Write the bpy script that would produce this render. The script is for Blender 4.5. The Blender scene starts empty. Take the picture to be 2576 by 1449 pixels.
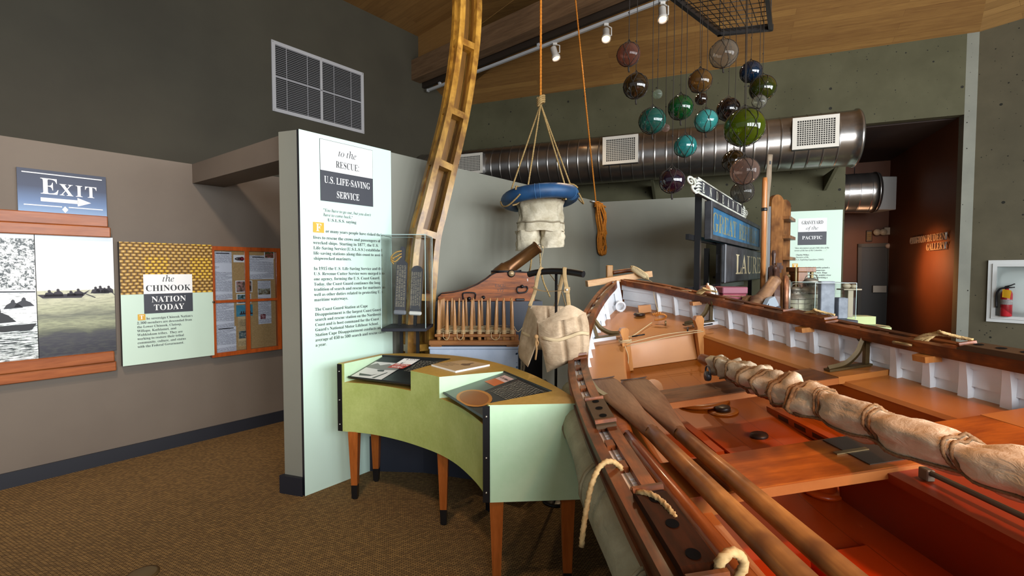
import bpy, math, random
from mathutils import Vector as V, Matrix as Mx, Quaternion as Q
random.seed(11)
SC = bpy.context.scene; COL = SC.collection
PI = math.pi
R = math.radians
# ---------------------------------------------------------------- camera geometry (used to turn measured points of the photo into places)
F = 1164.0; PT = R(2.2); H = 1.6
CP, SP = math.cos(PT), math.sin(PT)
CAM = V((0, 0, H))
def ray(px, py):
    u = (px-1288)/F; v = (724.5-py)/F
    return V((u, CP+v*SP, -SP+v*CP))
def aty(px, py, Y): r = ray(px, py); return CAM+r*(Y/r.y)
def atz(px, py, z): r = ray(px, py); return CAM+r*((z-H)/r.z)
def onpl(px, py, p, n): r = ray(px, py); n = V(n); return CAM+r*((V(p)-CAM).dot(n)/r.dot(n))
# ---------------------------------------------------------------- mesh builder
class MB:
    def __init__(s): s.v = []; s.f = []; s.s = []; s.m = []
    def add(s, vs, fs, sm=False, mi=0, M=None):
        k = len(s.v)
        s.v += [tuple(M @ V(p)) if M else tuple(p) for p in vs]
        s.f += [tuple(i+k for i in f) for f in fs]; s.s += [sm]*len(fs); s.m += [mi]*len(fs)
        return s
    def hexa(s, p, mi=0, M=None):   # 8 points: bottom loop 0-3 (ccw from above), top loop 4-7
        return s.add(p, [(3,2,1,0),(4,5,6,7),(0,1,5,4),(1,2,6,5),(2,3,7,6),(3,0,4,7)], False, mi, M)
    def box(s, x0, x1, y0, y1, z0, z1, mi=0, M=None):
        return s.hexa([(x0,y0,z0),(x1,y0,z0),(x1,y1,z0),(x0,y1,z0),(x0,y0,z1),(x1,y0,z1),(x1,y1,z1),(x0,y1,z1)], mi, M)
    def cbox(s, x0, x1, y0, y1, z0, z1, c=.005, mi=0, M=None):   # box with chamfered edges
        xs=(x0,x0+c,x1-c,x1); ys=(y0,y0+c,y1-c,y1); zs=(z0,z0+c,z1-c,z1)
        vs=[]; ix={}
        for i in range(2):
            for j in range(2):
                for k in range(2):
                    for a in range(3):
                        p=[xs[3*i] if a==0 else xs[1+i], ys[3*j] if a==1 else ys[1+j], zs[3*k] if a==2 else zs[1+k]]
                        ix[i,j,k,a]=len(vs); vs.append(p)
        fs=[]
        for i in range(2):
            q=[ix[i,0,0,0],ix[i,1,0,0],ix[i,1,1,0],ix[i,0,1,0]]; fs.append(q if i else q[::-1])
            q=[ix[0,i,0,1],ix[1,i,0,1],ix[1,i,1,1],ix[0,i,1,1]]; fs.append(q[::-1] if i else q)
            q=[ix[0,0,i,2],ix[1,0,i,2],ix[1,1,i,2],ix[0,1,i,2]]; fs.append(q if i else q[::-1])
        for i in range(2):
            for j in range(2):
                q=[ix[i,j,0,0],ix[i,j,0,1],ix[i,j,1,1],ix[i,j,1,0]]; fs.append(q if i==j else q[::-1])
                q=[ix[i,0,j,0],ix[i,0,j,2],ix[i,1,j,2],ix[i,1,j,0]]; fs.append(q[::-1] if i==j else q)
                q=[ix[0,i,j,1],ix[0,i,j,2],ix[1,i,j,2],ix[1,i,j,1]]; fs.append(q if i==j else q[::-1])
                for k in range(2):
                    q=[ix[i,j,k,0],ix[i,j,k,1],ix[i,j,k,2]]; fs.append(q if (i+j+k)%2 else q[::-1])
        return s.add(vs, fs, False, mi, M)
    def prism(s, pts, z0, z1, mi=0, M=None, side=None, sm=False):   # 2D polygon (ccw) from z0 to z1
        n=len(pts)
        s.add([(x,y,z0) for x,y in pts]+[(x,y,z1) for x,y in pts], [tuple(range(n-1,-1,-1)),tuple(range(n,2*n))], False, mi, M)
        k=len(s.v)-2*n
        for i in range(n):
            j=(i+1)%n; s.f.append((k+i,k+j,k+n+j,k+n+i)); s.s.append(sm); s.m.append(mi if side is None else side)
        return s
    def tube(s, path, r, n=8, closed=False, sm=True, caps=True, prof=None, twist=0.0, mi=0, up=None, M=None, sq=None):
        P=[V(p) for p in path]; m=len(P)
        rs=r if isinstance(r,(list,tuple)) else [r]*m
        T=[]
        for i in range(m):
            a=P[(i-1)%m] if (closed or i>0) else P[i]; b=P[(i+1)%m] if (closed or i<m-1) else P[i]
            t=(b-a); T.append(t.normalized() if t.length>1e-9 else V((0,0,1)))
        u=V(up) if up else (V((0,0,1)) if abs(T[0].z)<.9 else V((0,1,0)))
        nx=(u-T[0]*u.dot(T[0])).normalized(); vs=[]; acc=0
        if prof: n=len(prof)
        for i in range(m):
            if i:
                q=T[i-1].rotation_difference(T[i]); nx=q@nx; nx=(nx-T[i]*nx.dot(T[i])).normalized()
                acc+=twist*(P[i]-P[i-1]).length
            by=T[i].cross(nx)
            for k in range(n):
                if prof: a,b=prof[k]
                else: a,b=math.cos(2*PI*k/n),math.sin(2*PI*k/n)
                if sq: a*=sq[0]; b*=sq[1]
                if twist: ca,sa=math.cos(acc),math.sin(acc); a,b=a*ca-b*sa,a*sa+b*ca
                vs.append(P[i]+(nx*a+by*b)*rs[i])
        fs=[]
        for i in range(m if closed else m-1):
            j=(i+1)%m
            for k in range(n):
                l=(k+1)%n; fs.append((i*n+k,i*n+l,j*n+l,j*n+k))
        if caps and not closed: fs+= [tuple(range(n-1,-1,-1)),tuple((m-1)*n+k for k in range(n))]
        s.add(vs, fs, sm, mi, M)
        if caps and not closed: s.s[-1]=False; s.s[-2]=False
        return s
    def lathe(s, prof, n=24, M=None, sm=True, mi=0, caps=True):     # (r,z) profile about z
        m=len(prof); vs=[(r*math.cos(2*PI*k/n),r*math.sin(2*PI*k/n),z) for r,z in prof for k in range(n)]
        fs=[(i*n+k,i*n+(k+1)%n,(i+1)*n+(k+1)%n,(i+1)*n+k) for i in range(m-1) for k in range(n)]
        if caps:
            if prof[0][0]>1e-6: fs.append(tuple(range(n-1,-1,-1)))
            if prof[-1][0]>1e-6: fs.append(tuple((m-1)*n+k for k in range(n)))
        return s.add(vs, fs, sm, mi, M)
    def ball(s, c, r, n=24, m=14, sc=(1,1,1), mi=0):
        pr=[(math.sin(PI*i/m),-math.cos(PI*i/m)) for i in range(m+1)]
        return s.lathe(pr, n, Mx.Translation(V(c))@Mx.Diagonal((r*sc[0],r*sc[1],r*sc[2],1)), True, mi, False)
    def grid(s, fn, nu, nv, sm=True, mi=0, flip=False):
        vs=[fn(i/nu,j/nv) for i in range(nu+1) for j in range(nv+1)]
        fs=[]
        for i in range(nu):
            for j in range(nv):
                q=(i*(nv+1)+j,(i+1)*(nv+1)+j,(i+1)*(nv+1)+j+1,i*(nv+1)+j+1); fs.append(q[::-1] if flip else q)
        return s.add(vs, fs, sm, mi)
    def rope(s, path, r, mi=0):
        p=resample(path, r*1.3); pr=[]
        for k in range(9):
            a=2*PI*k/9; q=.74+.34*abs(math.cos(1.5*a)); pr.append((q*math.cos(a),q*math.sin(a)))
        return s.tube(p, r, prof=pr, twist=2*PI/(8.5*r), mi=mi)
def resample(path, step):
    P=[V(p) for p in path]; L=[0]
    for a,b in zip(P,P[1:]): L.append(L[-1]+(b-a).length)
    n=max(2,int(L[-1]/step)); out=[]; j=0
    for i in range(n+1):
        d=L[-1]*i/n
        while j<len(P)-2 and L[j+1]<d: j+=1
        t=(d-L[j])/max(1e-9,L[j+1]-L[j]); out.append(P[j].lerp(P[j+1],min(1,t)))
    return out
def cat(pts, k=8, closed=False):                                     # smooth curve through points
    P=[V(p) for p in pts]; n=len(P); o=[]
    for i in range(n if closed else n-1):
        if closed: a,b,c,d=P[(i-1)%n],P[i],P[(i+1)%n],P[(i+2)%n]
        else: b,c=P[i],P[i+1]; a=P[i-1] if i else b*2-c; d=P[i+2] if i<n-2 else c*2-b
        for q in range(k):
            t=q/k; o.append(.5*((2*b)+(c-a)*t+(2*a-5*b+4*c-d)*t*t+(3*b-a-3*c+d)*t**3))
    if not closed: o.append(P[-1])
    return o
def lerp(tab, x):                                                    # smooth table look-up
    n=len(tab)
    if x<=tab[0][0]: return tab[0][1]
    if x>=tab[-1][0]: return tab[-1][1]
    for i in range(n-1):
        if x<=tab[i+1][0]: break
    x0,y0=tab[i]; x1,y1=tab[i+1]; h=x1-x0; t=(x-x0)/h
    m0=(y1-tab[i-1][1])/(x1-tab[i-1][0]) if i else (y1-y0)/h
    m1=(tab[i+2][1]-y0)/(tab[i+2][0]-x0) if i<n-2 else (y1-y0)/h
    return (2*t**3-3*t*t+1)*y0+(t**3-2*t*t+t)*h*m0+(-2*t**3+3*t*t)*y1+(t**3-t*t)*h*m1
# ---------------------------------------------------------------- objects
WM = {}
def finish(o, label=None, cat_=None, group=None, kind=None):
    if label: o['label']=label
    if cat_: o['category']=cat_
    if group: o['group']=group
    if kind: o['kind']=kind
    return o
def thing(name, label, cat_, loc=(0,0,0), rz=0.0, group=None, M=None):
    o=bpy.data.objects.new(name,None); COL.objects.link(o); o.empty_display_size=.1
    m=M if M else Mx.Translation(V(loc))@Mx.Rotation(rz,4,'Z')
    o.matrix_world=m; WM[o]=m.copy()
    return finish(o,label,cat_,group)
def O(name, mb, mats, par=None, label=None, local=False, **kw):
    me=bpy.data.meshes.new(name)
    vs=mb.v
    if par and not local:
        inv=WM[par].inverted(); vs=[tuple(inv@V(p)) for p in vs]
    me.from_pydata(vs,[],mb.f)
    for q in (mats if isinstance(mats,(list,tuple)) else [mats]): me.materials.append(q)
    me.polygons.foreach_set('use_smooth',mb.s); me.polygons.foreach_set('material_index',mb.m)
    me.update()
    o=bpy.data.objects.new(name,me); COL.objects.link(o)
    if par: o.parent=par; WM[o]=WM[par].copy()
    else: WM[o]=Mx()
    if label: o['label']=label
    for k,v in kw.items(): o[k if k!='cat_' else 'category']=v
    return o
def struct(name, mb, mats, **kw): return O(name,mb,mats,kind='structure',**kw)
def solo(name, mb, mats, label, cat_, group=None, origin=None):
    o=O(name,mb,mats); finish(o,label,cat_,group)
    if origin is not None:
        c=V(origin); o.data.transform(Mx.Translation(-c)); o.location=c
    return o
def dup(root, M, label=None, group=None):
    r=root.copy(); COL.objects.link(r); r.matrix_world=M; WM[r]=M.copy()
    if label: r['label']=label
    if group: r['group']=group
    for ch in list(root.children):
        c=ch.copy(); COL.objects.link(c); c.parent=r
        for g in list(ch.children):
            d=g.copy(); COL.objects.link(d); d.parent=c
    return r
# ---------------------------------------------------------------- materials
def lin(c):
    if isinstance(c,str): c=[int(c[i:i+2],16)/255 for i in (0,2,4)]
    return tuple(x/12.92 if x<=.04045 else ((x+.055)/1.055)**2.4 for x in c)+(1,)
class NT:
    def __init__(s,name):
        s.mat=bpy.data.materials.new(name); s.mat.use_nodes=True; s.t=s.mat.node_tree; s.t.nodes.clear()
        s.out=s.n('ShaderNodeOutputMaterial')
    def n(s,t,**kw):
        nd=s.t.nodes.new(t)
        for k,v in kw.items():
            if k.startswith('i_'):
                key=k[2:]; nd.inputs[int(key) if key.isdigit() else key.replace('_',' ')].default_value=v
            else: setattr(nd,k,v)
        return nd
    def l(s,a,b): s.t.links.new(a,b)
    def coord(s,scale=(1,1,1),loc=(0,0,0),rot=(0,0,0),kind='Object'):
        tc=s.n('ShaderNodeTexCoord'); mp=s.n('ShaderNodeMapping'); s.l(tc.outputs[kind],mp.inputs[0])
        mp.inputs['Scale'].default_value=scale; mp.inputs['Location'].default_value=loc; mp.inputs['Rotation'].default_value=rot
        return mp.outputs[0]
    def noise(s,co,scale=5,det=4,rough=.55,dist=0):
        n=s.n('ShaderNodeTexNoise'); s.l(co,n.inputs['Vector']); n.inputs['Scale'].default_value=scale
        n.inputs['Detail'].default_value=det; n.inputs['Roughness'].default_value=rough; n.inputs['Distortion'].default_value=dist
        return n.outputs['Fac']
    def ramp(s,fac,stops,interp='LINEAR'):
        n=s.n('ShaderNodeValToRGB'); n.color_ramp.interpolation=interp; e=n.color_ramp.elements
        while len(e)<len(stops): e.new(.5)
        for q,(p,c) in zip(e,stops): q.position=p; q.color=lin(c) if isinstance(c,str) else (c if len(c)==4 else tuple(c)+(1,))
        s.l(fac,n.inputs[0]); return n.outputs[0]
    def mix(s,fac,a,b,mode='MIX'):
        n=s.n('ShaderNodeMix',data_type='RGBA',blend_type=mode)
        for x,i in ((fac,0),(a,6),(b,7)):
            if hasattr(x,'is_linked') or hasattr(x,'links'): s.l(x,n.inputs[i])
            else: n.inputs[i].default_value=lin(x) if isinstance(x,str) else x
        return n.outputs[2]
    def math(s,op,a,b=0.0,c=None):
        n=s.n('ShaderNodeMath',operation=op)
        for i,x in enumerate((a,b,c)):
            if x is None: continue
            if hasattr(x,'links'): s.l(x,n.inputs[i])
            else: n.inputs[i].default_value=x
        return n.outputs[0]
    def bsdf(s,color,rough=.5,metal=0,spec=.5,coat=0,bump=None,bstr=.3,bdist=.01,alpha=None,trans=0):
        b=s.n('ShaderNodeBsdfPrincipled')
        for nm,x in (('Base Color',color),('Roughness',rough),('Metallic',metal),('Specular IOR Level',spec),('Coat Weight',coat),('Transmission Weight',trans)):
            if hasattr(x,'links'): s.l(x,b.inputs[nm])
            else: b.inputs[nm].default_value=lin(x) if isinstance(x,str) else x
        b.inputs['Coat Roughness'].default_value=.12
        if bump is not None:
            bn=s.n('ShaderNodeBump'); bn.inputs['Strength'].default_value=bstr; bn.inputs['Distance'].default_value=bdist
            s.l(bump,bn.inputs['Height']); s.l(bn.outputs[0],b.inputs['Normal'])
        s.l(b.outputs[0],s.out.inputs[0]); return b
_mc={}
def mat(name,c,rough=.5,metal=0,spec=.5,c2=None,scale=6,stretch=(1,1,1),lo=.35,hi=.65,bump=0,bscale=None,coat=0,det=5,dist=0,bdist=.01):
    if name in _mc: return _mc[name]
    t=NT(name); color=c; bs=None
    if c2 or bump:
        co=t.coord(stretch)
        f=t.noise(co,scale,det,.6,dist)
        if c2: color=t.ramp(f,[(lo,c),(hi,c2)])
        if bump: bs=f if bscale is None else t.noise(co,bscale,4,.6)
    t.bsdf(color,rough,metal,spec,coat,bs,bump,bdist)
    _mc[name]=t.mat; return t.mat
def wood(name,c,c2,axis='Y',scale=3.0,rough=.4,coat=.2,stretch=14,spot=None,bump=.08):
    if name in _mc: return _mc[name]
    t=NT(name); st={'X':(1,stretch,stretch),'Y':(stretch,1,stretch),'Z':(stretch,stretch,1)}[axis]
    co=t.coord(st); f=t.noise(co,scale,6,.62,.6); g=t.noise(co,scale*5,3,.6,.2)
    m=t.math('ADD',t.math('MULTIPLY',f,.7),t.math('MULTIPLY',g,.3))
    col=t.ramp(m,[(.36,c),(.64,c2)])
    if spot:
        sp=t.noise(t.coord(),spot[1],3,.6); col=t.mix(t.ramp(sp,[(.42,(0,0,0)),(.62,(1,1,1))]),col,spot[0])
    t.bsdf(col,rough,0,.28,coat,m,bump,.004)
    _mc[name]=t.mat; return t.mat
def boards(name,c,c2,axis,wid,rough=.45,rot=0,cz=(1,1,1)):            # planked ceiling: boards of width wid with fine joints
    t=NT(name); co=t.coord(rot=(0,0,rot))
    br=t.n('ShaderNodeTexBrick',i_Scale=1.0,i_Mortar_Size=.0025,i_Brick_Width=2.6,i_Row_Height=wid,i_Bias=0.0)
    br.inputs['Color1'].default_value=(.25,.25,.25,1); br.inputs['Color2'].default_value=(.8,.8,.8,1); br.inputs['Mortar'].default_value=(0,0,0,1)
    t.l(co,br.inputs[0])
    st=t.n('ShaderNodeMapping'); t.l(co,st.inputs[0]); st.inputs['Scale'].default_value=(1.2,14,14)
    f=t.noise(st.outputs[0],3,6,.6,.4)
    m=t.math('ADD',t.math('MULTIPLY',f,.55),t.math('MULTIPLY',br.outputs[0],.4))
    t.bsdf(t.ramp(m,[(.12,'2a1a0c'),(.2,c),(.72,c2)]),rough,0,.4,0,m,.05,.003)
    return t.mat
# ---------------------------------------------------------------- lettering: outlines of a serif face, drawn as flat meshes
FD=[
0,40,111,1,18,45,-24,-17,39,-10,42,-3,44,3,44,10,43,17,40,24,35,31,0,-23,-36,-16,-40,-10,-42,-3,-44,3,-42,10,-41,16,-40,22,-36,-30,0,
0,41,111,1,18,34,-22,16,40,10,41,3,42,-3,44,-10,42,-16,40,-23,36,31,0,24,-35,17,-40,10,-43,3,-44,-3,-44,-10,-42,-17,-39,-24,-34,-31,0,
0,44,99,1,7,26,-1,8,44,34,0,3,-4,-14,-43,-18,-44,-24,0,
0,45,119,1,4,15,113,89,0,0,-29,-89,0,
0,46,99,1,12,33,1,-5,7,-1,12,1,12,5,7,16,6,16,-6,6,-7,1,-12,-1,-12,-6,-7,-16,-6,
0,48,206,2,24,73,1,-23,12,-17,21,-12,27,-6,33,-2,38,2,39,6,33,12,26,17,20,23,13,31,4,29,-4,22,-13,18,-20,11,-27,7,-33,3,-38,-3,-38,-7,-33,-12,-27,-17,-21,-23,-12,-29,-5,16,120,28,10,22,5,35,1,47,-1,47,-5,35,-10,22,-16,7,-18,-7,-10,-22,-5,-35,-1,-47,1,-47,5,-35,10,-22,17,-8,
0,49,206,1,23,36,20,30,0,14,5,4,19,0,184,-25,-27,-11,-8,-11,-3,-8,2,-7,5,-5,9,-2,11,25,9,32,20,26,19,41,0,0,-221,4,-18,6,-5,9,-1,30,0,0,-20,-152,0,
0,50,206,1,39,13,38,54,56,36,41,16,34,5,35,-2,18,-5,13,-10,7,-11,2,-16,-4,-11,-12,-6,-20,-1,-27,-19,2,-16,6,-9,11,-4,17,3,13,6,12,12,10,16,8,20,5,25,2,36,-4,26,-12,17,-20,5,-25,-5,-25,-15,-27,-29,-33,-46,-45,-37,-35,86,0,19,6,11,19,3,11,22,0,-2,-77,-174,0,
0,51,206,1,65,64,-2,-20,5,-15,7,-10,9,-7,10,-2,12,3,12,7,9,10,5,12,2,3,-20,9,-15,15,-9,18,-3,23,5,9,6,7,11,5,14,1,18,-3,20,-11,15,-18,10,-25,4,-23,0,0,22,25,0,21,4,14,11,9,18,3,22,-2,17,-6,14,-10,9,-13,2,-12,-2,-8,-6,-9,-21,-3,-28,-20,2,-15,6,-10,10,-3,15,5,18,16,15,25,11,36,3,35,-4,27,-12,17,-19,6,-25,-4,-23,-12,-19,-18,-14,-22,-11,29,-9,14,-9,12,-12,8,-15,2,-19,-2,-21,-6,-17,-10,-14,-13,-10,-32,-14,-36,-4,
0,52,206,2,21,66,20,11,0,21,4,7,8,2,14,0,23,-102,0,0,22,105,172,51,0,0,-170,38,0,0,-24,-38,0,0,-23,2,-14,7,-8,21,-4,5,0,0,-20,-130,0,9,107,93,0,64,0,35,3,36,-6,-12,-9,-15,-8,-16,-7,-10,-49,-82,
0,53,206,1,45,65,-2,-19,5,-14,7,-10,9,-7,22,2,11,6,8,21,6,4,-20,13,-17,10,-5,14,-2,22,5,10,8,7,11,5,15,1,20,-3,24,-10,17,-16,10,-21,4,-23,-2,-18,-5,-17,7,12,127,139,0,2,-67,-21,0,-3,13,-5,10,-12,4,-76,0,-6,-69,17,4,23,2,39,-5,30,-15,19,-24,7,-35,-3,-22,-6,-18,-10,-15,-13,-11,-31,-14,-34,-5,
0,55,206,1,11,159,223,-97,0,-15,-5,-6,-14,-3,-18,-22,0,2,77,176,0,0,-18,-102,-245,-31,0,
0,56,206,3,35,73,-1,-23,7,-17,11,-12,15,-8,16,-2,19,4,22,11,17,17,14,22,13,-19,14,-15,15,-9,18,-2,20,2,17,6,15,10,14,17,11,22,8,28,2,34,-5,25,-13,15,-21,5,-26,-4,-19,-10,-16,-36,-24,28,-17,19,-16,11,-19,3,-21,-6,-31,-19,-23,-30,-15,-39,-5,13,123,164,8,10,6,29,-4,20,-11,16,-19,7,-13,-3,-10,-9,-6,-13,-2,-17,2,-17,8,-12,29,-20,14,119,21,14,9,8,15,3,18,-3,17,-10,13,-41,25,-21,-20,-6,-15,-2,-17,3,-20,8,-15,14,-10,17,-4,
0,57,206,2,37,48,2,-19,16,-6,20,5,14,13,7,16,-28,12,-9,17,-2,27,11,17,36,8,59,-21,-17,-15,-6,-17,-2,-29,5,-23,15,-15,24,-5,33,2,25,8,21,12,18,17,14,21,8,24,3,26,-3,22,-10,18,-16,15,-24,9,-31,3,-40,-6,-57,-8,-25,-11,-22,-15,-18,-18,-13,-22,-9,-26,-3,14,113,130,10,5,15,18,-3,40,-8,28,-12,16,-15,5,-15,-4,-10,-11,-6,-20,-3,-27,4,-29,12,-17,19,-6,
0,58,99,2,12,33,159,-5,7,-1,12,1,12,5,7,16,6,16,-6,6,-7,1,-12,-1,-12,-6,-7,-16,-6,12,33,1,-5,7,-1,12,1,12,5,7,16,6,16,-6,6,-7,1,-12,-1,-12,-6,-7,-16,-6,
0,65,240,2,26,-5,10,10,2,8,5,14,24,86,215,10,0,88,-208,15,-29,7,-7,10,-2,0,-10,-117,0,0,10,22,4,8,11,-6,20,-11,28,-82,0,-14,-34,-2,-7,0,-5,7,-13,20,-4,2,0,0,-10,-75,0,3,133,88,-36,87,-35,-87,
0,66,243,3,25,9,10,16,2,9,6,5,10,2,17,0,157,-3,24,-10,12,-20,3,0,9,113,0,54,-6,32,-20,11,-32,-7,-26,-20,-19,-34,-11,41,-13,24,-22,8,-29,-7,-30,-19,-23,-32,-14,-41,-5,-122,0,13,103,138,25,3,17,9,8,15,3,25,-2,21,-6,15,-12,9,-17,3,-10,-1,-6,-4,-3,-18,0,-77,12,142,17,13,10,8,18,2,25,-3,27,-10,17,-17,10,-27,3,-8,0,0,-91,5,-18,17,-5,
0,67,257,1,38,106,-2,-31,13,-25,20,-19,26,-13,32,-4,36,4,36,13,32,19,26,26,20,31,12,35,5,28,-4,32,-10,11,-3,11,4,6,13,10,0,0,-87,-10,0,-15,31,-19,23,-24,15,-26,5,-37,-13,-23,-40,-7,-66,8,-62,25,-37,41,-12,22,3,22,9,20,14,18,19,11,-9,-29,-31,-35,-18,-41,-6,
0,68,272,2,21,11,10,15,2,8,4,5,9,2,16,0,164,-2,18,-6,11,-10,5,-15,2,0,9,114,0,58,-8,43,-24,25,-40,9,-53,-8,-55,-25,-39,-41,-23,-58,-8,-114,0,14,153,20,22,21,13,35,4,50,-7,62,-24,37,-39,13,-11,-2,-7,-4,-4,-21,0,-172,4,-20,7,-4,11,-2,
0,69,243,1,47,8,9,16,2,10,5,6,10,1,17,0,159,-1,20,-6,12,-10,5,-15,2,0,9,210,0,0,-74,-8,0,-9,29,-15,18,-25,10,-35,3,-17,-1,-8,-6,-2,-16,0,-78,6,0,22,3,14,10,10,17,6,25,9,0,0,-125,-9,0,-8,35,-8,10,-10,7,-30,5,-2,0,0,-85,2,-11,3,-7,21,-4,46,6,17,8,15,12,12,16,10,22,10,0,-15,-79,-213,0,
0,70,222,1,42,8,10,17,3,9,5,5,11,2,17,0,160,-2,16,-5,10,-10,6,-16,3,0,9,208,0,0,-74,-9,0,-5,20,-7,16,-10,11,-15,8,-44,6,-16,-1,-8,-5,-2,-12,0,-83,4,0,22,3,14,9,10,17,6,25,10,0,0,-125,-10,0,-5,27,-10,18,-15,10,-22,3,-4,0,0,-79,3,-21,12,-10,26,-3,0,-10,-133,0,
0,71,279,1,51,110,-1,-32,12,-27,19,-19,26,-13,32,-4,38,4,36,13,31,19,26,26,20,30,12,34,5,30,-4,32,-10,10,-3,10,4,7,13,10,0,0,-87,-10,0,-20,39,-14,15,-15,11,-17,7,-17,2,-37,-13,-23,-39,-7,-66,5,-51,14,-37,22,-22,30,-8,18,2,11,6,6,10,2,14,0,31,-2,15,-5,8,-11,5,-19,2,0,9,124,0,0,-9,-15,-2,-9,-4,-5,-9,-1,-15,0,-54,-49,-16,-49,-6,
0,72,287,1,50,8,10,17,2,9,5,5,11,2,16,0,164,-2,15,-5,10,-10,5,-15,3,0,9,124,0,0,-9,-21,-4,-9,-9,-3,-20,0,-70,88,0,0,70,-3,20,-9,9,-21,4,0,9,123,0,0,-9,-16,-3,-9,-5,-5,-10,-1,-15,0,-164,1,-16,5,-10,10,-6,15,-2,0,-10,-123,0,0,10,16,2,10,5,5,10,2,17,0,77,-88,0,0,-77,2,-16,5,-11,9,-5,17,-2,0,-10,-125,0,
0,73,143,1,21,7,10,27,8,5,9,2,14,0,171,-1,14,-5,9,-10,4,-18,2,0,9,127,0,0,-9,-27,-6,-5,-9,-2,-14,0,-170,3,-18,10,-10,22,-4,0,-10,-128,0,
0,75,280,1,48,9,10,16,2,10,5,5,11,1,16,0,164,-1,15,-6,10,-9,5,-16,3,0,9,124,0,0,-9,-21,-4,-9,-9,-3,-20,0,-80,76,77,12,14,3,11,-8,8,-23,3,0,9,107,0,0,-9,-5,0,-34,-11,-39,-32,-40,-42,105,-131,13,-11,18,-4,0,-10,-131,0,0,10,14,0,9,1,6,8,-9,17,-64,81,-10,-8,0,-65,2,-16,5,-11,10,-5,16,-2,0,-10,-124,0,
0,76,234,1,29,8,10,17,2,9,5,5,11,2,16,0,164,-2,15,-5,10,-10,6,-15,2,0,9,128,0,0,-9,-23,-3,-11,-9,-3,-21,0,-163,2,-19,8,-9,18,-2,25,2,20,5,16,9,14,13,12,18,10,23,10,0,-14,-85,-213,0,
0,77,348,1,40,8,10,15,2,11,5,5,10,2,17,0,166,-2,18,-10,9,-21,4,0,9,93,0,73,-172,73,172,92,0,0,-9,-15,-3,-10,-6,-5,-9,-1,-15,0,-161,2,-24,9,-10,19,-3,0,-10,-121,0,0,10,20,4,10,10,3,22,0,173,-92,-219,-10,0,-90,213,0,-169,2,-18,6,-10,10,-5,17,-1,0,-10,-85,0,
0,78,271,1,31,59,192,0,-149,1,-16,5,-10,10,-5,16,-2,0,-10,-81,0,0,10,20,3,9,10,3,20,0,170,-22,25,-10,3,0,9,76,0,129,-157,0,114,-3,20,-10,10,-20,4,0,9,81,0,0,-9,-16,-2,-9,-6,-5,-10,-1,-16,0,-213,-11,0,
0,79,288,2,32,117,-3,-24,7,-22,12,-19,16,-16,19,-11,22,-7,25,-3,27,3,27,7,24,11,23,16,19,19,16,22,12,25,7,28,3,26,-3,24,-7,22,-12,19,-15,15,-19,12,-23,7,-25,3,-27,-3,-27,-7,-25,-12,-22,-16,-19,-19,-16,-22,-12,-25,-7,-27,-3,14,180,20,21,39,7,66,-4,51,-13,37,-21,23,-27,7,-35,-13,-21,-39,-7,-66,4,-51,13,-37,21,-23,27,-7,
0,80,229,2,30,8,10,17,2,9,5,5,11,2,16,0,164,-2,15,-5,10,-10,5,-15,3,0,9,108,0,41,-2,26,-6,17,-10,13,-14,8,-16,3,-20,-6,-28,-18,-22,-28,-14,-40,-5,-33,0,0,-69,2,-16,5,-11,9,-5,17,-2,0,-10,-125,0,12,111,126,23,3,15,10,9,16,2,26,-2,25,-7,17,-13,10,-19,4,-15,-4,-4,-14,0,-93,
0,82,260,2,33,8,10,17,2,9,5,5,11,2,16,0,164,-2,15,-5,10,-10,5,-15,3,0,9,110,0,48,-4,35,-12,20,-21,7,-29,-6,-27,-19,-21,-31,-13,64,-95,11,-14,15,-4,1,-10,-78,0,-75,117,-11,0,0,-73,2,-16,5,-11,9,-5,17,-2,0,-10,-125,0,11,112,128,25,4,17,10,9,17,4,25,-5,29,-15,18,-24,6,-19,-5,-4,-20,0,-84,
0,83,214,1,60,24,87,10,0,11,-35,16,-25,21,-14,26,-5,19,3,14,9,9,13,3,16,-7,22,-22,17,-35,17,-28,16,-19,18,-11,20,-4,23,3,21,7,18,11,15,15,11,18,7,20,2,25,-3,29,-7,5,-1,4,-1,8,3,4,9,10,0,0,-81,-9,0,-16,36,-25,24,-14,7,-15,2,-17,-2,-13,-8,-9,-11,-2,-14,2,-13,7,-11,29,-19,35,-16,35,-22,18,-25,5,-30,-3,-22,-8,-19,-14,-16,-18,-12,-22,-7,-27,-3,-18,2,-18,4,-15,5,-8,2,-8,-3,-4,-10,-10,0,
0,84,232,1,27,51,10,16,1,11,6,6,10,2,17,0,194,-4,0,-26,-4,-20,-13,-14,-20,-6,-27,-10,0,0,76,219,0,0,-76,-9,0,-10,35,-23,22,-36,7,-2,0,0,-194,1,-17,6,-10,10,-6,18,-1,0,-10,-129,0,
0,85,270,1,40,92,-1,-29,17,-17,28,-6,41,0,123,-2,15,-5,10,-9,5,-16,3,0,9,124,0,0,-9,-21,-4,-9,-9,-3,-20,0,-131,3,-29,10,-20,16,-12,23,-4,36,9,21,25,7,41,0,121,-1,15,-6,9,-10,6,-18,3,0,9,80,0,0,-9,-14,-4,-8,-6,-5,-9,-1,-14,0,-108,-6,-49,-17,-33,-30,-19,-43,-6,
0,86,235,1,24,24,209,-12,22,-8,6,-12,4,0,9,124,0,0,-9,-25,-4,-5,-5,-2,-7,4,-17,54,-129,49,128,4,18,-2,7,-6,5,-23,4,0,9,79,0,0,-9,-19,-6,-14,-25,-84,-217,-9,0,
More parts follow.
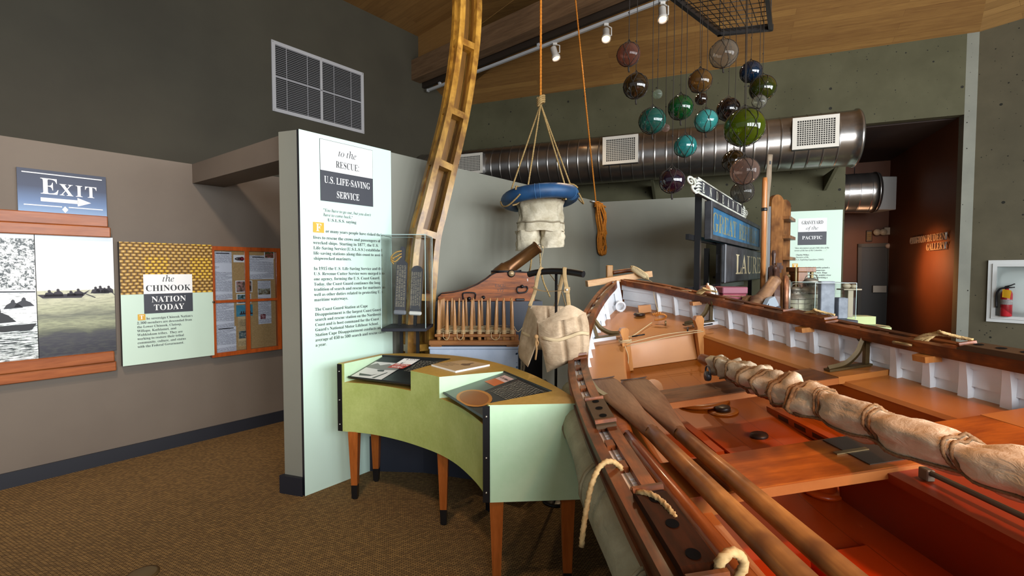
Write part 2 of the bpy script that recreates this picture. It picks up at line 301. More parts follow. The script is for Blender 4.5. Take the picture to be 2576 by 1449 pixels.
0,87,336,1,38,18,216,-10,19,-6,4,-10,2,0,9,107,0,0,-9,-17,-4,-5,-12,4,-20,41,-121,43,110,-8,25,-10,17,-21,5,0,9,115,0,0,-9,-19,-4,-6,-11,3,-14,41,-121,37,112,4,20,-1,8,-5,5,-19,5,0,9,67,0,0,-9,-10,-4,-7,-6,-10,-23,-71,-214,-10,0,-62,176,-69,-176,-10,0,
0,88,258,1,45,6,10,23,6,20,21,57,77,-63,98,-17,21,-8,6,-9,2,-1,9,126,0,0,-9,-8,0,-16,-3,-6,-10,7,-15,34,-54,32,46,9,22,-6,10,-19,4,0,9,90,0,0,-9,-17,-2,-13,-7,-25,-27,-42,-60,73,-114,12,-16,14,-5,2,0,0,-10,-124,0,0,10,2,0,20,3,6,9,-8,22,-36,56,-39,-56,-8,-19,7,-12,21,-3,0,-10,-90,0,
0,89,234,1,36,56,10,16,2,9,5,5,11,2,16,0,54,-63,114,-17,24,-8,3,-7,1,0,10,121,0,0,-10,-7,0,-16,-3,-5,-8,4,-14,46,-91,47,77,8,23,-7,12,-20,4,-2,0,0,10,79,0,0,-10,-16,-7,-15,-18,-63,-103,0,-68,2,-16,5,-11,10,-5,16,-2,0,-10,-124,0,
0,97,189,2,43,118,1,-8,18,-27,-18,-31,-6,-17,3,-13,8,-8,13,-3,16,6,22,18,18,30,15,44,14,0,28,-2,14,-4,9,-9,5,-13,2,-18,-3,-6,-9,5,-9,5,-14,-1,-9,-6,-7,-18,-6,-10,1,-7,6,-5,8,-2,10,2,12,7,11,25,16,37,6,34,-4,22,-11,12,-18,4,-27,0,-81,1,-12,5,-3,9,4,5,-8,-20,-15,-21,-6,8,96,22,13,13,0,58,-24,-10,-15,-15,-5,-22,4,-21,14,-7,
0,98,198,2,24,24,213,-4,22,-16,6,0,9,72,0,0,-97,20,16,25,6,19,-3,16,-8,13,-13,10,-16,7,-21,2,-23,-3,-26,-8,-24,-12,-19,-17,-15,-20,-9,-23,-4,-24,6,-23,15,-29,-21,-5,0,13,117,13,10,14,6,25,2,36,-2,29,-6,21,-10,12,-16,4,-16,-6,-9,-15,0,-95,6,-23,18,-7,
0,99,161,1,36,66,-3,-18,9,-16,13,-11,18,-8,21,-2,24,3,26,8,22,13,19,18,14,20,9,23,3,24,-3,17,-8,12,-13,3,-16,-6,-17,-16,-6,-17,6,-5,20,0,5,0,6,-3,10,-12,4,-17,-7,-11,-20,-3,-33,3,-35,10,-26,16,-16,21,-5,19,5,18,13,7,-6,-31,-29,-39,-10,
0,100,203,2,29,59,-3,-16,9,-14,13,-10,18,-6,20,-2,24,2,26,7,23,10,19,15,14,16,9,19,3,24,-5,18,-16,0,66,-1,10,-4,6,-20,5,0,9,78,0,0,-209,3,-19,16,-7,0,-9,-33,-3,-39,-9,0,27,-19,-20,-26,-7,13,111,23,11,19,0,91,-9,15,-17,6,-15,-4,-9,-13,-6,-22,-1,-31,1,-30,5,-22,9,-12,14,-5,
0,101,165,2,27,64,-3,-18,9,-14,13,-12,19,-7,22,-2,26,2,25,8,21,11,18,16,13,18,9,20,3,29,-5,22,-16,14,-25,4,-34,0,-4,-91,0,6,-38,15,-22,25,-8,20,6,18,18,8,-7,-20,-25,-24,-15,-28,-6,8,111,105,0,13,-5,34,-7,8,-11,3,-18,-13,-6,-38,0,-7,
0,102,117,1,41,8,9,14,3,5,7,2,21,0,112,-20,0,0,18,20,0,0,24,4,26,13,19,22,12,28,4,20,-2,16,-8,9,-12,4,-14,-2,-10,-5,-8,-15,-6,-16,5,-6,15,5,16,1,3,1,3,-2,5,-7,1,-10,-1,-5,-6,-3,-22,0,-44,31,0,0,-18,-31,0,0,-116,2,-14,4,-8,8,-4,15,-1,0,-9,-102,0,
0,103,180,3,49,49,-75,-23,8,-14,12,-4,14,7,16,23,11,-19,14,-6,17,2,12,8,12,33,19,-24,14,-15,19,-5,24,3,16,7,14,11,12,15,8,18,6,20,2,22,-2,20,-6,46,0,0,-20,-27,0,10,-17,3,-18,-2,-16,-6,-13,-10,-11,-14,-9,-16,-5,-18,-2,-8,1,-8,0,-16,-5,-7,-13,6,-9,16,-3,19,0,46,-5,15,-6,9,-9,6,-12,1,-15,-6,-24,-17,-18,-30,-11,-40,-4,12,97,71,8,9,5,36,-5,36,-8,8,-11,3,-11,-3,-7,-8,-5,-36,5,-36,7,-9,11,-3,13,119,-61,19,10,7,15,-2,8,-6,5,-25,4,-59,0,-10,-9,-3,-12,3,-9,9,-8,15,-5,21,-2,
0,104,209,1,34,10,9,15,5,4,17,0,188,-4,17,-15,6,0,8,71,0,0,-104,24,22,28,7,27,-7,16,-19,5,-33,0,-85,4,-17,14,-5,0,-9,-88,0,0,9,3,0,11,5,4,17,0,88,-3,23,-6,5,-9,2,-16,-5,-14,-15,0,-98,4,-17,14,-5,0,-9,-89,0,
0,105,109,2,16,44,201,-8,6,-6,9,-2,10,2,11,6,9,8,6,11,2,11,-2,9,-6,6,-9,2,-11,-2,-10,-6,-9,-9,-6,-11,-2,13,10,9,15,5,4,17,0,107,-3,18,-15,5,0,9,70,0,0,-139,4,-17,14,-5,0,-9,-89,0,
0,107,197,1,37,10,9,15,5,4,17,0,187,-3,18,-15,5,0,9,70,0,0,-157,44,43,9,17,-5,6,-14,2,-2,0,0,9,77,0,0,-9,-21,-5,-18,-13,-29,-28,68,-96,8,-8,8,-2,0,-9,-90,0,0,9,3,0,9,2,3,6,-4,10,-38,54,-8,-7,0,-43,4,-17,14,-5,0,-9,-89,0,
0,108,110,1,14,10,9,15,5,4,17,0,187,-3,18,-5,4,-10,1,0,9,70,0,0,-219,4,-17,14,-5,0,-9,-89,0,
0,109,304,1,51,10,9,15,5,4,17,0,108,-4,17,-15,6,0,8,70,0,0,-25,23,22,27,8,30,-8,16,-24,24,24,29,8,27,-7,15,-19,6,-33,0,-85,3,-17,14,-5,0,-9,-87,0,0,9,14,5,4,17,0,88,-3,23,-6,5,-9,2,-15,-5,-14,-14,0,-99,4,-17,13,-5,0,-9,-85,0,0,9,14,5,3,17,0,88,-3,22,-5,6,-9,2,-16,-5,-14,-15,0,-98,4,-16,13,-6,0,-9,-87,0,
0,110,209,1,34,10,9,15,5,4,17,0,108,-4,17,-15,6,0,8,71,0,0,-23,23,21,29,7,27,-7,16,-19,5,-33,0,-85,4,-17,14,-5,0,-9,-88,0,0,9,3,0,11,5,4,17,0,88,-3,23,-6,5,-9,2,-16,-5,-14,-15,0,-98,4,-17,14,-5,0,-9,-89,0,
0,111,185,2,24,70,-3,-20,9,-17,14,-12,19,-8,21,-3,24,3,25,8,22,12,18,17,14,20,9,22,3,23,-3,20,-9,16,-13,13,-18,7,-22,3,-26,-3,-25,-7,-21,-13,-18,-16,-14,-20,-9,-22,-3,16,106,10,9,11,4,24,2,39,-2,41,-5,24,-9,11,-12,4,-14,-4,-9,-11,-4,-24,-2,-40,2,-40,4,-24,9,-11,14,-4,
0,112,204,2,32,10,-68,12,4,6,9,1,20,0,168,-4,22,-14,7,0,8,68,0,0,-26,20,23,27,8,19,-3,16,-8,13,-14,10,-17,6,-22,2,-23,-2,-26,-6,-22,-11,-19,-13,-15,-17,-9,-18,-3,-25,6,-19,18,0,-50,2,-22,9,-11,16,-2,0,-9,-98,0,13,122,20,9,12,6,22,2,31,-2,29,-5,22,-8,13,-15,4,-15,-6,-13,-18,0,-91,11,-17,15,-6,
0,114,158,1,33,10,9,15,5,4,17,0,107,-4,19,-14,4,0,9,69,0,0,-32,10,16,13,11,13,7,12,3,14,-2,9,-6,6,-9,2,-12,-6,-17,-8,-5,-9,-2,-14,5,-8,10,-10,6,-8,-3,-7,-7,-5,-12,-2,-16,0,-74,1,-11,4,-6,21,-5,0,-9,-98,0,
0,115,158,1,53,67,-3,-19,6,-8,2,-7,-3,-5,-7,-8,0,0,63,9,0,7,-21,12,-16,14,-10,15,-3,12,2,9,5,6,7,1,10,-5,14,-14,12,-27,13,-17,10,-12,12,-7,13,-3,15,4,21,12,18,18,11,23,4,14,-2,18,-4,4,-1,4,-1,5,2,4,6,8,0,0,-53,-9,0,-7,17,-10,13,-12,8,-14,3,-18,-6,-6,-15,5,-14,17,-12,25,-12,16,-10,12,-11,6,-13,2,-18,-4,-24,-12,-18,-18,-12,-24,-4,
0,116,125,1,23,49,-2,-13,8,-7,13,-2,20,0,114,-16,0,0,11,37,39,23,30,8,0,0,-63,35,0,0,-17,-35,0,0,-108,3,-17,10,-6,12,5,9,14,9,-5,-14,-23,-18,-14,-22,-4,
0,117,206,1,31,50,-2,-14,11,-8,19,-3,25,0,83,-3,19,-6,5,-10,2,0,8,72,0,0,-129,5,-16,14,-5,16,4,12,12,0,100,-4,20,-6,4,-11,2,0,8,74,0,0,-132,4,-17,16,-5,0,-9,-34,-3,-39,-10,0,28,-23,-20,-14,-6,-16,-2,
0,118,168,1,23,21,136,-9,18,-5,5,-8,2,0,9,91,0,0,-8,-4,0,-12,-3,-3,-7,1,-5,29,-80,28,72,3,10,-5,9,-15,4,0,8,55,0,0,-8,-15,-9,-9,-20,-55,-139,-10,0,
0,119,239,1,37,9,145,-6,11,-9,5,0,9,82,0,0,-9,-10,-2,-3,-7,0,-6,3,-7,25,-69,25,59,-6,17,-6,12,-12,4,0,8,85,0,0,-9,-11,-3,-4,-6,1,-4,0,-4,21,-67,26,63,2,11,-3,8,-14,3,0,8,49,0,0,-8,-11,-6,-7,-14,-59,-148,-8,0,-37,114,-45,-114,-10,0,
0,121,165,1,44,16,-75,-10,6,-7,10,-3,13,7,17,7,5,10,2,15,-5,6,-15,0,-3,0,-3,1,-5,5,-1,7,3,9,10,8,17,6,21,-57,141,-7,13,-5,7,-10,3,-1,9,92,0,0,-9,-15,-2,-4,-8,1,-5,2,-5,29,-76,24,67,4,11,1,7,-5,9,-15,2,0,9,53,0,0,-9,-7,-2,-5,-5,-10,-21,-53,-146,-18,-40,-19,-19,-23,-5,
0,8217,221,2,4,35,263,151,0,0,-263,-151,0,4,168,19,0,225,-114,0,0,-225,
1,40,111,1,18,45,-24,-17,39,-10,42,-3,44,3,44,10,43,17,40,24,35,31,0,-23,-36,-16,-40,-10,-42,-3,-44,3,-42,10,-41,16,-40,22,-36,-30,0,
1,41,111,1,18,34,-22,16,40,10,41,3,42,-3,44,-10,42,-16,40,-23,36,31,0,24,-35,17,-40,10,-43,3,-44,-3,-44,-10,-42,-17,-39,-24,-34,-31,0,
1,44,99,1,7,26,-1,8,44,34,0,3,-4,-14,-43,-18,-44,-24,0,
1,46,99,1,12,33,1,-5,7,-1,12,1,12,5,7,16,6,16,-6,6,-7,1,-12,-1,-12,-6,-7,-16,-6,
1,49,211,1,11,99,184,1,25,1,20,-11,-9,-12,-11,-28,-23,-17,22,71,55,27,0,0,-263,-32,0,
1,50,211,1,28,18,27,69,70,33,35,21,30,7,33,-3,19,-10,14,-15,8,-19,3,-33,-6,-30,-19,-17,22,35,22,22,7,23,2,33,-5,26,-14,16,-22,5,-29,-2,-20,-6,-19,-24,-35,-35,-38,-55,-54,0,-2,133,0,0,-29,-174,0,
1,52,211,2,11,134,60,-126,0,0,27,124,178,33,0,0,-176,39,0,0,-29,-39,0,0,-60,-31,0,8,134,89,0,83,0,32,2,26,-2,0,-7,-15,-9,-14,-79,-112,
1,53,211,1,31,53,0,-30,11,0,30,32,-12,37,-5,26,3,21,11,13,17,5,26,-4,23,-12,16,-21,11,-29,3,-24,-2,-21,-3,-17,10,10,124,132,0,0,-29,-104,0,-6,-77,17,3,23,2,37,-6,28,-15,18,-24,6,-33,-7,-36,-19,-28,-31,-18,-42,-6,
1,55,211,1,7,158,234,-142,0,0,29,177,0,0,-25,-107,-238,-36,0,
1,56,211,3,33,69,1,-28,14,-17,22,-6,30,2,17,6,14,20,23,27,17,-33,26,-10,18,-3,22,2,19,8,15,12,13,16,9,19,5,21,2,32,-4,25,-12,16,-20,6,-27,-2,-15,-5,-13,-18,-21,-25,-16,29,-17,22,-23,5,-14,2,-17,-5,-30,-18,-22,-27,-15,-36,-5,14,139,171,10,14,3,18,-3,16,-10,12,-15,7,-19,3,-19,-3,-15,-7,-9,-12,-4,-16,7,-23,17,-16,25,-12,17,129,25,18,10,10,14,4,19,-4,17,-11,15,-18,12,-23,10,-5,2,-22,-11,-15,-13,-10,-15,-3,-18,3,-18,10,-14,18,-10,24,-3,
1,67,258,1,48,90,-2,-26,9,-21,15,-16,21,-10,25,-3,30,3,27,8,26,14,26,17,23,20,21,24,17,37,17,39,6,23,-3,27,-7,10,-2,7,2,6,7,7,0,-15,-75,-8,0,1,5,0,6,-4,23,-10,17,-17,11,-23,4,-23,-4,-22,-9,-21,-14,-18,-19,-16,-23,-12,-26,-8,-28,-2,-30,4,-36,15,-27,23,-17,30,-6,32,5,29,16,28,25,7,-6,-24,-25,-24,-17,-28,-10,-30,-4,
1,69,249,1,51,-17,7,2,0,15,2,10,5,7,10,6,16,46,171,3,19,-1,8,-5,5,-21,5,1,7,196,0,-11,-55,-6,0,-4,27,-6,8,-10,4,-35,4,-32,0,-16,-2,-9,-7,-5,-16,-21,-75,31,0,24,2,17,6,10,11,7,17,7,0,-26,-91,-6,0,1,15,-3,18,-10,7,-22,2,-33,0,-22,-84,-3,-12,-1,-8,1,-6,5,-5,20,-2,26,0,44,6,18,7,15,11,25,33,7,0,-26,-70,-211,0,
1,71,297,1,57,101,-2,-30,9,-24,16,-18,21,-11,26,-3,29,3,27,8,27,13,25,17,24,21,20,23,17,38,16,42,6,25,-3,22,-6,18,-7,10,-2,12,3,9,12,6,0,-17,-78,-6,0,-8,29,-16,21,-23,14,-30,5,-33,-6,-29,-16,-25,-26,-20,-33,-13,-37,-4,-36,6,-38,16,-28,26,-17,34,-6,18,2,17,6,13,10,6,11,14,52,1,8,1,7,-2,8,-5,4,-26,4,1,7,106,0,-2,-7,-20,-4,-11,-11,-4,-9,-4,-14,-14,-61,-46,-18,-48,-7,
1,77,324,1,43,-18,7,20,3,12,10,8,20,48,171,3,19,-1,8,-5,5,-22,5,3,7,69,0,26,-196,129,196,71,0,-3,-7,-3,0,-13,-2,-10,-5,-7,-10,-6,-16,-46,-171,-2,-11,-2,-8,2,-8,5,-5,21,-5,-1,-7,-101,0,1,6,19,4,12,11,9,24,46,170,-144,-215,-5,0,-29,216,-44,-160,-5,-30,1,-9,5,-5,22,-5,-2,-7,-83,0,
1,78,275,1,38,84,205,-43,-159,-3,-13,-1,-9,2,-8,5,-5,23,-4,-2,-7,-83,0,1,7,16,2,10,5,8,10,6,16,48,176,1,4,1,4,-7,16,-8,6,-11,2,-2,0,1,7,54,0,94,-196,41,150,3,13,1,10,-2,7,-5,5,-23,4,2,7,83,0,-2,-7,-19,-3,-12,-9,-8,-21,-61,-221,-7,0,
1,83,202,1,58,59,-2,-27,8,-5,1,-4,0,-9,-3,-6,-8,-7,0,13,84,7,0,5,-32,12,-23,18,-14,24,-5,25,7,18,18,6,27,-4,19,-11,19,-13,15,-17,16,-28,36,-6,15,-2,16,3,18,7,16,11,14,14,10,18,7,21,2,17,-1,15,-4,12,-4,6,-1,8,2,6,7,7,0,-12,-75,-6,0,-3,28,-10,20,-15,12,-20,4,-17,-3,-14,-9,-8,-13,-3,-18,7,-22,18,-24,17,-18,18,-19,15,-25,5,-29,-2,-20,-8,-18,-13,-15,-16,-11,-20,-8,-22,-2,
1,84,230,1,36,29,7,3,0,21,4,13,12,10,26,49,180,1,7,-2,4,-7,2,-10,0,-38,-5,-13,-6,-10,-9,-14,-29,-8,1,17,61,212,0,-12,-63,-7,0,1,6,0,6,-3,18,-7,11,-13,7,-22,2,-15,0,-7,-2,-4,-8,-50,-181,-5,-27,2,-8,5,-5,25,-4,4,0,-2,-7,-116,0,
1,85,270,1,50,76,-1,-26,14,-16,21,-6,28,7,38,30,113,4,17,-2,9,-5,5,-25,4,2,7,108,0,-2,-7,-3,0,-16,-2,-11,-7,-7,-12,-7,-18,-27,-103,-9,-46,4,-20,10,-15,17,-9,22,-3,20,2,18,6,15,9,11,14,10,21,11,35,26,95,5,31,-1,11,-5,6,-23,5,1,7,86,0,-1,-7,-5,0,-18,-4,-11,-13,-6,-13,-6,-22,-28,-106,-10,-32,-13,-24,-15,-18,-19,-12,-23,-7,-27,-3,
1,89,226,1,40,29,7,23,3,13,9,7,17,19,74,-33,91,-13,29,-16,14,-22,4,2,7,111,0,-3,-7,-22,-4,-6,-4,-1,-8,1,-7,2,-9,32,-87,60,68,18,22,6,16,-2,5,-5,4,-10,3,-13,1,2,7,88,0,-3,-8,-10,-2,-11,-7,-28,-28,-86,-98,-21,-76,-1,-7,-1,-7,2,-8,6,-4,28,-3,-3,-7,-113,0,
1,97,188,2,30,14,-2,-9,8,-7,12,-2,17,4,31,10,30,17,29,22,25,26,18,26,6,18,-5,9,-15,4,16,28,0,-33,-121,-5,-25,1,-4,5,-1,11,6,16,19,5,-5,-28,-32,-25,-11,-11,4,-4,13,13,52,-21,-31,-19,-21,-18,-13,-20,-4,15,63,26,20,22,19,29,13,33,5,31,-4,17,-15,6,-17,-4,-16,-14,-15,-22,-12,-28,-9,-29,-3,-27,4,-16,12,-6,
1,98,187,2,31,25,-3,-15,6,-9,8,-4,9,2,8,49,194,3,11,0,7,-4,8,-13,2,-6,0,1,7,22,2,16,4,19,4,3,-3,-33,-126,29,27,32,9,21,-4,16,-11,10,-17,4,-23,-3,-22,-7,-22,-12,-21,-15,-19,-19,-16,-21,-13,-23,-8,-23,-2,18,73,9,19,13,17,19,14,24,9,27,3,24,-2,17,-7,12,-10,8,-14,3,-17,-4,-16,-13,-13,-20,-11,-28,-15,-54,-3,-16,6,-12,19,-4,
1,99,164,1,38,32,0,-18,13,-11,20,-3,27,7,36,19,34,30,27,26,13,28,4,15,-2,12,-6,7,-9,2,-11,-5,-15,-13,-6,-12,4,-4,11,2,7,4,6,2,3,1,3,-3,4,-10,1,-19,-4,-18,-11,-16,-18,-12,-23,-8,-25,-3,-24,3,-19,7,-15,11,-9,14,-3,29,8,29,24,6,-6,-38,-33,-38,-10,
1,100,195,2,41,17,-1,-12,8,-7,14,-3,19,8,39,21,40,31,34,25,16,25,5,18,-3,10,-10,17,67,1,6,0,5,-4,8,-14,3,-5,0,2,7,38,6,18,4,3,-3,0,-4,-1,-3,-56,-213,-3,-11,-1,-9,3,-5,6,-2,13,7,18,20,6,-5,-30,-33,-12,-8,-13,-2,-14,4,-5,15,11,47,-20,-30,-18,-20,-19,-12,-20,-4,17,60,17,10,7,21,23,18,31,13,34,5,30,-5,17,-13,6,-18,-5,-19,-13,-16,-21,-15,-28,-10,-30,-3,-25,6,-21,7,-5,9,-2,
1,101,158,2,29,28,0,-17,11,-10,19,-3,24,7,37,20,36,30,29,26,13,26,5,15,-2,11,-6,6,-8,3,-12,-7,-22,-21,-20,-34,-16,-46,-10,-2,-13,-1,-11,4,-22,11,-14,19,-4,27,8,29,23,6,-6,-18,-19,-19,-13,-19,-8,-22,-3,10,68,95,24,14,15,19,5,21,-3,11,-10,4,-12,-3,-12,-7,-23,-28,-17,-39,
1,102,109,1,46,-44,-78,-6,14,3,12,10,4,10,-3,3,-8,-1,-6,-2,-5,4,-4,10,4,7,11,7,18,6,27,32,169,-35,0,3,12,34,0,5,20,11,34,17,25,21,16,23,5,14,-2,10,-5,7,-9,2,-10,-4,-13,-14,-4,-10,4,-3,11,0,3,1,4,2,4,-3,5,-7,2,-19,-11,-13,-35,-9,-44,43,0,-1,-12,-44,0,-15,-73,-18,-78,-19,-51,-20,-28,-25,-9,
1,103,157,3,44,9,-81,-20,9,-13,14,-4,17,12,29,36,25,-13,8,-4,10,9,15,20,20,-20,18,-6,23,2,17,8,16,12,14,16,11,19,7,20,3,30,-6,22,-7,24,0,0,-16,-26,0,3,-16,-3,-18,-7,-17,-12,-13,-16,-11,-18,-6,-20,-3,-15,1,-9,-8,-3,-7,7,-9,22,-9,44,-20,12,-13,4,-19,-2,-17,-8,-15,-14,-13,-17,-9,-21,-6,-25,-2,14,73,73,10,7,16,24,6,33,-2,12,-5,9,-8,6,-9,2,-11,-2,-10,-7,-17,-25,-6,-32,6,-22,18,-7,12,72,-68,18,13,7,22,-7,16,-18,12,-20,8,-23,7,-26,-21,-8,-24,5,-21,15,-12,26,-5,
1,104,221,1,44,153,-1,-10,7,-7,12,-3,15,2,21,5,29,9,38,4,20,1,15,-4,16,-12,5,-22,-7,-21,-21,-18,-28,-9,-27,-20,-94,-34,0,48,228,3,19,-7,13,-19,5,-3,0,3,15,68,0,-14,-68,-7,-30,-8,-31,4,0,33,38,35,12,22,-5,14,-13,4,-23,-2,-16,-5,-25,-9,-43,-4,-21,-1,-18,3,-13,10,-4,23,8,7,-11,-23,-15,-22,-6,
1,105,97,2,8,54,222,-6,13,6,13,13,6,14,-6,5,-13,-5,-14,-14,-5,25,5,1,-5,15,2,13,4,18,24,85,2,7,1,6,-6,10,-17,3,1,6,25,3,17,3,15,4,4,-5,0,-3,-2,-3,-35,-120,-3,-15,2,-8,5,-2,14,7,18,21,6,-5,-31,-34,-28,-11,
1,107,186,1,40,110,-2,-7,7,-15,30,-22,53,-23,-17,-21,-71,-29,0,63,228,2,11,-4,9,-15,2,-5,0,2,7,24,4,17,3,10,3,6,0,3,-4,-2,-7,-48,-170,61,46,14,12,5,10,-4,5,-14,3,3,6,74,0,-2,-7,-22,-5,-26,-16,-45,-34,28,-66,8,-14,10,-6,13,6,16,18,6,-6,-28,-32,-12,-7,-12,-3,
1,108,95,1,24,4,1,-5,13,2,16,6,25,47,171,2,11,-5,12,-19,3,1,6,24,4,17,2,16,3,4,-3,-2,-8,-58,-210,-3,-19,1,-6,5,-2,13,6,17,20,6,-6,-31,-32,-13,-8,-12,-3,
1,109,302,1,61,211,1,-5,16,5,26,22,77,3,20,-2,8,-8,3,-22,-10,-26,-26,-25,-40,-15,-36,-13,-39,-29,0,33,111,6,30,-3,7,-7,3,-17,-7,-23,-18,-23,-28,-15,-27,-12,-33,-13,-38,-29,0,34,116,5,17,2,12,-6,9,-19,4,2,6,41,6,10,3,5,1,5,-5,-1,-3,-1,-3,-20,-66,35,43,31,25,29,8,16,-5,6,-16,-11,-51,32,40,30,24,28,8,17,-5,5,-17,-1,-12,-4,-17,-24,-86,-1,-4,0,-5,1,-6,5,-2,13,7,8,9,9,13,5,-6,-27,-35,-27,-11,
1,110,200,1,43,109,0,-5,15,14,62,15,62,-2,9,-7,3,-17,-6,-20,-17,-20,-24,-16,-26,-14,-33,-14,-45,-30,0,36,121,5,23,-5,10,-16,2,-3,0,1,7,26,3,18,4,17,4,1,-2,0,-3,-22,-72,27,34,25,23,23,14,19,5,16,-5,5,-15,-1,-15,-4,-16,-22,-74,-3,-13,-1,-8,2,-6,5,-3,13,8,16,24,6,-5,-27,-37,-28,-13,
1,111,192,2,22,33,0,-19,12,-12,19,-4,25,2,21,8,21,11,20,15,18,17,15,19,12,20,8,21,3,25,-4,20,-13,12,-19,4,-25,-2,-18,-6,-19,-21,-36,-31,-27,-27,-13,-27,-4,18,77,9,14,9,25,29,17,38,7,39,-4,22,-10,14,-18,4,-18,-4,-17,-13,-17,-20,-13,-26,-9,-29,-3,-26,2,-17,6,-13,10,-7,13,-3,
1,112,187,2,37,-51,-75,24,6,11,21,46,177,2,8,1,7,-5,10,-19,3,2,6,23,3,17,4,17,3,4,-3,-2,-6,-8,-27,30,28,32,9,19,-4,14,-10,9,-15,3,-21,-3,-22,-7,-23,-25,-41,-17,-17,-20,-14,-20,-8,-22,-3,-16,2,-12,5,-11,-48,-3,-17,1,-6,6,-5,22,-3,-2,-6,-93,0,18,71,8,14,8,26,29,18,39,7,41,-2,14,-5,10,-8,6,-11,2,-19,-5,-17,-13,-14,-22,-10,-28,-13,-54,-2,-7,-1,-6,6,-13,15,-4,
1,114,123,1,22,25,115,6,27,-5,11,-19,3,1,7,24,4,17,3,16,4,3,-2,0,-3,-19,-71,38,57,27,19,12,-5,4,-14,-6,-16,-14,-7,-11,4,-6,11,-41,-61,-30,-86,-29,0,
1,115,136,1,48,18,0,-15,3,-5,-1,-3,-4,-7,0,8,60,6,0,3,-23,8,-16,11,-10,15,-3,12,2,9,6,7,11,2,13,-3,13,-9,15,-11,15,-11,15,-10,17,-3,18,3,17,10,14,14,9,18,3,24,-4,15,-4,6,2,3,5,6,0,-7,-55,-7,0,-6,25,-12,16,-17,5,-16,-6,-6,-15,3,-13,10,-16,12,-14,10,-15,10,-18,3,-18,-1,-14,-6,-13,-19,-19,-14,-6,-15,-1,
1,116,103,1,23,5,0,-5,14,1,10,3,10,32,121,-25,0,1,8,33,16,29,36,9,0,-14,-48,31,0,-3,-12,-31,0,-30,-112,-3,-18,1,-6,5,-2,12,7,17,20,6,-7,-29,-31,-27,-10,
1,117,200,1,45,15,-3,-7,5,-6,19,2,17,6,25,18,62,2,11,1,10,-5,9,-19,3,1,6,25,4,16,3,16,3,5,-3,0,-4,-1,-5,-30,-103,-5,-19,-2,-11,3,-8,9,-3,11,3,13,9,29,33,27,49,19,58,29,0,-32,-119,-5,-25,2,-6,6,-2,13,7,17,21,5,-5,-27,-34,-29,-11,-14,4,-4,15,5,30,12,39,-27,-39,-24,-27,-23,-17,-22,-5,
1,118,163,1,29,28,94,-3,33,-5,19,-8,8,-12,3,-3,0,1,7,17,3,14,3,9,3,6,0,7,-17,5,-53,4,-71,30,32,22,29,15,24,5,14,-5,8,-9,9,-3,10,4,12,13,4,13,-6,5,-17,-16,-43,-47,-61,-46,-51,-7,0,
1,120,153,1,52,76,-3,-7,5,-10,30,-7,34,-27,-37,-21,-24,-10,-6,-12,-2,-11,4,-5,12,4,11,11,4,9,-3,9,-3,8,4,9,9,33,46,-11,54,-8,17,-15,5,-9,-1,-7,-1,1,7,35,8,11,3,7,1,5,-3,4,-8,10,-50,25,36,14,17,9,5,11,2,13,-4,4,-11,-4,-11,-10,-4,-10,3,-4,2,-4,0,-8,-3,-34,-46,12,-51,3,-12,3,-9,4,-6,5,-2,13,7,17,21,5,-6,-28,-34,-23,-11,
1,121,148,1,42,-37,-80,-5,11,4,11,11,4,10,-3,12,-3,10,6,14,16,25,34,-20,100,-4,23,-4,15,-10,18,-19,6,1,6,17,2,13,4,16,4,6,-8,6,-24,9,-44,12,-67,28,45,15,26,7,15,2,11,-2,9,-7,6,-6,4,-3,11,5,11,12,4,13,-6,6,-17,-6,-28,-17,-35,-18,-31,-23,-37,-26,-37,-26,-34,-24,-23,-21,-9,
1,8217,221,2,4,35,263,151,0,0,-263,-151,0,4,168,19,0,225,-114,0,0,-225,
1,8220,221,2,4,35,263,151,0,0,-263,-151,0,4,168,19,0,225,-114,0,0,-225,
1,8221,221,2,4,35,263,151,0,0,-263,-151,0,4,168,19,0,225,-114,0,0,-225
]
GL={}; _i=0        # each glyph: face, character code, advance, number of outlines, then per outline its length and point steps (250 = capital height)
while _i<len(FD):
    _st,_ch,_ad,_np=FD[_i:_i+4]; _i+=4; _ps=[]
    for _ in range(_np):
        _n=FD[_i]; _i+=1; _x=_y=0; _p=[]
        for _k in range(_n): _x+=FD[_i]; _y+=FD[_i+1]; _i+=2; _p.append((_x/250,_y/250))
        _ps.append(_p)
    GL[('b','i')[_st]+chr(_ch)]=(_ad/250,_ps)
def glyph(c,st):
    if c=="'": c='’'
    return GL.get(st+c) or GL.get('b'+c)
def lay(s,size,st='b',track=0.0):
    x=0; out=[]
    for c in s:
        if c in '“”’‘\'':      # quotation marks are raised commas
            g=GL['b,']; n=2 if c in '“”' else 1
            for q in range(n):
                for p in g[1]:
                    cx=.14; out.append([(x+(a if c in '”’\'' else 2*cx-a)*size*.8+q*.19*size,(.78+b*.8 if c in '”’\'' else .86-b*.8)*size) for a,b in p])
            x+=(.19*(n-1)+.30)*size+track; continue
        if c==' ': x+=.36*size+track; continue
        g=glyph(c,st)
        if not g: x+=.3*size; continue
        for p in g[1]: out.append([(x+a*size,b*size) for a,b in p])
        x+=g[0]*size+track
    return out,x-track
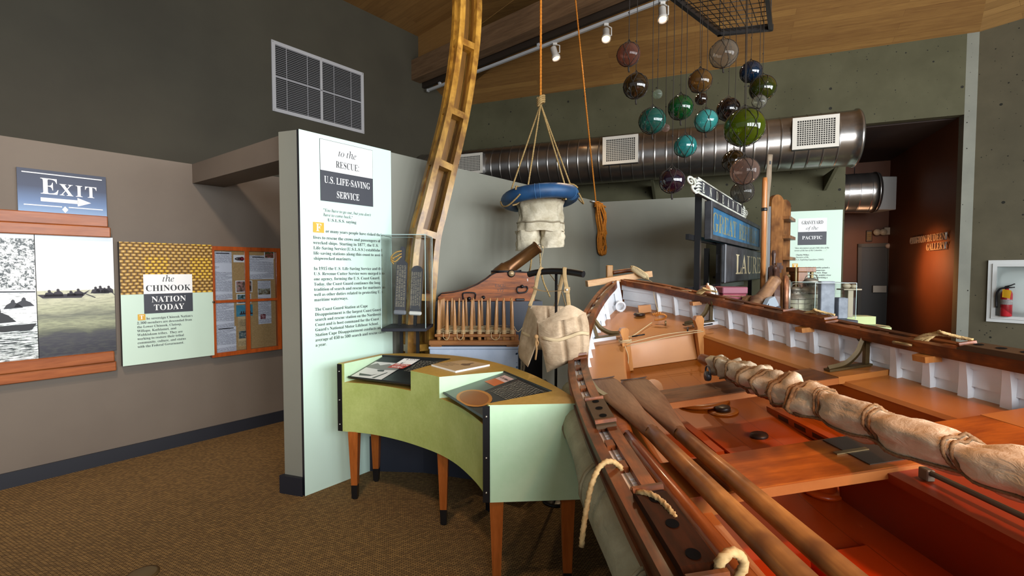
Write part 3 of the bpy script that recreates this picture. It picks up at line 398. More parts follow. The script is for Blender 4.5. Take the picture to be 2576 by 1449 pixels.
def text(name,lines,size,mat_,par,x,z,y,lead=1.6,align='l',st='b',thin=.012,track=0.0,M=None,depth=0.0,label=None,fit=None,sx=.9,ref=None):
    cu=bpy.data.curves.new(name,'CURVE'); cu.dimensions='2D'; cu.fill_mode='FRONT' if not depth else 'BOTH'; cu.extrude=depth
    cu.offset=-thin*size*.15
    if ref: sx=ref[1]/lay(lines[ref[0]],size,st,track)[1]
    for i,ln in enumerate(lines):
        ps,w=lay(ln,size,st,track)
        k=sx; w*=sx
        if fit: k=fit*sx/w; w=fit
        ox=x-(w if align=='r' else w/2 if align=='c' else 0); oz=z-i*lead*size
        for p in ps:
            sp=cu.splines.new('POLY'); sp.points.add(len(p)-1); sp.use_cyclic_u=True
            for q,(a,b) in zip(sp.points,p): q.co=(ox+a*k,oz+b,0,1)
    tmp=bpy.data.objects.new(name,cu)
    me=bpy.data.meshes.new_from_object(tmp); bpy.data.objects.remove(tmp); bpy.data.curves.remove(cu)
    T=(M or Mx())@Mx.Translation((0,y,0))@Mx.Rotation(PI/2,4,'X')
    me.transform(T); me.materials.clear(); me.materials.append(mat_); me.name=name
    o=bpy.data.objects.new(name,me); COL.objects.link(o); o.parent=par; WM[o]=WM[par].copy() if par else Mx()
    if label: o['label']=label
    return o
# ---------------------------------------------------------------- camera
cd=bpy.data.cameras.new('camera'); cd.sensor_width=36; cd.lens=36*F/2576; cd.clip_start=.02
co=bpy.data.objects.new('camera',cd); COL.objects.link(co); co.location=CAM; co.rotation_euler=(PI/2-PT,0,0); SC.camera=co
# ---------------------------------------------------------------- room
AZ=R(40); LD=V((math.sin(AZ),math.cos(AZ),0)); LN=V((math.cos(AZ),-math.sin(AZ),0))   # left walls run along LD, face LN
P0=V((-3.215,3.931,0))                       # on the lower left wall
C0=V((-1.17,9.23,0)); C1=V((6.28,6.34,0))    # corners of the far wall
BD=(C1-C0).normalized(); BN=V((BD.y,-BD.x,0))                                       # far wall runs along BD, faces BN
RDr=V((.564,-.826,0)).normalized()
TOP=2.57
def frame(o,x): x=V(x).normalized(); y=V((0,0,1)).cross(x); m=Mx((x,y,V((0,0,1)))).transposed().to_4x4(); m.translation=V(o); return m
m_green=mat('dark_green_paint','3b372b',.75,c2='413d30',scale=1.2,bump=.02,bscale=120)
m_taupe=mat('taupe_paint','675d53',.7,c2='6e6459',scale=1.0,bump=.03,bscale=160)
m_grey=mat('grey_green_paint','7c7d72',.65,c2='828378',scale=1.0,bump=.02,bscale=160)
m_navy=mat('navy_base','1d2029',.5)
def concrete(name,a,b):
    t=NT(name); co=t.coord(); f=t.noise(co,1.6,5,.6)
    v=t.n('ShaderNodeTexVoronoi',feature='DISTANCE_TO_EDGE'); v.feature='F1'; v.inputs['Scale'].default_value=7; t.l(co,v.inputs['Vector'])
    sel=t.n('ShaderNodeTexVoronoi'); sel.inputs['Scale'].default_value=7; t.l(co,sel.inputs['Vector'])
    sr=t.math('GREATER_THAN',t.n('ShaderNodeSeparateColor').outputs[0],.5)
    sc=t.n('ShaderNodeSeparateColor'); t.l(sel.outputs['Color'],sc.inputs[0])
    rad=t.math('MULTIPLY',t.math('POWER',sc.outputs[0],3.0),.17)
    pit=t.math('LESS_THAN',v.outputs['Distance'],rad)
    v2=t.n('ShaderNodeTexVoronoi'); v2.inputs['Scale'].default_value=24; t.l(co,v2.inputs['Vector'])
    s2=t.n('ShaderNodeSeparateColor'); t.l(v2.outputs['Color'],s2.inputs[0])
    pit2=t.math('LESS_THAN',v2.outputs['Distance'],t.math('MULTIPLY',t.math('POWER',s2.outputs[1],4.0),.2))
    p=t.math('MAXIMUM',pit,pit2)
    base=t.ramp(f,[(.35,a),(.65,b)])
    t.bsdf(t.mix(p,base,'24231d'),.8,0,.3,0,t.math('MULTIPLY',p,-1.0),.5,.01)
    return t.mat
m_conc=concrete('green_concrete','484632','53513c'); m_conc2=concrete('lit_concrete','72736a','7e7f74'); m_concr=concrete('olive_concrete','514c3c','5d5745')
def carpet():
    t=NT('carpet'); co=t.coord(rot=(0,0,R(-14)))
    b=t.n('ShaderNodeTexBrick',i_Scale=1.0,i_Mortar_Size=.0035,i_Brick_Width=.024,i_Row_Height=.0105,i_Mortar_Smooth=.6); b.inputs['Color1'].default_value=(.35,.35,.35,1); b.inputs['Color2'].default_value=(1,1,1,1); b.inputs['Mortar'].default_value=(0,0,0,1); t.l(co,b.inputs[0])
    f=t.noise(co,300,2); g=t.noise(co,1.1,3)
    m=t.math('ADD',t.math('MULTIPLY',b.outputs[0],.7),t.math('MULTIPLY',f,.3))
    c=t.ramp(m,[(.1,'382c1c'),(.45,'7d6546'),(.95,'b8955f')])
    c=t.mix(t.math('MULTIPLY',g,.25),c,'6a5a3e')
    t.bsdf(c,.95,0,.1,0,m,.6,.006); return t.mat
fl=MB(); fl.add([(-9,-6,0),(10,-6,0),(10,14,0),(-9,14,0)],[(0,1,2,3)]); struct('floor',fl,carpet())
# lower left wall, with navy skirting
w=MB(); a=P0-LD*4.5; b=P0+LD*3.2
w.prism([(a.x,a.y),(b.x,b.y),((b-LN*.22).x,(b-LN*.22).y),((a-LN*.22).x,(a-LN*.22).y)],0,TOP); struct('wall_left',w,m_taupe)
w=MB(); o=a+LN*.015; e=b+LN*.015; w.prism([(o.x,o.y),(e.x,e.y),(b.x,b.y),(a.x,a.y)],0.0,.115); struct('baseboard_left',w,m_navy)
# tall upper wall behind it
a=C0-LD*11; b=C0+LD*.3
w=MB(); w.prism([(a.x,a.y),(b.x,b.y),((b-LN*.2).x,(b-LN*.2).y),((a-LN*.2).x,(a-LN*.2).y)],0,7.4); struct('wall_upper_left',w,m_green)
# partition: long face carries the tall panel; it returns behind the boat
E0=V((-1.49,3.238,0)); E1=V((1.257,6.631,0)); PD=(E1-E0).normalized(); PN=V((PD.y,-PD.x,0)); E2=E1+BD*1.4
w=MB(); q=E0+V((-.15,.05,0)); c=E1-PN*.15+BD*-.02+V((0,.12,0)); d=E2-BN*.15
w.prism([(E0.x,E0.y),(E1.x,E1.y),(E2.x,E2.y),(d.x,d.y),(c.x,c.y),(q.x,q.y)],0,TOP); struct('wall_partition',w,m_grey)
w=MB(); o=E0+V((.012,-.03,0)); u=q+V((-.03,-.022,0)); z=q+PD*.4+V((-.022,.018,0)); y_=q+PD*.4
w.prism([(o.x,o.y),(E0.x,E0.y),(q.x,q.y),(y_.x,y_.y),(z.x,z.y),(u.x,u.y)],0,.13); struct('baseboard_partition',w,m_navy)
# header of the opening between left wall and partition
w=MB(); a=E0; b=V((-2.93,4.275,0)); k=LD*.26
w.prism([(a.x,a.y),((a+k).x,(a+k).y),((b+k).x,(b+k).y),(b.x,b.y)],2.395,TOP-.001); struct('wall_header',w,m_taupe)
# far wall with an opening
OL=C0+BD*((V((4.91,6.87,0))-C0).length); OR=C0+BD*((V((6.16,6.39,0))-C0).length); ZT=3.72; EV=4.8
def seg(mb,a,b,z0,z1,n,t): mb.prism([(a.x,a.y),(b.x,b.y),((b-n*t).x,(b-n*t).y),((a-n*t).x,(a-n*t).y)],z0,z1)
w=MB(); seg(w,C0-BD*.4,OL,0,EV+.3,BN,.25); seg(w,OL,OR,ZT,EV+.3,BN,.13); struct('wall_back',w,m_conc)
w=MB(); seg(w,OR,C1,0,EV+.3,BN,.13); struct('wall_pier',w,m_conc2)  # same concrete as the far wall, stronger light on it painted in
RN=V((RDr.y,-RDr.x,0)); w=MB(); seg(w,C1,C1+RDr*7,0,EV,RN,.25); struct('wall_right',w,m_concr)
# gallery passage behind the opening
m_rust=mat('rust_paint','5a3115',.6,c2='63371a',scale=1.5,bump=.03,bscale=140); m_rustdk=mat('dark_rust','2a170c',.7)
GD=V((.44,1,0)).normalized(); GN=V((-GD.y,GD.x,0)); G0=OR-BN*.13; G1=G0+GD*2.75; GE=V((-GD.y,GD.x,0))
w=MB(); p=[G0,G1,G1-GN*.2,G0-GN*.1+GD*.3]; w.prism([(v.x,v.y) for v in p][::-1],0,ZT+.25); struct('wall_gallery_right',w,m_rust)
w=MB(); seg(w,G1+GE*3.2,G1,0,ZT+.25,-GD,.2); struct('wall_gallery_end',w,m_rust)
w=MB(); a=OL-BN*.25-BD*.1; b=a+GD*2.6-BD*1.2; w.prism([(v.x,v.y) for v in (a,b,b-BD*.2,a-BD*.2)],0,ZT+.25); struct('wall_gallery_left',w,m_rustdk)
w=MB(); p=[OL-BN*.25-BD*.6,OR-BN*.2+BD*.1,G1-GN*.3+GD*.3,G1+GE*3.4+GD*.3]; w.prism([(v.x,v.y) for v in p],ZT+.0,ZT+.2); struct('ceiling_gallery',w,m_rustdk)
# door in the passage's end wall (dark steel leaf in a grey frame)
dm=frame(onpl(2230,760,G1-GD*.005,GD)*1.0,-GE); dl=onpl(2166,760,G1-GD*.005,GD); dr=onpl(2232,760,G1-GD*.005,GD); dw=(dr-dl).length
dm=frame(V((dl.x,dl.y,0)),(dr-dl)); d=thing('door_1','dark steel door at the end of the passage',None,M=dm); del d['label']; d['kind']='structure'
b=MB(); b.box(-.06,.0,-.06,.0,0,2.12); b.box(dw,dw+.05,-.06,0,0,2.12); b.box(-.06,dw+.05,-.06,0,2.05,2.12); O('door_frame',b,mat('door_frame_paint','3a3832',.5),d,local=True)
b=MB(); b.box(0,dw,-.03,-.005,0,2.05); lf=O('door_leaf',b,mat('door_leaf_paint','1f1d19',.45),d,local=True)
b=MB(); b.cbox(dw*.42,dw*.95,-.09,-.03,1.16,1.30); O('push_bar',b,mat('brushed_steel','8d8478',.35,1),lf,local=True)
# ceilings, gable board and beam
SL=.575
def dist(p): return (V((p[0],p[1],0))-C0).dot(BN)
def zc(p): return EV+SL*dist(p)
DB=LN.copy()                                                          # beams run out from the left wall
def lw(px,py): return onpl(px,py,C0,LN)
F0=lw(1052,105); F0=V((F0.x,F0.y,0)); ZL=5.83
m_ceilR=boards('cedar_boards_along_far_wall','6b4a2a','94703f','X',.085,rot=math.atan2(-BD.y,BD.x))
m_ceilL=boards('cedar_boards_across','6f4f2b','946f40','X',.085,rot=math.atan2(-DB.y,DB.x))
n1=BN; n2=RN
hip=(n1+n2).normalized(); hk=1/hip.dot(n1)
Hh=C1+hip*hk*6.5; FE=F0+DB*9.5
w=MB(); pl=[C0-BD*.3+BN*0,C1,Hh,FE,F0,F0-DB*.3]
w.add([(v.x,v.y,zc(v)) for v in pl],[(5,4,3,2,1,0)]); w.add([(v.x,v.y,zc(v)+.12) for v in pl],[(0,1,2,3,4,5)]); struct('ceiling_slope',w,m_ceilR)
w=MB(); r1=C1+RDr*8; r2=r1+n2*6.5; zz=lambda v:EV+SL*((v-C1).dot(n2))
w.add([(v.x,v.y,zz(v)) for v in (C1,r1,r2,Hh)],[(3,2,1,0)]); struct('ceiling_right',w,boards('cedar_boards_along_right_wall','7a5a35','a88350','X',.085,rot=math.atan2(-RDr.y,RDr.x)))
w=MB(); A=[F0-DB*.3,FE,FE-LD*11,F0-LD*11-DB*.3]
w.add([(v.x,v.y,ZL+.06*max(0,(v-F0).dot(DB))) for v in A],[(0,1,2,3)]); struct('ceiling_left',w,m_ceilL)
w=MB(); n=24; top=[];bot=[]
for i in range(n+1):
    v=F0+DB*(9.5*i/n-.3); t_=ZL+.06*max(0,(v-F0).dot(DB))+.02; top.append((v.x,v.y,max(t_,zc(v)))); bot.append((v.x,v.y,min(zc(v),t_)-.01))
w.add(top+bot,[(i,i+1,n+2+i,n+1+i) for i in range(n)]); struct('trim_gable',w,m_ceilL)
m_beam=wood('beam_fir','5d4733','7a6148','X',1.4,.55,0,12)
bm=frame(lw(1046,190)*1.0,DB); bm.translation.z=0
w=MB(); w.box(-.2,9,-.10,.10,5.02,5.37); o=O('beam',w,m_beam,None); o.data.transform(Mx()); o.matrix_world=bm; o['kind']='structure'
w=MB(); w.box(-.2,9,.14,.2,4.95,5.16); o=O('trim_beam_board',w,mat('dark_fascia','2b2119',.6),None); o.matrix_world=bm; o['kind']='structure'
# ---------------------------------------------------------------- left wall: timber rails, picture boards, panels
m_rail=wood('rail_cherry','85461f','a65f30','X',2.2,.4,.12,9)
def wl(px,py,off=0.0):
    p=onpl(px,py,P0+LN*off,LN); d=p-P0; return d.dot(LD),p.z
WLM=frame(P0,LD)
x_r0=wl(277,560,.06)[0]; z1=wl(0,527,.06)[1]; z2=wl(0,583,.06)[1]; z2b=wl(270,575,.06)[1]
xl=-2.2
def profile_rail(name,label,xr,zt,zb,zm,t1,t2):
    t=thing(name,label,'rail',M=frame(P0,LD)); b=MB(); b.cbox(xl,xr-.012,-t1,0,zm,zt,.006); O('upper_board',b,m_rail,t,local=True)
    b=MB(); b.cbox(xl,xr,-t2,0,zb,zm,.006); O('lower_board',b,m_rail,t,local=True); return t
zt=wl(150,536,.06)[1]; zm=wl(150,565,.06)[1]; zb=wl(150,592,.07)[1]
profile_rail('picture_rail','upper stepped cherry wood rail under the blue exit sign',x_r0,zt,zb,zm,.055,.07)
zt2=wl(150,897,.06)[1]; zm2=wl(150,925,.06)[1]; zb2=wl(150,951,.06)[1]; x_r1=wl(293,905,.06)[0]
profile_rail('picture_rail','lower stepped cherry wood rail beneath the two picture boards',x_r1,zt2,zb2,zm2,.07,.055)
xm=wl(88,620,.03)[0]; xe=wl(276,620,.03)[0]
# right picture: pale sky over a sea, two canoes of paddlers
def sea_mat(x0,x1,z0,z1):
    t=NT('sea_photo'); tc=t.n('ShaderNodeTexCoord'); sp=t.n('ShaderNodeSeparateXYZ'); t.l(tc.outputs['Object'],sp.inputs[0])
    v=t.math('DIVIDE',t.math('SUBTRACT',sp.outputs[2],z0),z1-z0)
    co=t.coord((3,1,16)); f=t.noise(co,1.6,5,.62,.5); g=t.noise(t.coord((10,1,60)),1.5,3,.6)
    sky=t.ramp(v,[(.5,'f1eed9'),(.62,'eef2f3'),(1,'e2ecf4')])
    sv=t.math('ADD',v,t.math('MULTIPLY',t.math('SUBTRACT',f,.5),.16))
    sea=t.ramp(sv,[(.03,'2c2b36'),(.17,'3b3a42'),(.2,'5f6350'),(.27,'a3a886'),(.33,'6c6f5e'),(.4,'b4b795'),(.5,'c9c9ab')])
    sea=t.mix(t.math('MULTIPLY',t.ramp(g,[(.45,(0,0,0)),(.6,(1,1,1))]),.35),sea,'53564c')
    t.bsdf(t.mix(t.math('GREATER_THAN',v,.545),sea,sky),.35,0,.4); return t.mat
def line_mat(z0,z1):
    t=NT('engraving'); tc=t.n('ShaderNodeTexCoord'); sp=t.n('ShaderNodeSeparateXYZ'); t.l(tc.outputs['Object'],sp.inputs[0])
    v=t.math('DIVIDE',t.math('SUBTRACT',sp.outputs[2],z0),z1-z0)
    f=t.noise(t.coord(),52,7,.8,.25); h=t.noise(t.coord((6,1,70)),2.2,5,.7,.4); big=t.noise(t.coord(),5,4,.6)
    leaf=t.ramp(t.math('ADD',f,t.math('MULTIPLY',big,.35)),[(.62,'18282c'),(.7,'f0f6f7')])
    roof=t.ramp(h,[(.36,'3b4a4c'),(.44,'eef4f5')])
    wat=t.ramp(t.math('ADD',h,t.math('MULTIPLY',big,.2)),[(.54,'0f1f22'),(.62,'e6f1f1')])
    a=t.mix(t.math('GREATER_THAN',v,.56),roof,leaf); a=t.mix(t.math('GREATER_THAN',v,.29),wat,a)
    a=t.mix(t.math('GREATER_THAN',v,.965),a,'eef5f8')
    t.bsdf(a,.35,0,.4); return t.mat
def board(name,label,x0,x1,z0,z1,t,m,cat_='picture',edge=None,M=None,parts=True,off=0.0):
    th=thing(name,label,cat_,M=(M or WLM)@Mx.Translation((x0,-off,z0))); b=MB(); b.box(0,x1-x0,-t,-.0,0,z1-z0); 
    O('backing_board',b,edge or mat('dark_edge','20222b',.4),th,local=True)
    if m:
        b=MB(); b.add([(0,-t-.001,0),(x1-x0,-t-.001,0),(x1-x0,-t-.001,z1-z0),(0,-t-.001,z1-z0)],[(0,1,2,3)]); O('printed_face',b,m,th,local=True)
    return th
zA,zB=zt2+.0,zb
m_black=mat('ink_black','16171b',.5); m_ink=mat('ink_grey','2a2c33',.5); m_white=mat('ink_white','f4f6f6',.5); m_gold=mat('gold_square','d6a62a',.5); m_char=mat('charcoal_block','33363f',.5)
sea=board('sea_picture','photo board of two canoes of paddlers on a sunlit sea',xm,xe+.02,zA,zB,.03,sea_mat(0,1,0,zB-zA))
def silh(pts,par,y,m,name):
    b=MB(); n=len(pts); b.add([(x,y,z) for x,z in pts],[tuple(range(n))]); return O(name,b,m,par,local=True)
hw_=(xe+.02-xm); hh=zB-zA; zw=hh*.5
def canoe(x,z,L,hs,par,m):
    b=MB(); y=-.0335
    b.add([(x-L/2,y,z+.045*L),(x-L/2+.1*L,y,z-.05*L),(x+L/2-.18*L,y,z-.06*L),(x+L/2,y,z+.15*L),(x+L/2-.16*L,y,z+.045*L)],[(0,1,2,3,4)])
    for k,hx in enumerate(hs):
        c=x+hx*L; r=1+.25*math.sin(k*2.3)
        b.add([(c-.03*r,y,z-.004),(c+.03,y,z-.004),(c+.026,y,z+.02*r),(c+.008,y,z+.034*r),(c-.02,y,z+.026*r)],[(0,1,2,3,4)])
        b.add([(c+.009*math.cos(q*PI/4),y,z+.038*r+.011*math.sin(q*PI/4)) for q in range(8)],[tuple(range(8))])
    b.add([(x+.32*L,y,z+.022),(x+.33*L,y,z+.027),(x+.6*L,y,z-.018),(x+.59*L,y,z-.024)],[(0,1,2,3)])
    return O('canoe_silhouette',b,m,par,local=True)
m_sil=mat('silhouette','35323c',.6); canoe(.15,zw+.0,.30,(-.28,-.12,.12,.26),sea,m_sil); canoe(.37,zw+.018,.13,(-.3,-.08,.12,.32),sea,m_sil)
eng=board('engraving_picture','black and white engraving board of a hut, trees and boatmen',xl,xm-.004,zA,zB,.03,line_mat(0,zB-zA))
def blob(par,cx,cz,s,m):
    pts=[(-.16,0),(-.11,.1),(-.04,.15),(-.03,.2),(.0,.23),(.03,.2),(.035,.15),(.1,.11),(.17,.02)]
    silh([(cx+a*s,cz+c*s) for a,c in pts],par,-.0335,m,'boatman_silhouette')
we=xm-.004-xl; blob(eng,we-.2,hh*.295,.55,m_black); blob(eng,we-.12,hh*.41,.3,m_ink); blob(eng,we-.065,hh*.42,.32,m_ink)
silh([(we-.62,hh*.28),(we-.5,hh*.235),(we-.03,hh*.235),(we-.003,hh*.285),(we-.3,hh*.275)],eng,-.034,m_black,'skiff_silhouette')
silh([(we-.9,hh*.57),(we-.003,hh*.545),(we-.003,hh*.535),(we-.9,hh*.56)],eng,-.034,m_ink,'eave_line')
# exit sign
def grad(name,stops,z0,z1,rough=.4):
    t=NT(name); tc=t.n('ShaderNodeTexCoord'); sp=t.n('ShaderNodeSeparateXYZ'); t.l(tc.outputs['Object'],sp.inputs[0])
    v=t.math('DIVIDE',t.math('SUBTRACT',sp.outputs[2],z0),z1-z0); t.bsdf(t.ramp(v,stops),rough,0,.4); return t.mat
x0=wl(42,440,.03)[0]; x1=wl(267,470,.03)[0]; za=zt; zb_=wl(150,432,.03)[1]; W=x1-x0; Hs=zb_-za
ex=board('exit_sign','blue exit sign with white arrow standing on the wood rail',x0,x1,za,zb_,.025,grad('exit_blue',[(0,'7b9ac0'),(.25,'56729e'),(.6,'1e2a4a'),(1,'171f3a')],0,Hs),'sign')
text('lettering',['E'],Hs*.37,m_white,ex,W*.235,Hs*.44,-.0275); text('lettering',['XIT'],Hs*.27,m_white,ex,W*.445,Hs*.44,-.0275,track=.012)
b=MB(); y=-.0275
for (xa,xb,zq) in ((.05,.95,.9),(.06,.47,.15),(.545,.95,.15)): b.add([(W*xa,y,Hs*zq),(W*xb,y,Hs*zq),(W*xb,y,Hs*(zq+.022)),(W*xa,y,Hs*(zq+.022))],[(0,1,2,3)])
b.add([(W*.505+W*.035*p,y,Hs*.1+Hs*.08*q) for p,q in ((-1,0),(0,-1),(1,0),(0,1))],[(0,1,2,3)])
b.add([(W*.24,y,Hs*.26),(W*.66,y,Hs*.26),(W*.66,y,Hs*.35),(W*.24,y,Hs*.35)],[(0,1,2,3)]); b.add([(W*.65,y,Hs*.2),(W*.81,y,Hs*.305),(W*.65,y,Hs*.41)],[(0,1,2)])
O('arrow_and_rules',b,m_white,ex,local=True)
# Chinook panel
m_mint=mat('mint_panel','c3dccb',.4,c2='c8e0d0',scale=.8)
x0=wl(304,760,.06)[0]; x1=wl(536,750,.06)[0]; z0=wl(420,908,.06)[1]; z1=wl(420,612,.06)[1]; W=x1-x0; Hs=z1-z0
def weave():
    t=NT('basket_weave'); co=t.coord(); sp=t.n('ShaderNodeSeparateXYZ'); t.l(co,sp.inputs[0])
    zr=t.math('DIVIDE',t.math('ADD',sp.outputs[2],t.math('MULTIPLY',t.noise(t.coord((1,1,.2),(3,0,0)),14,2,.5),.012)),.027); row=t.math('FLOOR',zr); fz=t.math('FRACT',zr)
    w_=t.noise(t.coord((1,1,1)),9,2,.5); fx=t.math('FRACT',t.math('ADD',t.math('ADD',t.math('DIVIDE',sp.outputs[0],.043),t.math('MULTIPLY',row,.5)),t.math('MULTIPLY',w_,.8)))
    bead=t.math('MULTIPLY',t.math('POWER',t.math('SINE',t.math('MULTIPLY',fx,PI)),1.0),t.math('POWER',t.math('SINE',t.math('MULTIPLY',fz,PI)),.9))
    st=t.math('GREATER_THAN',t.math('SINE',t.math('MULTIPLY',t.math('FLOOR',t.math('DIVIDE',sp.outputs[0],.165)),2.4)),.1); sz=t.math('GREATER_THAN',t.math('SINE',t.math('MULTIPLY',t.math('FLOOR',t.math('DIVIDE',sp.outputs[2],.102)),1.9)),-.2)
    k=t.math('MULTIPLY',st,sz)
    a=t.ramp(bead,[(0,'4a3408'),(.3,'9a6f18'),(.6,'d0a22a'),(1,'f0d05a')]); c=t.ramp(bead,[(0,'4a3408'),(.3,'855f22'),(.6,'b18838'),(1,'dcbd78')])
    t.bsdf(t.mix(k,c,a),.5,0,.4,0,bead,.4,.006); return t.mat
ch=board('chinook_panel','mint text panel topped with woven basket pattern, beside the cork board',x0,x1,z0,z1,.06,m_mint,'panel')
zs=Hs*.575
b=MB(); b.add([(0,-.0625,zs),(W,-.0625,zs),(W,-.0625,Hs),(0,-.0625,Hs)],[(0,1,2,3)]); O('basket_photo',b,weave(),ch,local=True)
def rect(par,x0,x1,z0,z1,y,m,name): b=MB(); b.add([(x0,y,z0),(x1,y,z0),(x1,y,z1),(x0,y,z1)],[(0,1,2,3)]); return O(name,b,m,par,local=True)
def uvx(px,py): a,z=wl(px,py,.06); return a-x0,z-z0
a0=uvx(360,700); a1=uvx(483,700)
zt_=uvx(421,690)[1]; zm_=uvx(421,738)[1]; zl_=uvx(421,786)[1]; xc=(a0[0]+a1[0])/2
rect(ch,a0[0],a1[0],zm_,zt_,-.064,m_white,'title_block'); rect(ch,a0[0],a1[0],zl_,zm_,-.064,m_char,'title_block',)
k=zt_-zm_
text('lettering',['the'],k*.3,m_black,ch,xc,zm_+k*.62,-.0652,align='c',st='i'); text('lettering',['CHINOOK'],k*.3,m_black,ch,xc,zm_+k*.14,-.0652,align='c',thin=.03)
text('lettering',['NATION','TODAY'],k*.29,m_white,ch,xc,zm_-k*.43,-.0652,align='c',lead=1.45,thin=.03)
g=uvx(356,798); gs=.052; rect(ch,g[0]-gs/2,g[0]+gs/2,g[1]-gs/2,g[1]+gs/2,-.064,m_gold,'initial_square'); text('lettering',['T'],.034,m_white,ch,g[0],g[1]-.017,-.0652,align='c')
bt=['2,300 members are descended from','the Lower Chinook, Clatsop,','Willapa, Kathlamet, and','Wahkiakum tribes.  They are','working to restore their tribal','community, culture, and status','with the Federal Government.']
tx=uvx(345,812); tl=uvx(350,880); sz=.0195; ld=(uvx(430,812)[1]-uvx(430,874)[1])/6*1.0
text('lettering',['he sovereign Chinook Nation’s'],sz,m_ink,ch,g[0]+gs/2+.006,uvx(380,802)[1]-.004,-.064,thin=.03)
text('lettering',bt,sz,m_ink,ch,tx[0]-.002,uvx(345,814)[1]-.006,-.064,lead=(zs-.0-.26)/sz*0+1.72,thin=.03)
# cork board in a glazed wood frame
x0=wl(530,760,.05)[0]; x1=wl(706,750,.05)[0]; z0=wl(620,889,.05)[1]; z1=wl(620,622,.05)[1]; W=x1-x0; Hs=z1-z0
cb=thing('notice_board','cork notice board with pinned papers behind a wood framed pane','notice board',M=WLM@Mx.Translation((x0,0,z0)))
m_cork=mat('cork','a98758',.8,c2='bb9a68',scale=90,bump=.1); m_fr=wood('frame_cherry','8f4016','b3551f','Z',3,.35,.4,8)
b=MB(); b.box(.01,W-.01,-.018,0,.01,Hs-.01); O('cork_sheet',b,m_cork,cb,local=True)
b=MB(); f=.038; b.box(0,f,-.06,0,0,Hs); b.box(W-f,W,-.06,0,0,Hs); b.box(f,W-f,-.06,0,0,f); b.box(f,W-f,-.06,0,Hs-f,Hs); O('outer_frame',b,m_fr,cb,local=True)
b=MB(); b.box(W*.5-.018,W*.5+.018,-.06,-.04,f,Hs-f); b.box(f,W*.5-.018,-.058,-.04,Hs*.5-.012,Hs*.5+.012); b.box(W*.5+.018,W-f,-.058,-.04,Hs*.5-.012,Hs*.5+.012); O('glazing_bars',b,m_fr,cb,local=True)
b=MB(); b.lathe([(.0,0),(.012,0),(.012,.006),(0,.012)],12,Mx.Translation((.02,-.06,Hs*.5))@Mx.Rotation(PI/2,4,'X')); O('lock',b,mat('steel','b0aca6',.25,1),cb,local=True)
t=NT('thin_pane'); a=t.n('ShaderNodeBsdfTransparent'); g_=t.n('ShaderNodeBsdfGlossy',i_Roughness=.02); fr=t.n('ShaderNodeFresnel',i_IOR=1.45); mx=t.n('ShaderNodeMixShader'); t.l(fr.outputs[0],mx.inputs[0]); t.l(a.outputs[0],mx.inputs[1]); t.l(g_.outputs[0],mx.inputs[2]); t.l(mx.outputs[0],t.out.inputs[0]); m_pane=t.mat
b=MB(); b.box(f,W-f,-.047,-.045,f,Hs-f); O('pane',b,m_pane,cb,local=True)
def print_mat(name,bg,ink,rows):
    t=NT(name); co=t.coord(); sp=t.n('ShaderNodeSeparateXYZ'); t.l(co,sp.inputs[0])
    ln=t.math('GREATER_THAN',t.math('FRACT',t.math('MULTIPLY',sp.outputs[2],rows)),.5); wd=t.noise(t.coord((60,1,rows*.9)),2,1); gp=t.noise(t.coord((1,1,9)),2.5,0)
    k=t.math('MULTIPLY',t.math('MULTIPLY',ln,t.math('GREATER_THAN',wd,.42)),t.math('GREATER_THAN',gp,.42))
    t.bsdf(t.mix(t.math('MULTIPLY',k,.75),bg,ink),.7); return t.mat
m_sheet=print_mat('typed_sheet','dfe2ee','50546a',95); m_news=print_mat('newsprint','c9b083','5a4a30',80)
def photo_mat(name,cols,sc=16,seed=0):
    t=NT(name); f=t.noise(t.coord(loc=(seed,seed*2,0)),sc,3,.6,.8); t.bsdf(t.ramp(f,[(.3+.4*i/(len(cols)-1),c) for i,c in enumerate(cols)]),.35); return t.mat
def cbm(px,py): a,z=wl(px,py,.02); return a-x0,z-z0
Ty=-.0195
def sheet(label,q,m,y=Ty,cat_='paper',group=None,name='pinned_sheet',border=None,head=None):
    (xa,za),(xb,zb)=cbm(*q[0]),cbm(*q[1])
    t=thing(name,label,cat_,M=WLM@Mx.Translation((x0+xa,0,z0+zb)),group=group); w_,h_=xb-xa,za-zb
    b=MB(); b.box(0,w_,y-.0008,y,0,h_); O('paper',b,border or m,t,local=True)
    if border: rect(t,.008,w_-.008,.008,h_-.008,y-.0015,m,'image')
    if head: rect(t,w_*.12,w_*.88,h_-.022,h_-.014,y-.0012,m_ink,'heading')
    return t
wp=mat('photo_paper','e4e6ea',.4)
sheet('long typed sheet at left, upper half of the notice board',((537,632),(585,753)),m_sheet,head=1)
sheet('typed sheet at left just below the middle glazing bar',((540,756),(590,826)),m_sheet)
sheet('typed sheet in the bottom left corner of the notice board',((543,824),(595,884)),m_sheet,Ty-.001,head=1)
sheet('typed sheet at top right of the notice board',((627,642),(689,702)),m_sheet,head=1)
s=sheet('white card with a red and black fish drawing',((587,641),(619,660)),wp)
b=MB(); w_=.085; 
b.add([(.01+.09*(.5-.5*math.cos(q*PI/8)) if q<=8 else .01+.09*(.5+.5*math.cos((q-8)*PI/8)*1) ,Ty-.0016,.032+(.018 if q<8 else -.016)*math.sin((q%8)*PI/8)) for q in range(16)],[tuple(range(16))]); O('fish_body',b,mat('fish_black','3a2a2c',.5),s,local=True)
b=MB(); b.lathe([(0.0,0),(.02,0)],16,Mx.Translation((.075,Ty-.0022,.034))@Mx.Rotation(PI/2,4,'X')); O('fish_disc',b,mat('fish_red','b5304a',.5),s,local=True)
b=MB(); b.lathe([(0.0,0),(.006,0)],12,Mx.Translation((.03,Ty-.0022,.034))@Mx.Rotation(PI/2,4,'X')); O('fish_eye',b,wp,s,local=True)
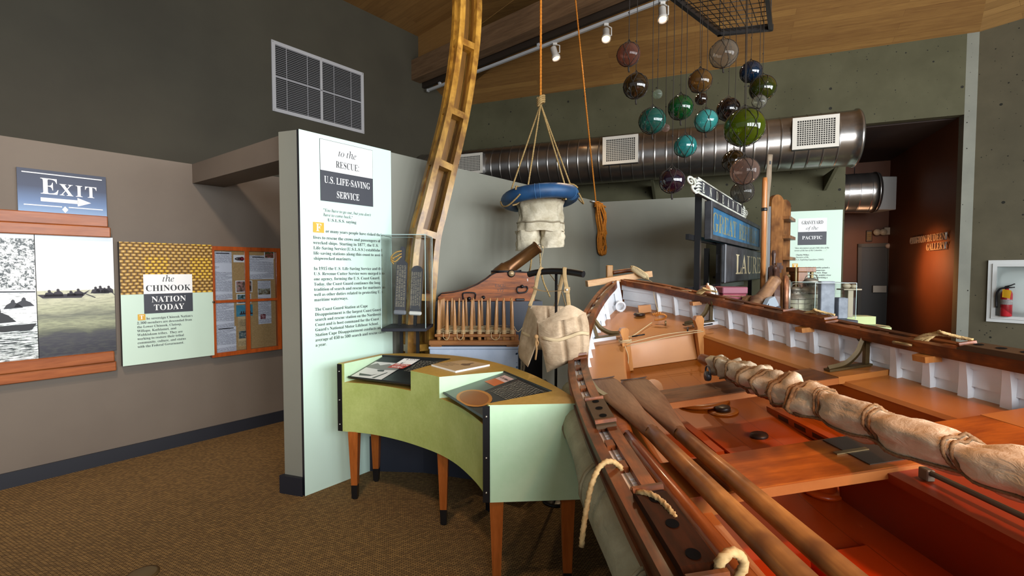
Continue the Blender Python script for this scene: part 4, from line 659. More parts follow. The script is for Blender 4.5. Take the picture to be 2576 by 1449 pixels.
sheet('small photo of people with a canoe, top right corner',((664,632),(690,651)),photo_mat('ph1',['1d2a1a','3f5a2a','a03a48','c8c0b0'],40,1),Ty-.002,'photo',border=wp)
sheet('photo of a plank hut with a red canoe',((592,706),(635,735)),photo_mat('ph2',['2a2a26','5a4a3c','b08080','7f9a7a'],30,2),cat_='photo',border=wp)
sheet('photo of people at a gathering behind the glazing bar',((595,740),(632,763)),photo_mat('ph3',['1d2a3a','40604a','6a88a0','c0c0b0'],36,3),cat_='photo',border=wp)
s=sheet('photo of a dark canoe crew on blue water',((594,768),(636,794)),photo_mat('ph4',['2f6f8c','3f86a0','5a9ab0'],8,4),cat_='photo')
b=MB(); 
for k in range(5): b.box(.04+.02*k,.052+.02*k,Ty-.0016,Ty-.001,.028,.05)
b.box(.03,.15,Ty-.0016,Ty-.001,.018,.03); O('canoe_crew',b,mat('crew_dark','2a1a24',.6),s,local=True)
n_=sheet('yellowed newspaper clipping in the middle of the notice board',((598,797),(631,868)),m_news)
text('headline',['Chinooks,','congressmen','make case for','recognition'],.0085,m_ink,n_,.045,.245,Ty-.0016,lead=1.7,align='c',thin=.0); rect(n_,.008,.07,.075,.15,Ty-.0016,photo_mat('ph5',['1d2a30','50646a','a0a49a'],40,5),'news_photo')
c_=sheet('newspaper column with a photo at its top, right side of the board',((648,706),(683,813)),m_sheet); 
rect(c_,.005,.12,.30,.36,Ty-.0016,photo_mat('ph6',['2a2a26','6a5a3c','b0b0a0','3a5a7a'],40,6),'news_photo'); rect(c_,.02,.07,.05,.10,Ty-.0016,photo_mat('ph7',['2a1a20','7a3040','c0a0a0'],40,7),'news_photo')
# ---------------------------------------------------------------- tall rescue panel on the partition
PM=frame(E0,PD)
def pl_(px,py,off=.03):
    p=onpl(px,py,E0+PN*off,PN)-E0; return p.dot(PD),p.z
def tint(name,lo,hi,z0,z1):
    return grad(name,[(0,lo),(1,hi)],z0,z1)
pw=pl_(985,600)[0]; px0=-.0
rp=board('rescue_panel','tall pale mint text panel headed to the rescue',px0,pw,.0,TOP,.03,mat('mint_tall','cbe6da',.42),'panel',M=PM)
def rv(px,py): a,z=pl_(px,py,.032); return a-px0,z
a0=rv(806,440)[0]; a1=rv(937,440)[0]; zt_=rv(870,364)[1]; zm_=rv(870,438)[1]; zl_=rv(870,512)[1]; xc=(a0+a1)/2
rect(rp,a0,a1,zm_,zt_,-.034,m_white,'title_block'); rect(rp,a0,a1,zl_,zm_,-.034,m_char,'title_block')
b=MB(); e=.003; b.box(a0-e,a1+e,-.0325,-.032,zt_,zt_+e); b.box(a0-e,a0,-.0325,-.032,zl_,zt_); b.box(a1,a1+e,-.0325,-.032,zl_,zt_); O('title_outline',b,m_ink,rp,local=True)
k=zt_-zm_
text('lettering',['to the'],k*.22,m_black,rp,xc,zm_+k*.55,-.0352,align='c',st='i'); text('lettering',['RESCUE:'],k*.22,m_black,rp,xc,zm_+k*.16,-.0352,align='c',thin=.035,ref=(0,(a1-a0)*.45))
k=zm_-zl_
text('lettering',['U.S. LIFE-SAVING'],k*.22,m_white,rp,xc,zl_+k*.60,-.0352,align='c',thin=.035,ref=(0,(a1-a0)*.88)); text('lettering',['SERVICE'],k*.22,m_white,rp,xc,zl_+k*.15,-.0352,align='c',thin=.035,ref=(0,(a1-a0)*.44))
S=.0215; LP=.0372
def wd_(xa,xb,y): return rv(xb,y)[0]-rv(xa,y)[0]
q=rv(813,530); text('lettering',['“You have to go out, but you don’t','have to come back.”'],S*.95,m_ink,rp,q[0],rv(813,527)[1]-S*.6,-.034,lead=LP*.9/(S*.95),st='i',thin=.0,ref=(0,wd_(813,933,535)))
q=rv(824,554); text('lettering',['U.S.L.S.S. saying'],S*.95,m_ink,rp,q[0],q[1]-S*.35,-.034,thin=.035,ref=(0,wd_(824,896,553)))
q=rv(787,558); q2=rv(815,586); rect(rp,q[0],q2[0],q2[1],q[1],-.034,m_gold,'initial_square'); text('lettering',['F'],(q[1]-q2[1])*.72,m_white,rp,(q[0]+q2[0])/2,q2[1]+(q[1]-q2[1])*.14,-.0352,align='c')
text('lettering',['or many years people have risked their'],S,m_ink,rp,q2[0]+.012,q2[1]+.004,-.034,thin=.035,ref=(0,wd_(818,962,590)))
x=rv(787,600)[0]+.002
B1=['lives to rescue the crews and passengers of','wrecked ships. Starting in 1877, the U.S.','Life-Saving Service (U.S.L.S.S.) established','life-saving stations along this coast to assist','shipwrecked mariners.']
text('lettering',B1,S,m_ink,rp,x,rv(787,598)[1]-S*.3,-.034,lead=LP/S,thin=.035,ref=(0,wd_(787,956,605)))
B2=['In 1915 the U.S. Life-Saving Service and the','U.S. Revenue Cutter Service were merged into','one agency, forming the U.S. Coast Guard.','Today, the Coast Guard continues the long','tradition of search and rescue for mariners, as','well as other duties related to protecting U.S.','maritime waterways.']
text('lettering',B2,S,m_ink,rp,x,rv(789,676)[1]-S*.4,-.034,lead=LP/S,thin=.035,ref=(0,wd_(789,962,676)))
B3=['The Coast Guard Station at Cape','Disappointment is the largest Coast Guard','search and rescue station on the Northwest','Coast and is host command for the Coast','Guard’s National Motor Lifeboat School.','Station Cape Disappointment conducts an','average of 450 to 500 search and rescue cases','a year.']
text('lettering',B3,S,m_ink,rp,x+.004,rv(793,779)[1]-S*.4,-.034,lead=LP/S*.985,thin=.035,ref=(1,wd_(793,960,790)))
# ---------------------------------------------------------------- curved green reading console
t=NT('console_laminate'); co=t.coord(); f=t.noise(co,5,5,.65); g=t.noise(co,60,2,.5); t.bsdf(t.ramp(t.math('ADD',t.math('MULTIPLY',f,.75),t.math('MULTIPLY',g,.25)),[(.35,'a3b163'),(.7,'bac77c')]),.42,0,.4); m_lam=t.mat
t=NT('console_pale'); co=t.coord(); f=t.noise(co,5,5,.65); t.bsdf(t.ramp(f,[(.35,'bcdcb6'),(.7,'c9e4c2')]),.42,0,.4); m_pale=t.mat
m_must=mat('console_mustard','a9863a',.5,c2='b38f42',scale=40,spec=.3)
ct=thing('reading_console','curved pale green reading console with mustard top on tapered wooden legs','console',(-.4,2.85,0))
ZK=.955
outer=[(-1.012,3.548),(-.80,3.575),(-.542,3.524),(-.35,3.425),(-.179,3.288),(-.03,3.10),(.09,2.91),(.187,2.70),(.275,2.45),(.341,2.221)]
inner=[(-1.208,3.188),(-.97,3.125),(-.76,3.02),(-.585,2.899),(-.44,2.775),(-.32,2.63),(-.22,2.46),(-.155,2.32),(-.112,2.19)]
oc=[(p.x,p.y) for p in cat([(a,b,0) for a,b in outer],5)]; ic=[(p.x,p.y) for p in cat([(a,b,0) for a,b in inner],5)]
def near(px,py,z=ZK):
    p=atz(px,py,z); return (p.x,p.y)
n1=[near(880,912),near(962,893.5),near(1133,903.5),near(1055,926)]; n2_=[near(1133,944.5),near(1268,934),near(1388,984),near(1216,1015)]
def split(cv,a,b):   # index nearest to points a,b on the inner curve
    ia=min(range(len(cv)),key=lambda i:(cv[i][0]-a[0])**2+(cv[i][1]-a[1])**2); ib=min(range(len(cv)),key=lambda i:(cv[i][0]-b[0])**2+(cv[i][1]-b[1])**2); return ia,ib
ia,ib=split(ic,n1[0],n1[3]); ja,jb=split(ic,n2_[0],n2_[3])
jb=min(jb,len(ic)-2)
n1[0]=ic[ia]; n1[3]=ic[ib]; n2_[0]=ic[ja]; n2_[3]=ic[jb]
ZM=.825
top=ic[:ia+1]+[n1[1],n1[2]]+ic[ib:ja+1]+[n2_[1],n2_[2]]+ic[jb:]+oc[::-1]
low=ic+oc[::-1]
def rev(p):
    a=sum(p[i][0]*p[(i+1)%len(p)][1]-p[(i+1)%len(p)][0]*p[i][1] for i in range(len(p))); return p if a>0 else p[::-1]
bd=MB(); bd.prism(rev(low),.48,ZM,mi=1,side=0); bd.prism(rev(top),ZM,ZK,mi=1,side=0)
for i in range(len(bd.f)):                                            # end face towards the viewer is paler; notch sides reuse it as painted-in light
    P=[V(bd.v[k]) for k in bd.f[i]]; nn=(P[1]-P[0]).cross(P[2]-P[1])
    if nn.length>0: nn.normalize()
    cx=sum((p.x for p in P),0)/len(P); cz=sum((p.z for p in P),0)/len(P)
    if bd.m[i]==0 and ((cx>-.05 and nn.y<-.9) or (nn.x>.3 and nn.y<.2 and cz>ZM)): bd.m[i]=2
O('console_body',bd,[m_lam,m_must,m_pale],ct)
def inset(nq,name,label,m):
    a,b,c,d=[V((p[0],p[1],0)) for p in nq]; zf=ZM+.03; zb_=ZK-.004
    def pt(u,v): f=a.lerp(d,u); k=b.lerp(c,u); p=f.lerp(k,v); return (p.x,p.y,zf+(zb_-zf)*v)
    o=MB(); u0,v0=.03,.06
    P=[pt(u0,v0),pt(1-u0,v0),pt(1-u0,1),pt(u0,1)]
    lo=[(x,y,z-.012) for x,y,z in P]; o.hexa(lo+P); pn=O(name,o,m_char2,ct,label=label)
    fr=MB()
    for v in (v0-.01,1.0): fr.tube([pt(.0 if v>.5 else u0,v),pt(1 if v>.5 else 1-u0,v)],.008,n=4,sm=False)
    O('retaining_strip',fr,m_blk,pn)
    return pn,pt
m_char2=mat('board_charcoal','23282a',.3); m_blk=mat('black_metal','121214',.35)
def onins(pt,poly,m,name,par,h=.0016):
    b=MB(); b.add([(p[0],p[1],p[2]+h) for p in (pt(u,v) for u,v in poly)],[tuple(range(len(poly)))]); return O(name,b,m,par)
def instext(pt,par,lines,size,m,u0,v0,asp,st='b',lead=1.6,h=.003,wid=1.0,flip=False):
    cu=[]; b=MB()
    for i,ln in enumerate(lines):
        ps,w=lay(ln,size,st)
        for p in ps:
            if len(p)<3: continue
            b.add([(lambda q:(q[0],q[1],q[2]+h))(pt(u0+x*wid,v0+(y-i*lead*size)*asp)) for x,y in p],[tuple(range(len(p)))])
    return O('lettering',b,m,par)
m_bandw=photo_mat('station_photo',['3a3f3c','8a8f8b','c3c6c4','dcdedc'],5,3)
m_red=mat('red_block','b5463a',.4); m_bluesky=mat('photo_sky','ced2d3',.4)
p1,f1=inset(n1,'graphic_panel','graphic panel about a system of life-saving stations',m_char2)
onins(f1,[(.05,.08),(.52,.08),(.52,.72),(.05,.72)],m_bluesky,'station_photo',p1)
onins(f1,[(.05,.55),(.12,.66),(.2,.58),(.3,.66),(.42,.58),(.52,.60),(.52,.45),(.3,.42),(.05,.46)],mat('far_trees','7d827f',.5),'far_trees',p1,.0022)
onins(f1,[(.1,.22),(.3,.2),(.36,.26),(.3,.16),(.14,.14)],mat('longboat_dark','3f4744',.5),'boat_drawing',p1,.0022); onins(f1,[(.36,.1),(.44,.34),(.46,.34),(.4,.1)],mat('longboat_dark','3f4744',.5),'jetty_drawing',p1,.0022); onins(f1,[(.26,.4),(.36,.42),(.38,.36),(.3,.35)],mat('longboat_dark','3f4744',.5),'boat_drawing',p1,.0022)
onins(f1,[(.37,.70),(.60,.70),(.60,.93),(.37,.93)],m_white,'title_block',p1,.0026); onins(f1,[(.34,.52),(.57,.52),(.60,.70),(.37,.70)],m_red,'title_block',p1,.0026)
instext(f1,p1,['a SYSTEM','of'],.032,m_ink,.43,.86,2.6,'i',1.9); instext(f1,p1,['LIFE-SAVING','STATIONS'],.021,m_white,.385,.63,2.6,'b',1.6)
m_dimc=mat('ink_dim_cream','8f8d80',.5)
def fake(pt,par,u0,u1,v0,v1,n,m,h=.0024):
    b=MB(); rn=random.Random(3)
    for i in range(n):
        v=v1+(v0-v1)*i/max(1,n-1); e=u1-rn.random()*(u1-u0)*.18; u=u0
        while u<e:
            l=.008+rn.random()*.04; q=[pt(a,c) for a,c in ((u,v),(min(e,u+l),v),(min(e,u+l),v+.022),(u,v+.006))]; b.add([(x,y,z+h) for x,y,z in q],[(0,1,2,3)]); u+=l+.014
    return O('body_text',b,m,par)
fake(f1,p1,.63,.95,.45,.86,12,m_dimc); 
p2,f2=inset(n2_,'graphic_panel','graphic panel about surfboats with a boat plan drawing',m_char2)
onins(f2,[(.02,.07),(.35,.07),(.35,.98),(.02,.98)],mat('board_greenish','51605a',.3),'tinted_field',p2,.0012)
ell=[(.42+.26*math.cos(q*PI/12),.25+.2*math.sin(q*PI/12)) for q in range(24)]; onins(f2,ell,mat('plan_orange','b5792c',.4),'boat_plan',p2,.002); onins(f2,[(.42+.26*math.cos(q*PI/12)*.85,.25+.2*math.sin(q*PI/12)*.8) for q in range(24)],mat('plan_brown','8a531b',.4),'boat_plan_inside',p2,.0026)
onins(f2,[(.12,.78),(.34,.78),(.34,.93),(.12,.93)],mat('pink_block','d5b5ae',.4),'title_block',p2,.0026); onins(f2,[(.10,.62),(.33,.62),(.34,.78),(.12,.78)],mat('orange_block','c0622c',.4),'title_block',p2,.0026)
instext(f2,p2,['SURFBOATS'],.026,m_ink,.135,.83,1.6); fake(f2,p2,.42,.95,.50,.92,15,m_dimc)
cards=[near(1085,921),near(1146,938),near(1232,921),near(1168,909)]
cd_=thing('reading_card','tan printed card lying on the middle of the console top','card',(near(1160,922)[0],near(1160,922)[1],ZK))
b=MB(); b.prism(rev(cards),ZK+.0005,ZK+.012,mi=0,side=1); O('card_sheet',b,[mat('tan_card','b59a72',.5),m_white],cd_)
def cp(u,v): a,b_,c,d=[V(p+(0,)) for p in cards]; p=a.lerp(b_,u).lerp(d.lerp(c,u),v); return (p.x,p.y,ZK+.0125)
b=MB(); b.add([cp(*q) for q in ((.42,.62),(.5,.5),(.66,.5),(.74,.6),(.62,.72),(.6,.86),(.52,.86),(.5,.7))],[tuple(range(8))]); O('ship_drawing',b,mat('sepia','6b5540',.6),cd_)
b=MB(); 
for i in range(4): b.add([cp(*q) for q in ((.08,.2+.09*i),(.08,.22+.09*i),(.42+.05*(i%2),.22+.09*i),(.42+.05*(i%2),.2+.09*i))],[(0,1,2,3)])
O('body_text',b,mat('sepia','6b5540',.6),cd_)
# black end strips with screws
m_scr=mat('screw_steel','c9c6c0',.2,1)
def strip(p,d,n_,w_):
    b=MB(); a=V((p[0],p[1],0))+n_*.004; e=a+d*w_; o=n_*.006
    b.prism(rev([((v).x,(v).y) for v in (a,e,e-o,a-o)]),.482,ZK-.004); s=O('corner_strip',b,m_blk,ct)
    c=MB()
    for z in (.53,.70,.90): c.ball(a+d*w_*.5+V((0,0,z))+n_*.001,.006,8,6)
    O('screw',c,m_scr,s)
iv=V((ic[1][0]-ic[0][0],ic[1][1]-ic[0][1],0)).normalized(); strip((ic[0][0]-.004,ic[0][1]),iv,V((iv.y,-iv.x,0)),.034)
strip((ic[-1][0]-.028,ic[-1][1]-.0),V((1,0,0)),V((0,-1,0)),.034)
m_leg=wood('leg_cherry','8c4a1b','a85d28','Z',4,.35,.4,10)
for fx,fy in [(-1.10,3.19),(-1.03,3.46),(-.43,2.86),(-.155,3.03),(-.075,2.235),(.275,2.255)]:
    b=MB(); a,c=.034,.021
    b.hexa([(fx-c,fy-c,.10),(fx+c,fy-c,.10),(fx+c,fy+c,.10),(fx-c,fy+c,.10),(fx-a,fy-a,.482),(fx+a,fy-a,.482),(fx+a,fy+a,.482),(fx-a,fy+a,.482)]); lg=O('leg',b,m_leg,ct)
    b=MB(); c=.0215; e=.019; b.hexa([(fx-e,fy-e,.008),(fx+e,fy-e,.008),(fx+e,fy+e,.008),(fx-e,fy+e,.008),(fx-c,fy-c,.101),(fx+c,fy-c,.101),(fx+c,fy+c,.101),(fx-c,fy+c,.101)]); b.lathe([(.017,0),(.017,.009)],12,Mx.Translation((fx,fy,0))); O('foot',b,m_blk,lg)
# ---------------------------------------------------------------- navy stage by the partition
m_stage=mat('stage_navy','232834',.5,c2='262b38',scale=4); ZS=.28
sa=E0+PD*.56+PN*.0; s1=atz(914,1189,0); s2=atz(1204,1224,0)
w=MB(); P=[V((s1.x-.02,s1.y,0)),V((-.7,3.52,0)),V((s2.x,s2.y,0)),V((.30,3.35,0)),V((.36,4.1,0)),E0+PD*3.2+PN*.01,E0+PD*.5+PN*.01]
P=[V((-1.16,3.632,0)),V((-.70,3.60,0)),V((-.25,3.46,0)),V((.16,3.22,0)),V((.42,3.6,0)),V((.46,5.2,0)),E0+PD*3.0+PN*.012,E0+PD*.54+PN*.012]
w.prism(rev([(v.x,v.y) for v in P]),0,ZS); solo('display_stage',w,m_stage,'low navy display stage on the carpet behind the green console','stage',origin=(-.3,3.8,0))
# ---------------------------------------------------------------- laminated boat rib rising to the roof
m_rib=wood('rib_ash','8a6420','b58a3c','Z',1.6,.34,.5,5,spot=('6f4a18',7))
rt=thing('timber_rib','tall curved laminated timber rib with open slots beside the partition','boat rib',(-.78,3.75,ZS))
pxy=[(1046,905),(1050,815),(1058,700),(1068,600),(1085,530),(1107,440),(1127,360),(1145,280),(1160,190),(1170,110),(1174,50),(1175,0),(1171,-90),(1155,-190)]
ra=R(35); RX=V((math.cos(ra),math.sin(ra),0)); RY=V((-math.sin(ra),math.cos(ra),0)); RO=V((-.79,3.76,0)); 
path=[]
for q in pxy: p=onpl(q[0],q[1],RO,RY); path.append(p)
path[0].z=ZS
pth=cat(path,8)
Wd=.104; Dp=.076; rr=.025
def ribframe(i):
    a=pth[max(0,i-1)]; b=pth[min(len(pth)-1,i+1)]; t=(b-a).normalized(); n=t.cross(RY).normalized(); return n
def off(i,u,v): k=1+.16*max(0,1-i/55); return pth[i]+ribframe(i)*u*k+RY*v*k
sq=[(-1,-1),(1,-1),(1,1),(-1,1)]
for u in (-1,1):
    for v in (-1,1):
        b=MB(); b.tube([off(i,u*(Wd-rr),v*(Dp-rr)) for i in range(len(pth))],rr,prof=[(a*.98,c*.98) for a,c in sq],sm=False,up=RY); O('rib_lath',b,m_rib,rt)
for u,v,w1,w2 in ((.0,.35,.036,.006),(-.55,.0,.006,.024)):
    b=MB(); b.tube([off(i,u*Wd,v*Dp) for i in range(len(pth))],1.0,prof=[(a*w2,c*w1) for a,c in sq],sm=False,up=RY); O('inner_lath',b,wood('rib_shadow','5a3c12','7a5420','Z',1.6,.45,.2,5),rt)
for py in (118,292,424,590,745,860):
    k=min(range(1,len(pth)-3),key=lambda i:abs(724.5-F*((pth[i].y*SP+(pth[i].z-H)*CP)/(pth[i].y*CP-(pth[i].z-H)*SP))-py))
    tt=(pth[k+1]-pth[k-1]).normalized()*.027; e=.003
    c=[off(k,-(Wd-e),-(Dp-e)),off(k,Wd-e,-(Dp-e)),off(k,Wd-e,Dp-e),off(k,-(Wd-e),Dp-e)]
    b=MB(); b.hexa([p-tt for p in c]+[p+tt for p in c]); O('spacer_block',b,m_rib,rt)
# ---------------------------------------------------------------- acrylic case with two instruction paddles
t=NT('acrylic'); a=t.n('ShaderNodeBsdfTransparent'); a.inputs[0].default_value=(.985,.995,.99,1); g_=t.n('ShaderNodeBsdfGlossy',i_Roughness=.01); fr=t.n('ShaderNodeLayerWeight',i_Blend=.18); mx=t.n('ShaderNodeMixShader'); t.l(t.math('MULTIPLY',fr.outputs['Fresnel'],.55),mx.inputs[0]); t.l(a.outputs[0],mx.inputs[1]); t.l(g_.outputs[0],mx.inputs[2]); t.l(mx.outputs[0],t.out.inputs[0]); m_acr=t.mat
m_edge=mat('acrylic_edge','b9d3d0',.15,spec=.8)
def acase(name,label,M,w_,d_,h_,base=True,tb=.012):
    th=thing(name,label,'display case',M=M); s=.005; b=MB()
    b.box(0,w_,0,s,tb,h_); b.box(0,w_,d_-s,d_,tb,h_); b.box(0,s,s,d_-s,tb,h_); b.box(w_-s,w_,s,d_-s,tb,h_); b.box(s,w_-s,s,d_-s,h_-s,h_); O('acrylic_cover',b,m_acr,th,local=True)
    e=MB(); q=.0022
    for x in (0,w_): 
        for y in (0,d_): e.box(x-q,x+q,y-q,y+q,tb,h_)
    for z in (h_,):
        for y in (0,d_): e.box(0,w_,y-q,y+q,z-q,z+q)
        for x in (0,w_): e.box(x-q,x+q,0,d_,z-q,z+q)
    O('cover_edge',e,m_edge,th,local=True)
    if base: b=MB(); b.cbox(-.004,w_+.004,-.004,d_+.004,-.012,tb,.003); O('base_plate',b,m_navy,th,local=True)
    return th
yc=3.42; c0=aty(960,830,yc); c1=aty(1071,832,yc); zt_=aty(1010,590,yc).z
cs=acase('paddle_case','clear acrylic case on two black posts in front of the timber rib',Mx.Translation((c0.x,yc,c0.z)),c1.x-c0.x,.30,zt_-c0.z)
for qx in (1010,1051):
    p=aty(qx,850,yc+.2); b=MB(); b.box(p.x-.012,p.x+.012,yc+.19,yc+.214,ZS,c0.z-.012); O('post',b,m_blk,cs)
    b=MB(); b.cbox(p.x-.03,p.x+.03,yc+.17,yc+.234,ZS,ZS+.01,.002); O('post_foot',b,m_blk,cs)
m_pad=mat('paddle_slate','2f3036',.6,c2='3a3a40',scale=20)
m_ptx=print_mat('carved_text','2f3036','8f8468',1)
def paddle(name,label,q,qb,hasneck):
    (xa,ya),(xb,yb)=q; y=yc+.15; a=aty(xa,ya,y); b_=aty(xb,yb,y); th=thing(name,label,'instruction paddle',M=Mx.Translation(((a.x+b_.x)/2,y,b_.z)))
    wd=qb; hh=a.z-b_.z; b=MB()
    if hasneck:
        pr=[(-wd/2,0),(wd/2,0),(wd/2,hh*.74),(wd*.22,hh*.78),(wd*.2,hh*.97),(wd*.1,hh),(-wd*.1,hh),(-wd*.2,hh*.97),(-wd*.22,hh*.78),(-wd/2,hh*.74)]
    else: pr=[(-wd/2,0),(wd/2,0),(wd/2,hh*.92),(wd*.3,hh*.98),(0,hh),(-wd*.3,hh*.98),(-wd/2,hh*.92)]
    b.prism(pr,0,.022,M=Mx.Rotation(PI/2,4,'X')@Mx.Translation((0,0,-.011))); O('paddle_board',b,m_pad,th,local=True)
    return th,wd,hh
m_let=mat('carved_letters','8d8470',.6)
lean=Mx.Rotation(R(3),4,'Y')
th,wd,hh=paddle('instruction_paddle','longer dark lettered paddle with rope tied to its narrow neck, in the acrylic case',((1009,620),(1003,780)),.083,True)
th.matrix_world=th.matrix_world@lean; WM[th]=th.matrix_world.copy()
lines=['ATTACH THE TAIL BLOCK TO THE MAST','AS HIGH AS YOU CAN REACH','CAST OFF WHIP FROM SHOT LINE','SEE THAT ROPE IN BLOCK RUNS FREE']
Rt=Mx.Translation((-wd*.36,0,hh*.71))@Mx.Rotation(R(90),4,'Y')
text('carved_lettering',lines,.0135,m_let,th,0,wd*.60,-.0118,lead=1.35,thin=.0,M=Rt,fit=hh*.66)
b=MB(); b.cbox(-wd*.56,wd*.56,-.02,.02,-.035,.0,.008); O('end_clamp',b,mat('grey_metal','6f7178',.5),th,local=True)
b=MB(); 
for k in range(3): b.rope(cat([(-.005,-.014,hh*.93-.02*k),(-.05,-.02,hh*.9-.035*k),(-.085,-.012,hh*.82-.01*k),(-.06,-.02,hh*.8-.02*k)],6),.006)
O('rope_tail',b,mat('hemp_yellow','b08a4a',.8),th,local=True)
p=aty(1010,800,yc+.15); b=MB(); b.box(-.012,.012,-.004,.02,-(b_z:=(WM[th].translation.z-c0.z-.014)),-.01); O('stem',b,m_blk,th,local=True)
th,wd,hh=paddle('instruction_paddle','shorter dark lettered paddle with rounded top, in the acrylic case',((1046,668),(1043,783)),.085,False)
th.matrix_world=th.matrix_world@lean; WM[th]=th.matrix_world.copy()
Rt=Mx.Translation((-wd*.33,0,hh*.86))@Mx.Rotation(R(90),4,'Y')
text('carved_lettering',['MAKE THIS HAWSER FAST ABOUT TWO','FEET ABOVE THE TAIL BLOCK.','SEE ALL CLEAR AND THAT THE ROPE IN','THE BLOCK RUNS FREE AND SHOW','SIGNAL TO THE SHORE'],.0115,m_let,th,0,wd*.62,-.0118,lead=1.4,thin=.0,M=Rt,fit=hh*.74)
b=MB(); b.tube([(-wd*.42,-.0122,hh*.06),(wd*.42,-.0122,hh*.06),(wd*.42,-.0122,hh*.88),(-wd*.42,-.0122,hh*.88)],.001,n=4,closed=True,sm=False); O('border_line',b,m_let,th,local=True)
b=MB(); b.cbox(-wd*.56,wd*.56,-.02,.02,-.03,.0,.008); O('end_clamp',b,mat('white_metal','c9c7c2',.5),th,local=True)
b=MB(); b.box(-.012,.012,-.004,.02,-(WM[th].translation.z-c0.z-.014),-.01); O('stem',b,m_blk,th,local=True)
# ---------------------------------------------------------------- chest, peg box and gun
m_bluech=mat('chest_blue','a5b2c8',.55,c2='b1bdd1',scale=9,bump=.1); m_chip=mat('chest_chip','3f5f86',.6)
yq=3.62; a=aty(1080,866,yq); e=aty(1304,866,yq); zt_=aty(1190,872,yq).z
ch2=thing('storage_chest','worn pale blue wooden chest under the peg box','chest',((a.x+e.x)/2,yq+.17,ZS))
b=MB(); b.cbox(a.x,e.x,yq,yq+.34,ZS,zt_-.02,.006); O('chest_body',b,m_bluech,ch2); b=MB(); b.cbox(a.x-.006,e.x+.006,yq-.006,yq+.35,zt_-.02,zt_,.004); O('chest_lid',b,m_bluech,ch2)
b=MB()
for i in range(26):
    x=a.x+.01+random.random()**2*.05 if i%2 else e.x-.01-random.random()**2*.06; z=zt_-.03-random.random()*.4; s=.003+random.random()*.006
    b.add([(x+s*math.cos(q)*1.2,yq-.0012,z+s*math.sin(q)) for q in (0,1.1,2.2,3.3,4.4,5.4)],[tuple(range(6))])
O('paint_chips',b,m_chip,ch2)
b=MB(); b.rope(cat([(e.x+.02,yq-.01,zt_-.03),(e.x+.025,yq-.03,zt_-.12),(e.x+.02,yq-.02,zt_-.24)],6),.010); b.rope(cat([(e.x+.012,yq+.01,zt_-.03),(e.x+.045,yq-.02,zt_-.15),(e.x+.02,yq-.02,zt_-.24)],6),.010); O('rope_becket',b,mat('hemp_grey','8d8069',.85),ch2)
m_peg=wood('peg_ash','8e6238','b58553','Z',5,.4,.3,8); m_box=wood('box_pine','7a4a26','99673a','X',3,.5,.1,10)
fb=thing('faking_box','wooden peg board with shot line wound round its upright pegs','faking box',((a.x+e.x)/2,yq+.17,zt_))
b0=aty(1078,860,yq-.02); b1=aty(1306,860,yq-.02)
b=MB(); b.cbox(b0.x,b1.x,yq-.02,yq+.07,zt_+.012,zt_+.05,.006); b.cbox(b0.x,b1.x,yq+.26,yq+.35,zt_+.012,zt_+.05,.006); b.cbox(b0.x+.01,b0.x+.1,yq-.01,yq+.34,zt_,zt_+.013,.003); b.cbox(b1.x-.1,b1.x-.01,yq-.01,yq+.34,zt_,zt_+.013,.003); O('base_plank',b,m_box,fb)
t0=aty(1093,838,yq); t1=aty(1298,838,yq); zp=zt_+.075
b=MB(); b.cbox(t0.x,t1.x,yq+.0,yq+.31,zp,zp+.022,.004); O('peg_tray',b,m_box,fb)
b=MB(); b.box(t0.x+.1,t0.x+.2,yq+.02,yq+.3,zt_+.05,zp); b.box(t1.x-.25,t1.x-.05,yq+.02,yq+.3,zt_+.05,zp); O('tray_block',b,m_box,fb)
gun_y=4.0
def peg(x,y,lx=0,ly=0):
    h_=.285; b=MB(); b.tube([(x,y,zp-.04),(x,y,zp+.02),(x+lx*.5,y+ly*.5,zp+.02+h_*.5),(x+lx,y+ly,zp+h_),(x+lx,y+ly,zp+h_+.008)],[.013,.0165,.0125,.0075,.004],n=10); O('peg',b,m_peg,fb)
xs=[t0.x+.03+(t1.x-t0.x-.06)*i/9 for i in range(10)]
for i,x in enumerate(xs): peg(x,yq+.02,.006*math.sin(i*2.1))
for i,x in enumerate(xs): peg(x,yq+.29,.006*math.sin(i*1.3),.0)
for k in range(1,6):
    y=yq+.02+.27*k/6; peg(xs[0]+.0,y,.012); peg(xs[-1],y,-.01)
m_line=mat('shot_line','c9b58c',.8)
b=MB(); rn=random.Random(5)
for i in range(46):
    a_=rn.choice(xs); c_=rn.choice(xs); z=zp+.025+rn.random()*.035; y0=yq+.02+rn.random()*.02; y1=yq+.28
    b.tube(cat([(a_,y0,z),((a_+c_)/2+rn.uniform(-.03,.03),(y0+y1)/2,z+.012),(c_,y1,z)],4),.0016,n=5)
for i in range(20):
    y0=yq+.03+.25*rn.random(); z=zp+.025+rn.random()*.03; b.tube(cat([(xs[0],y0,z),((xs[0]+xs[-1])/2,y0+rn.uniform(-.05,.05),z+.01),(xs[-1],y0+rn.uniform(-.04,.04),z)],4),.0016,n=5)
for x in xs:
    for k in range(4): z=zp+.028+.008*k; b.tube([(x+.019*math.cos(q*PI/5),yq+.02+.019*math.sin(q*PI/5),z+.002*math.sin(q)) for q in range(10)],.0018,n=5,closed=True)
for x,s in ((xs[1],.05),(xs[3]-.02,.05),(xs[7],.07)): b.tube(cat([(x-s*.5,yq-.002,zp+.04),(x-s*.45,yq-.012,zp-.002),(x,yq-.012,zp-.02),(x+s*.4,yq-.012,zp+.0),(x+s*.5,yq-.002,zp+.04)],5),.002,n=5)
O('shot_line',b,m_line,fb)
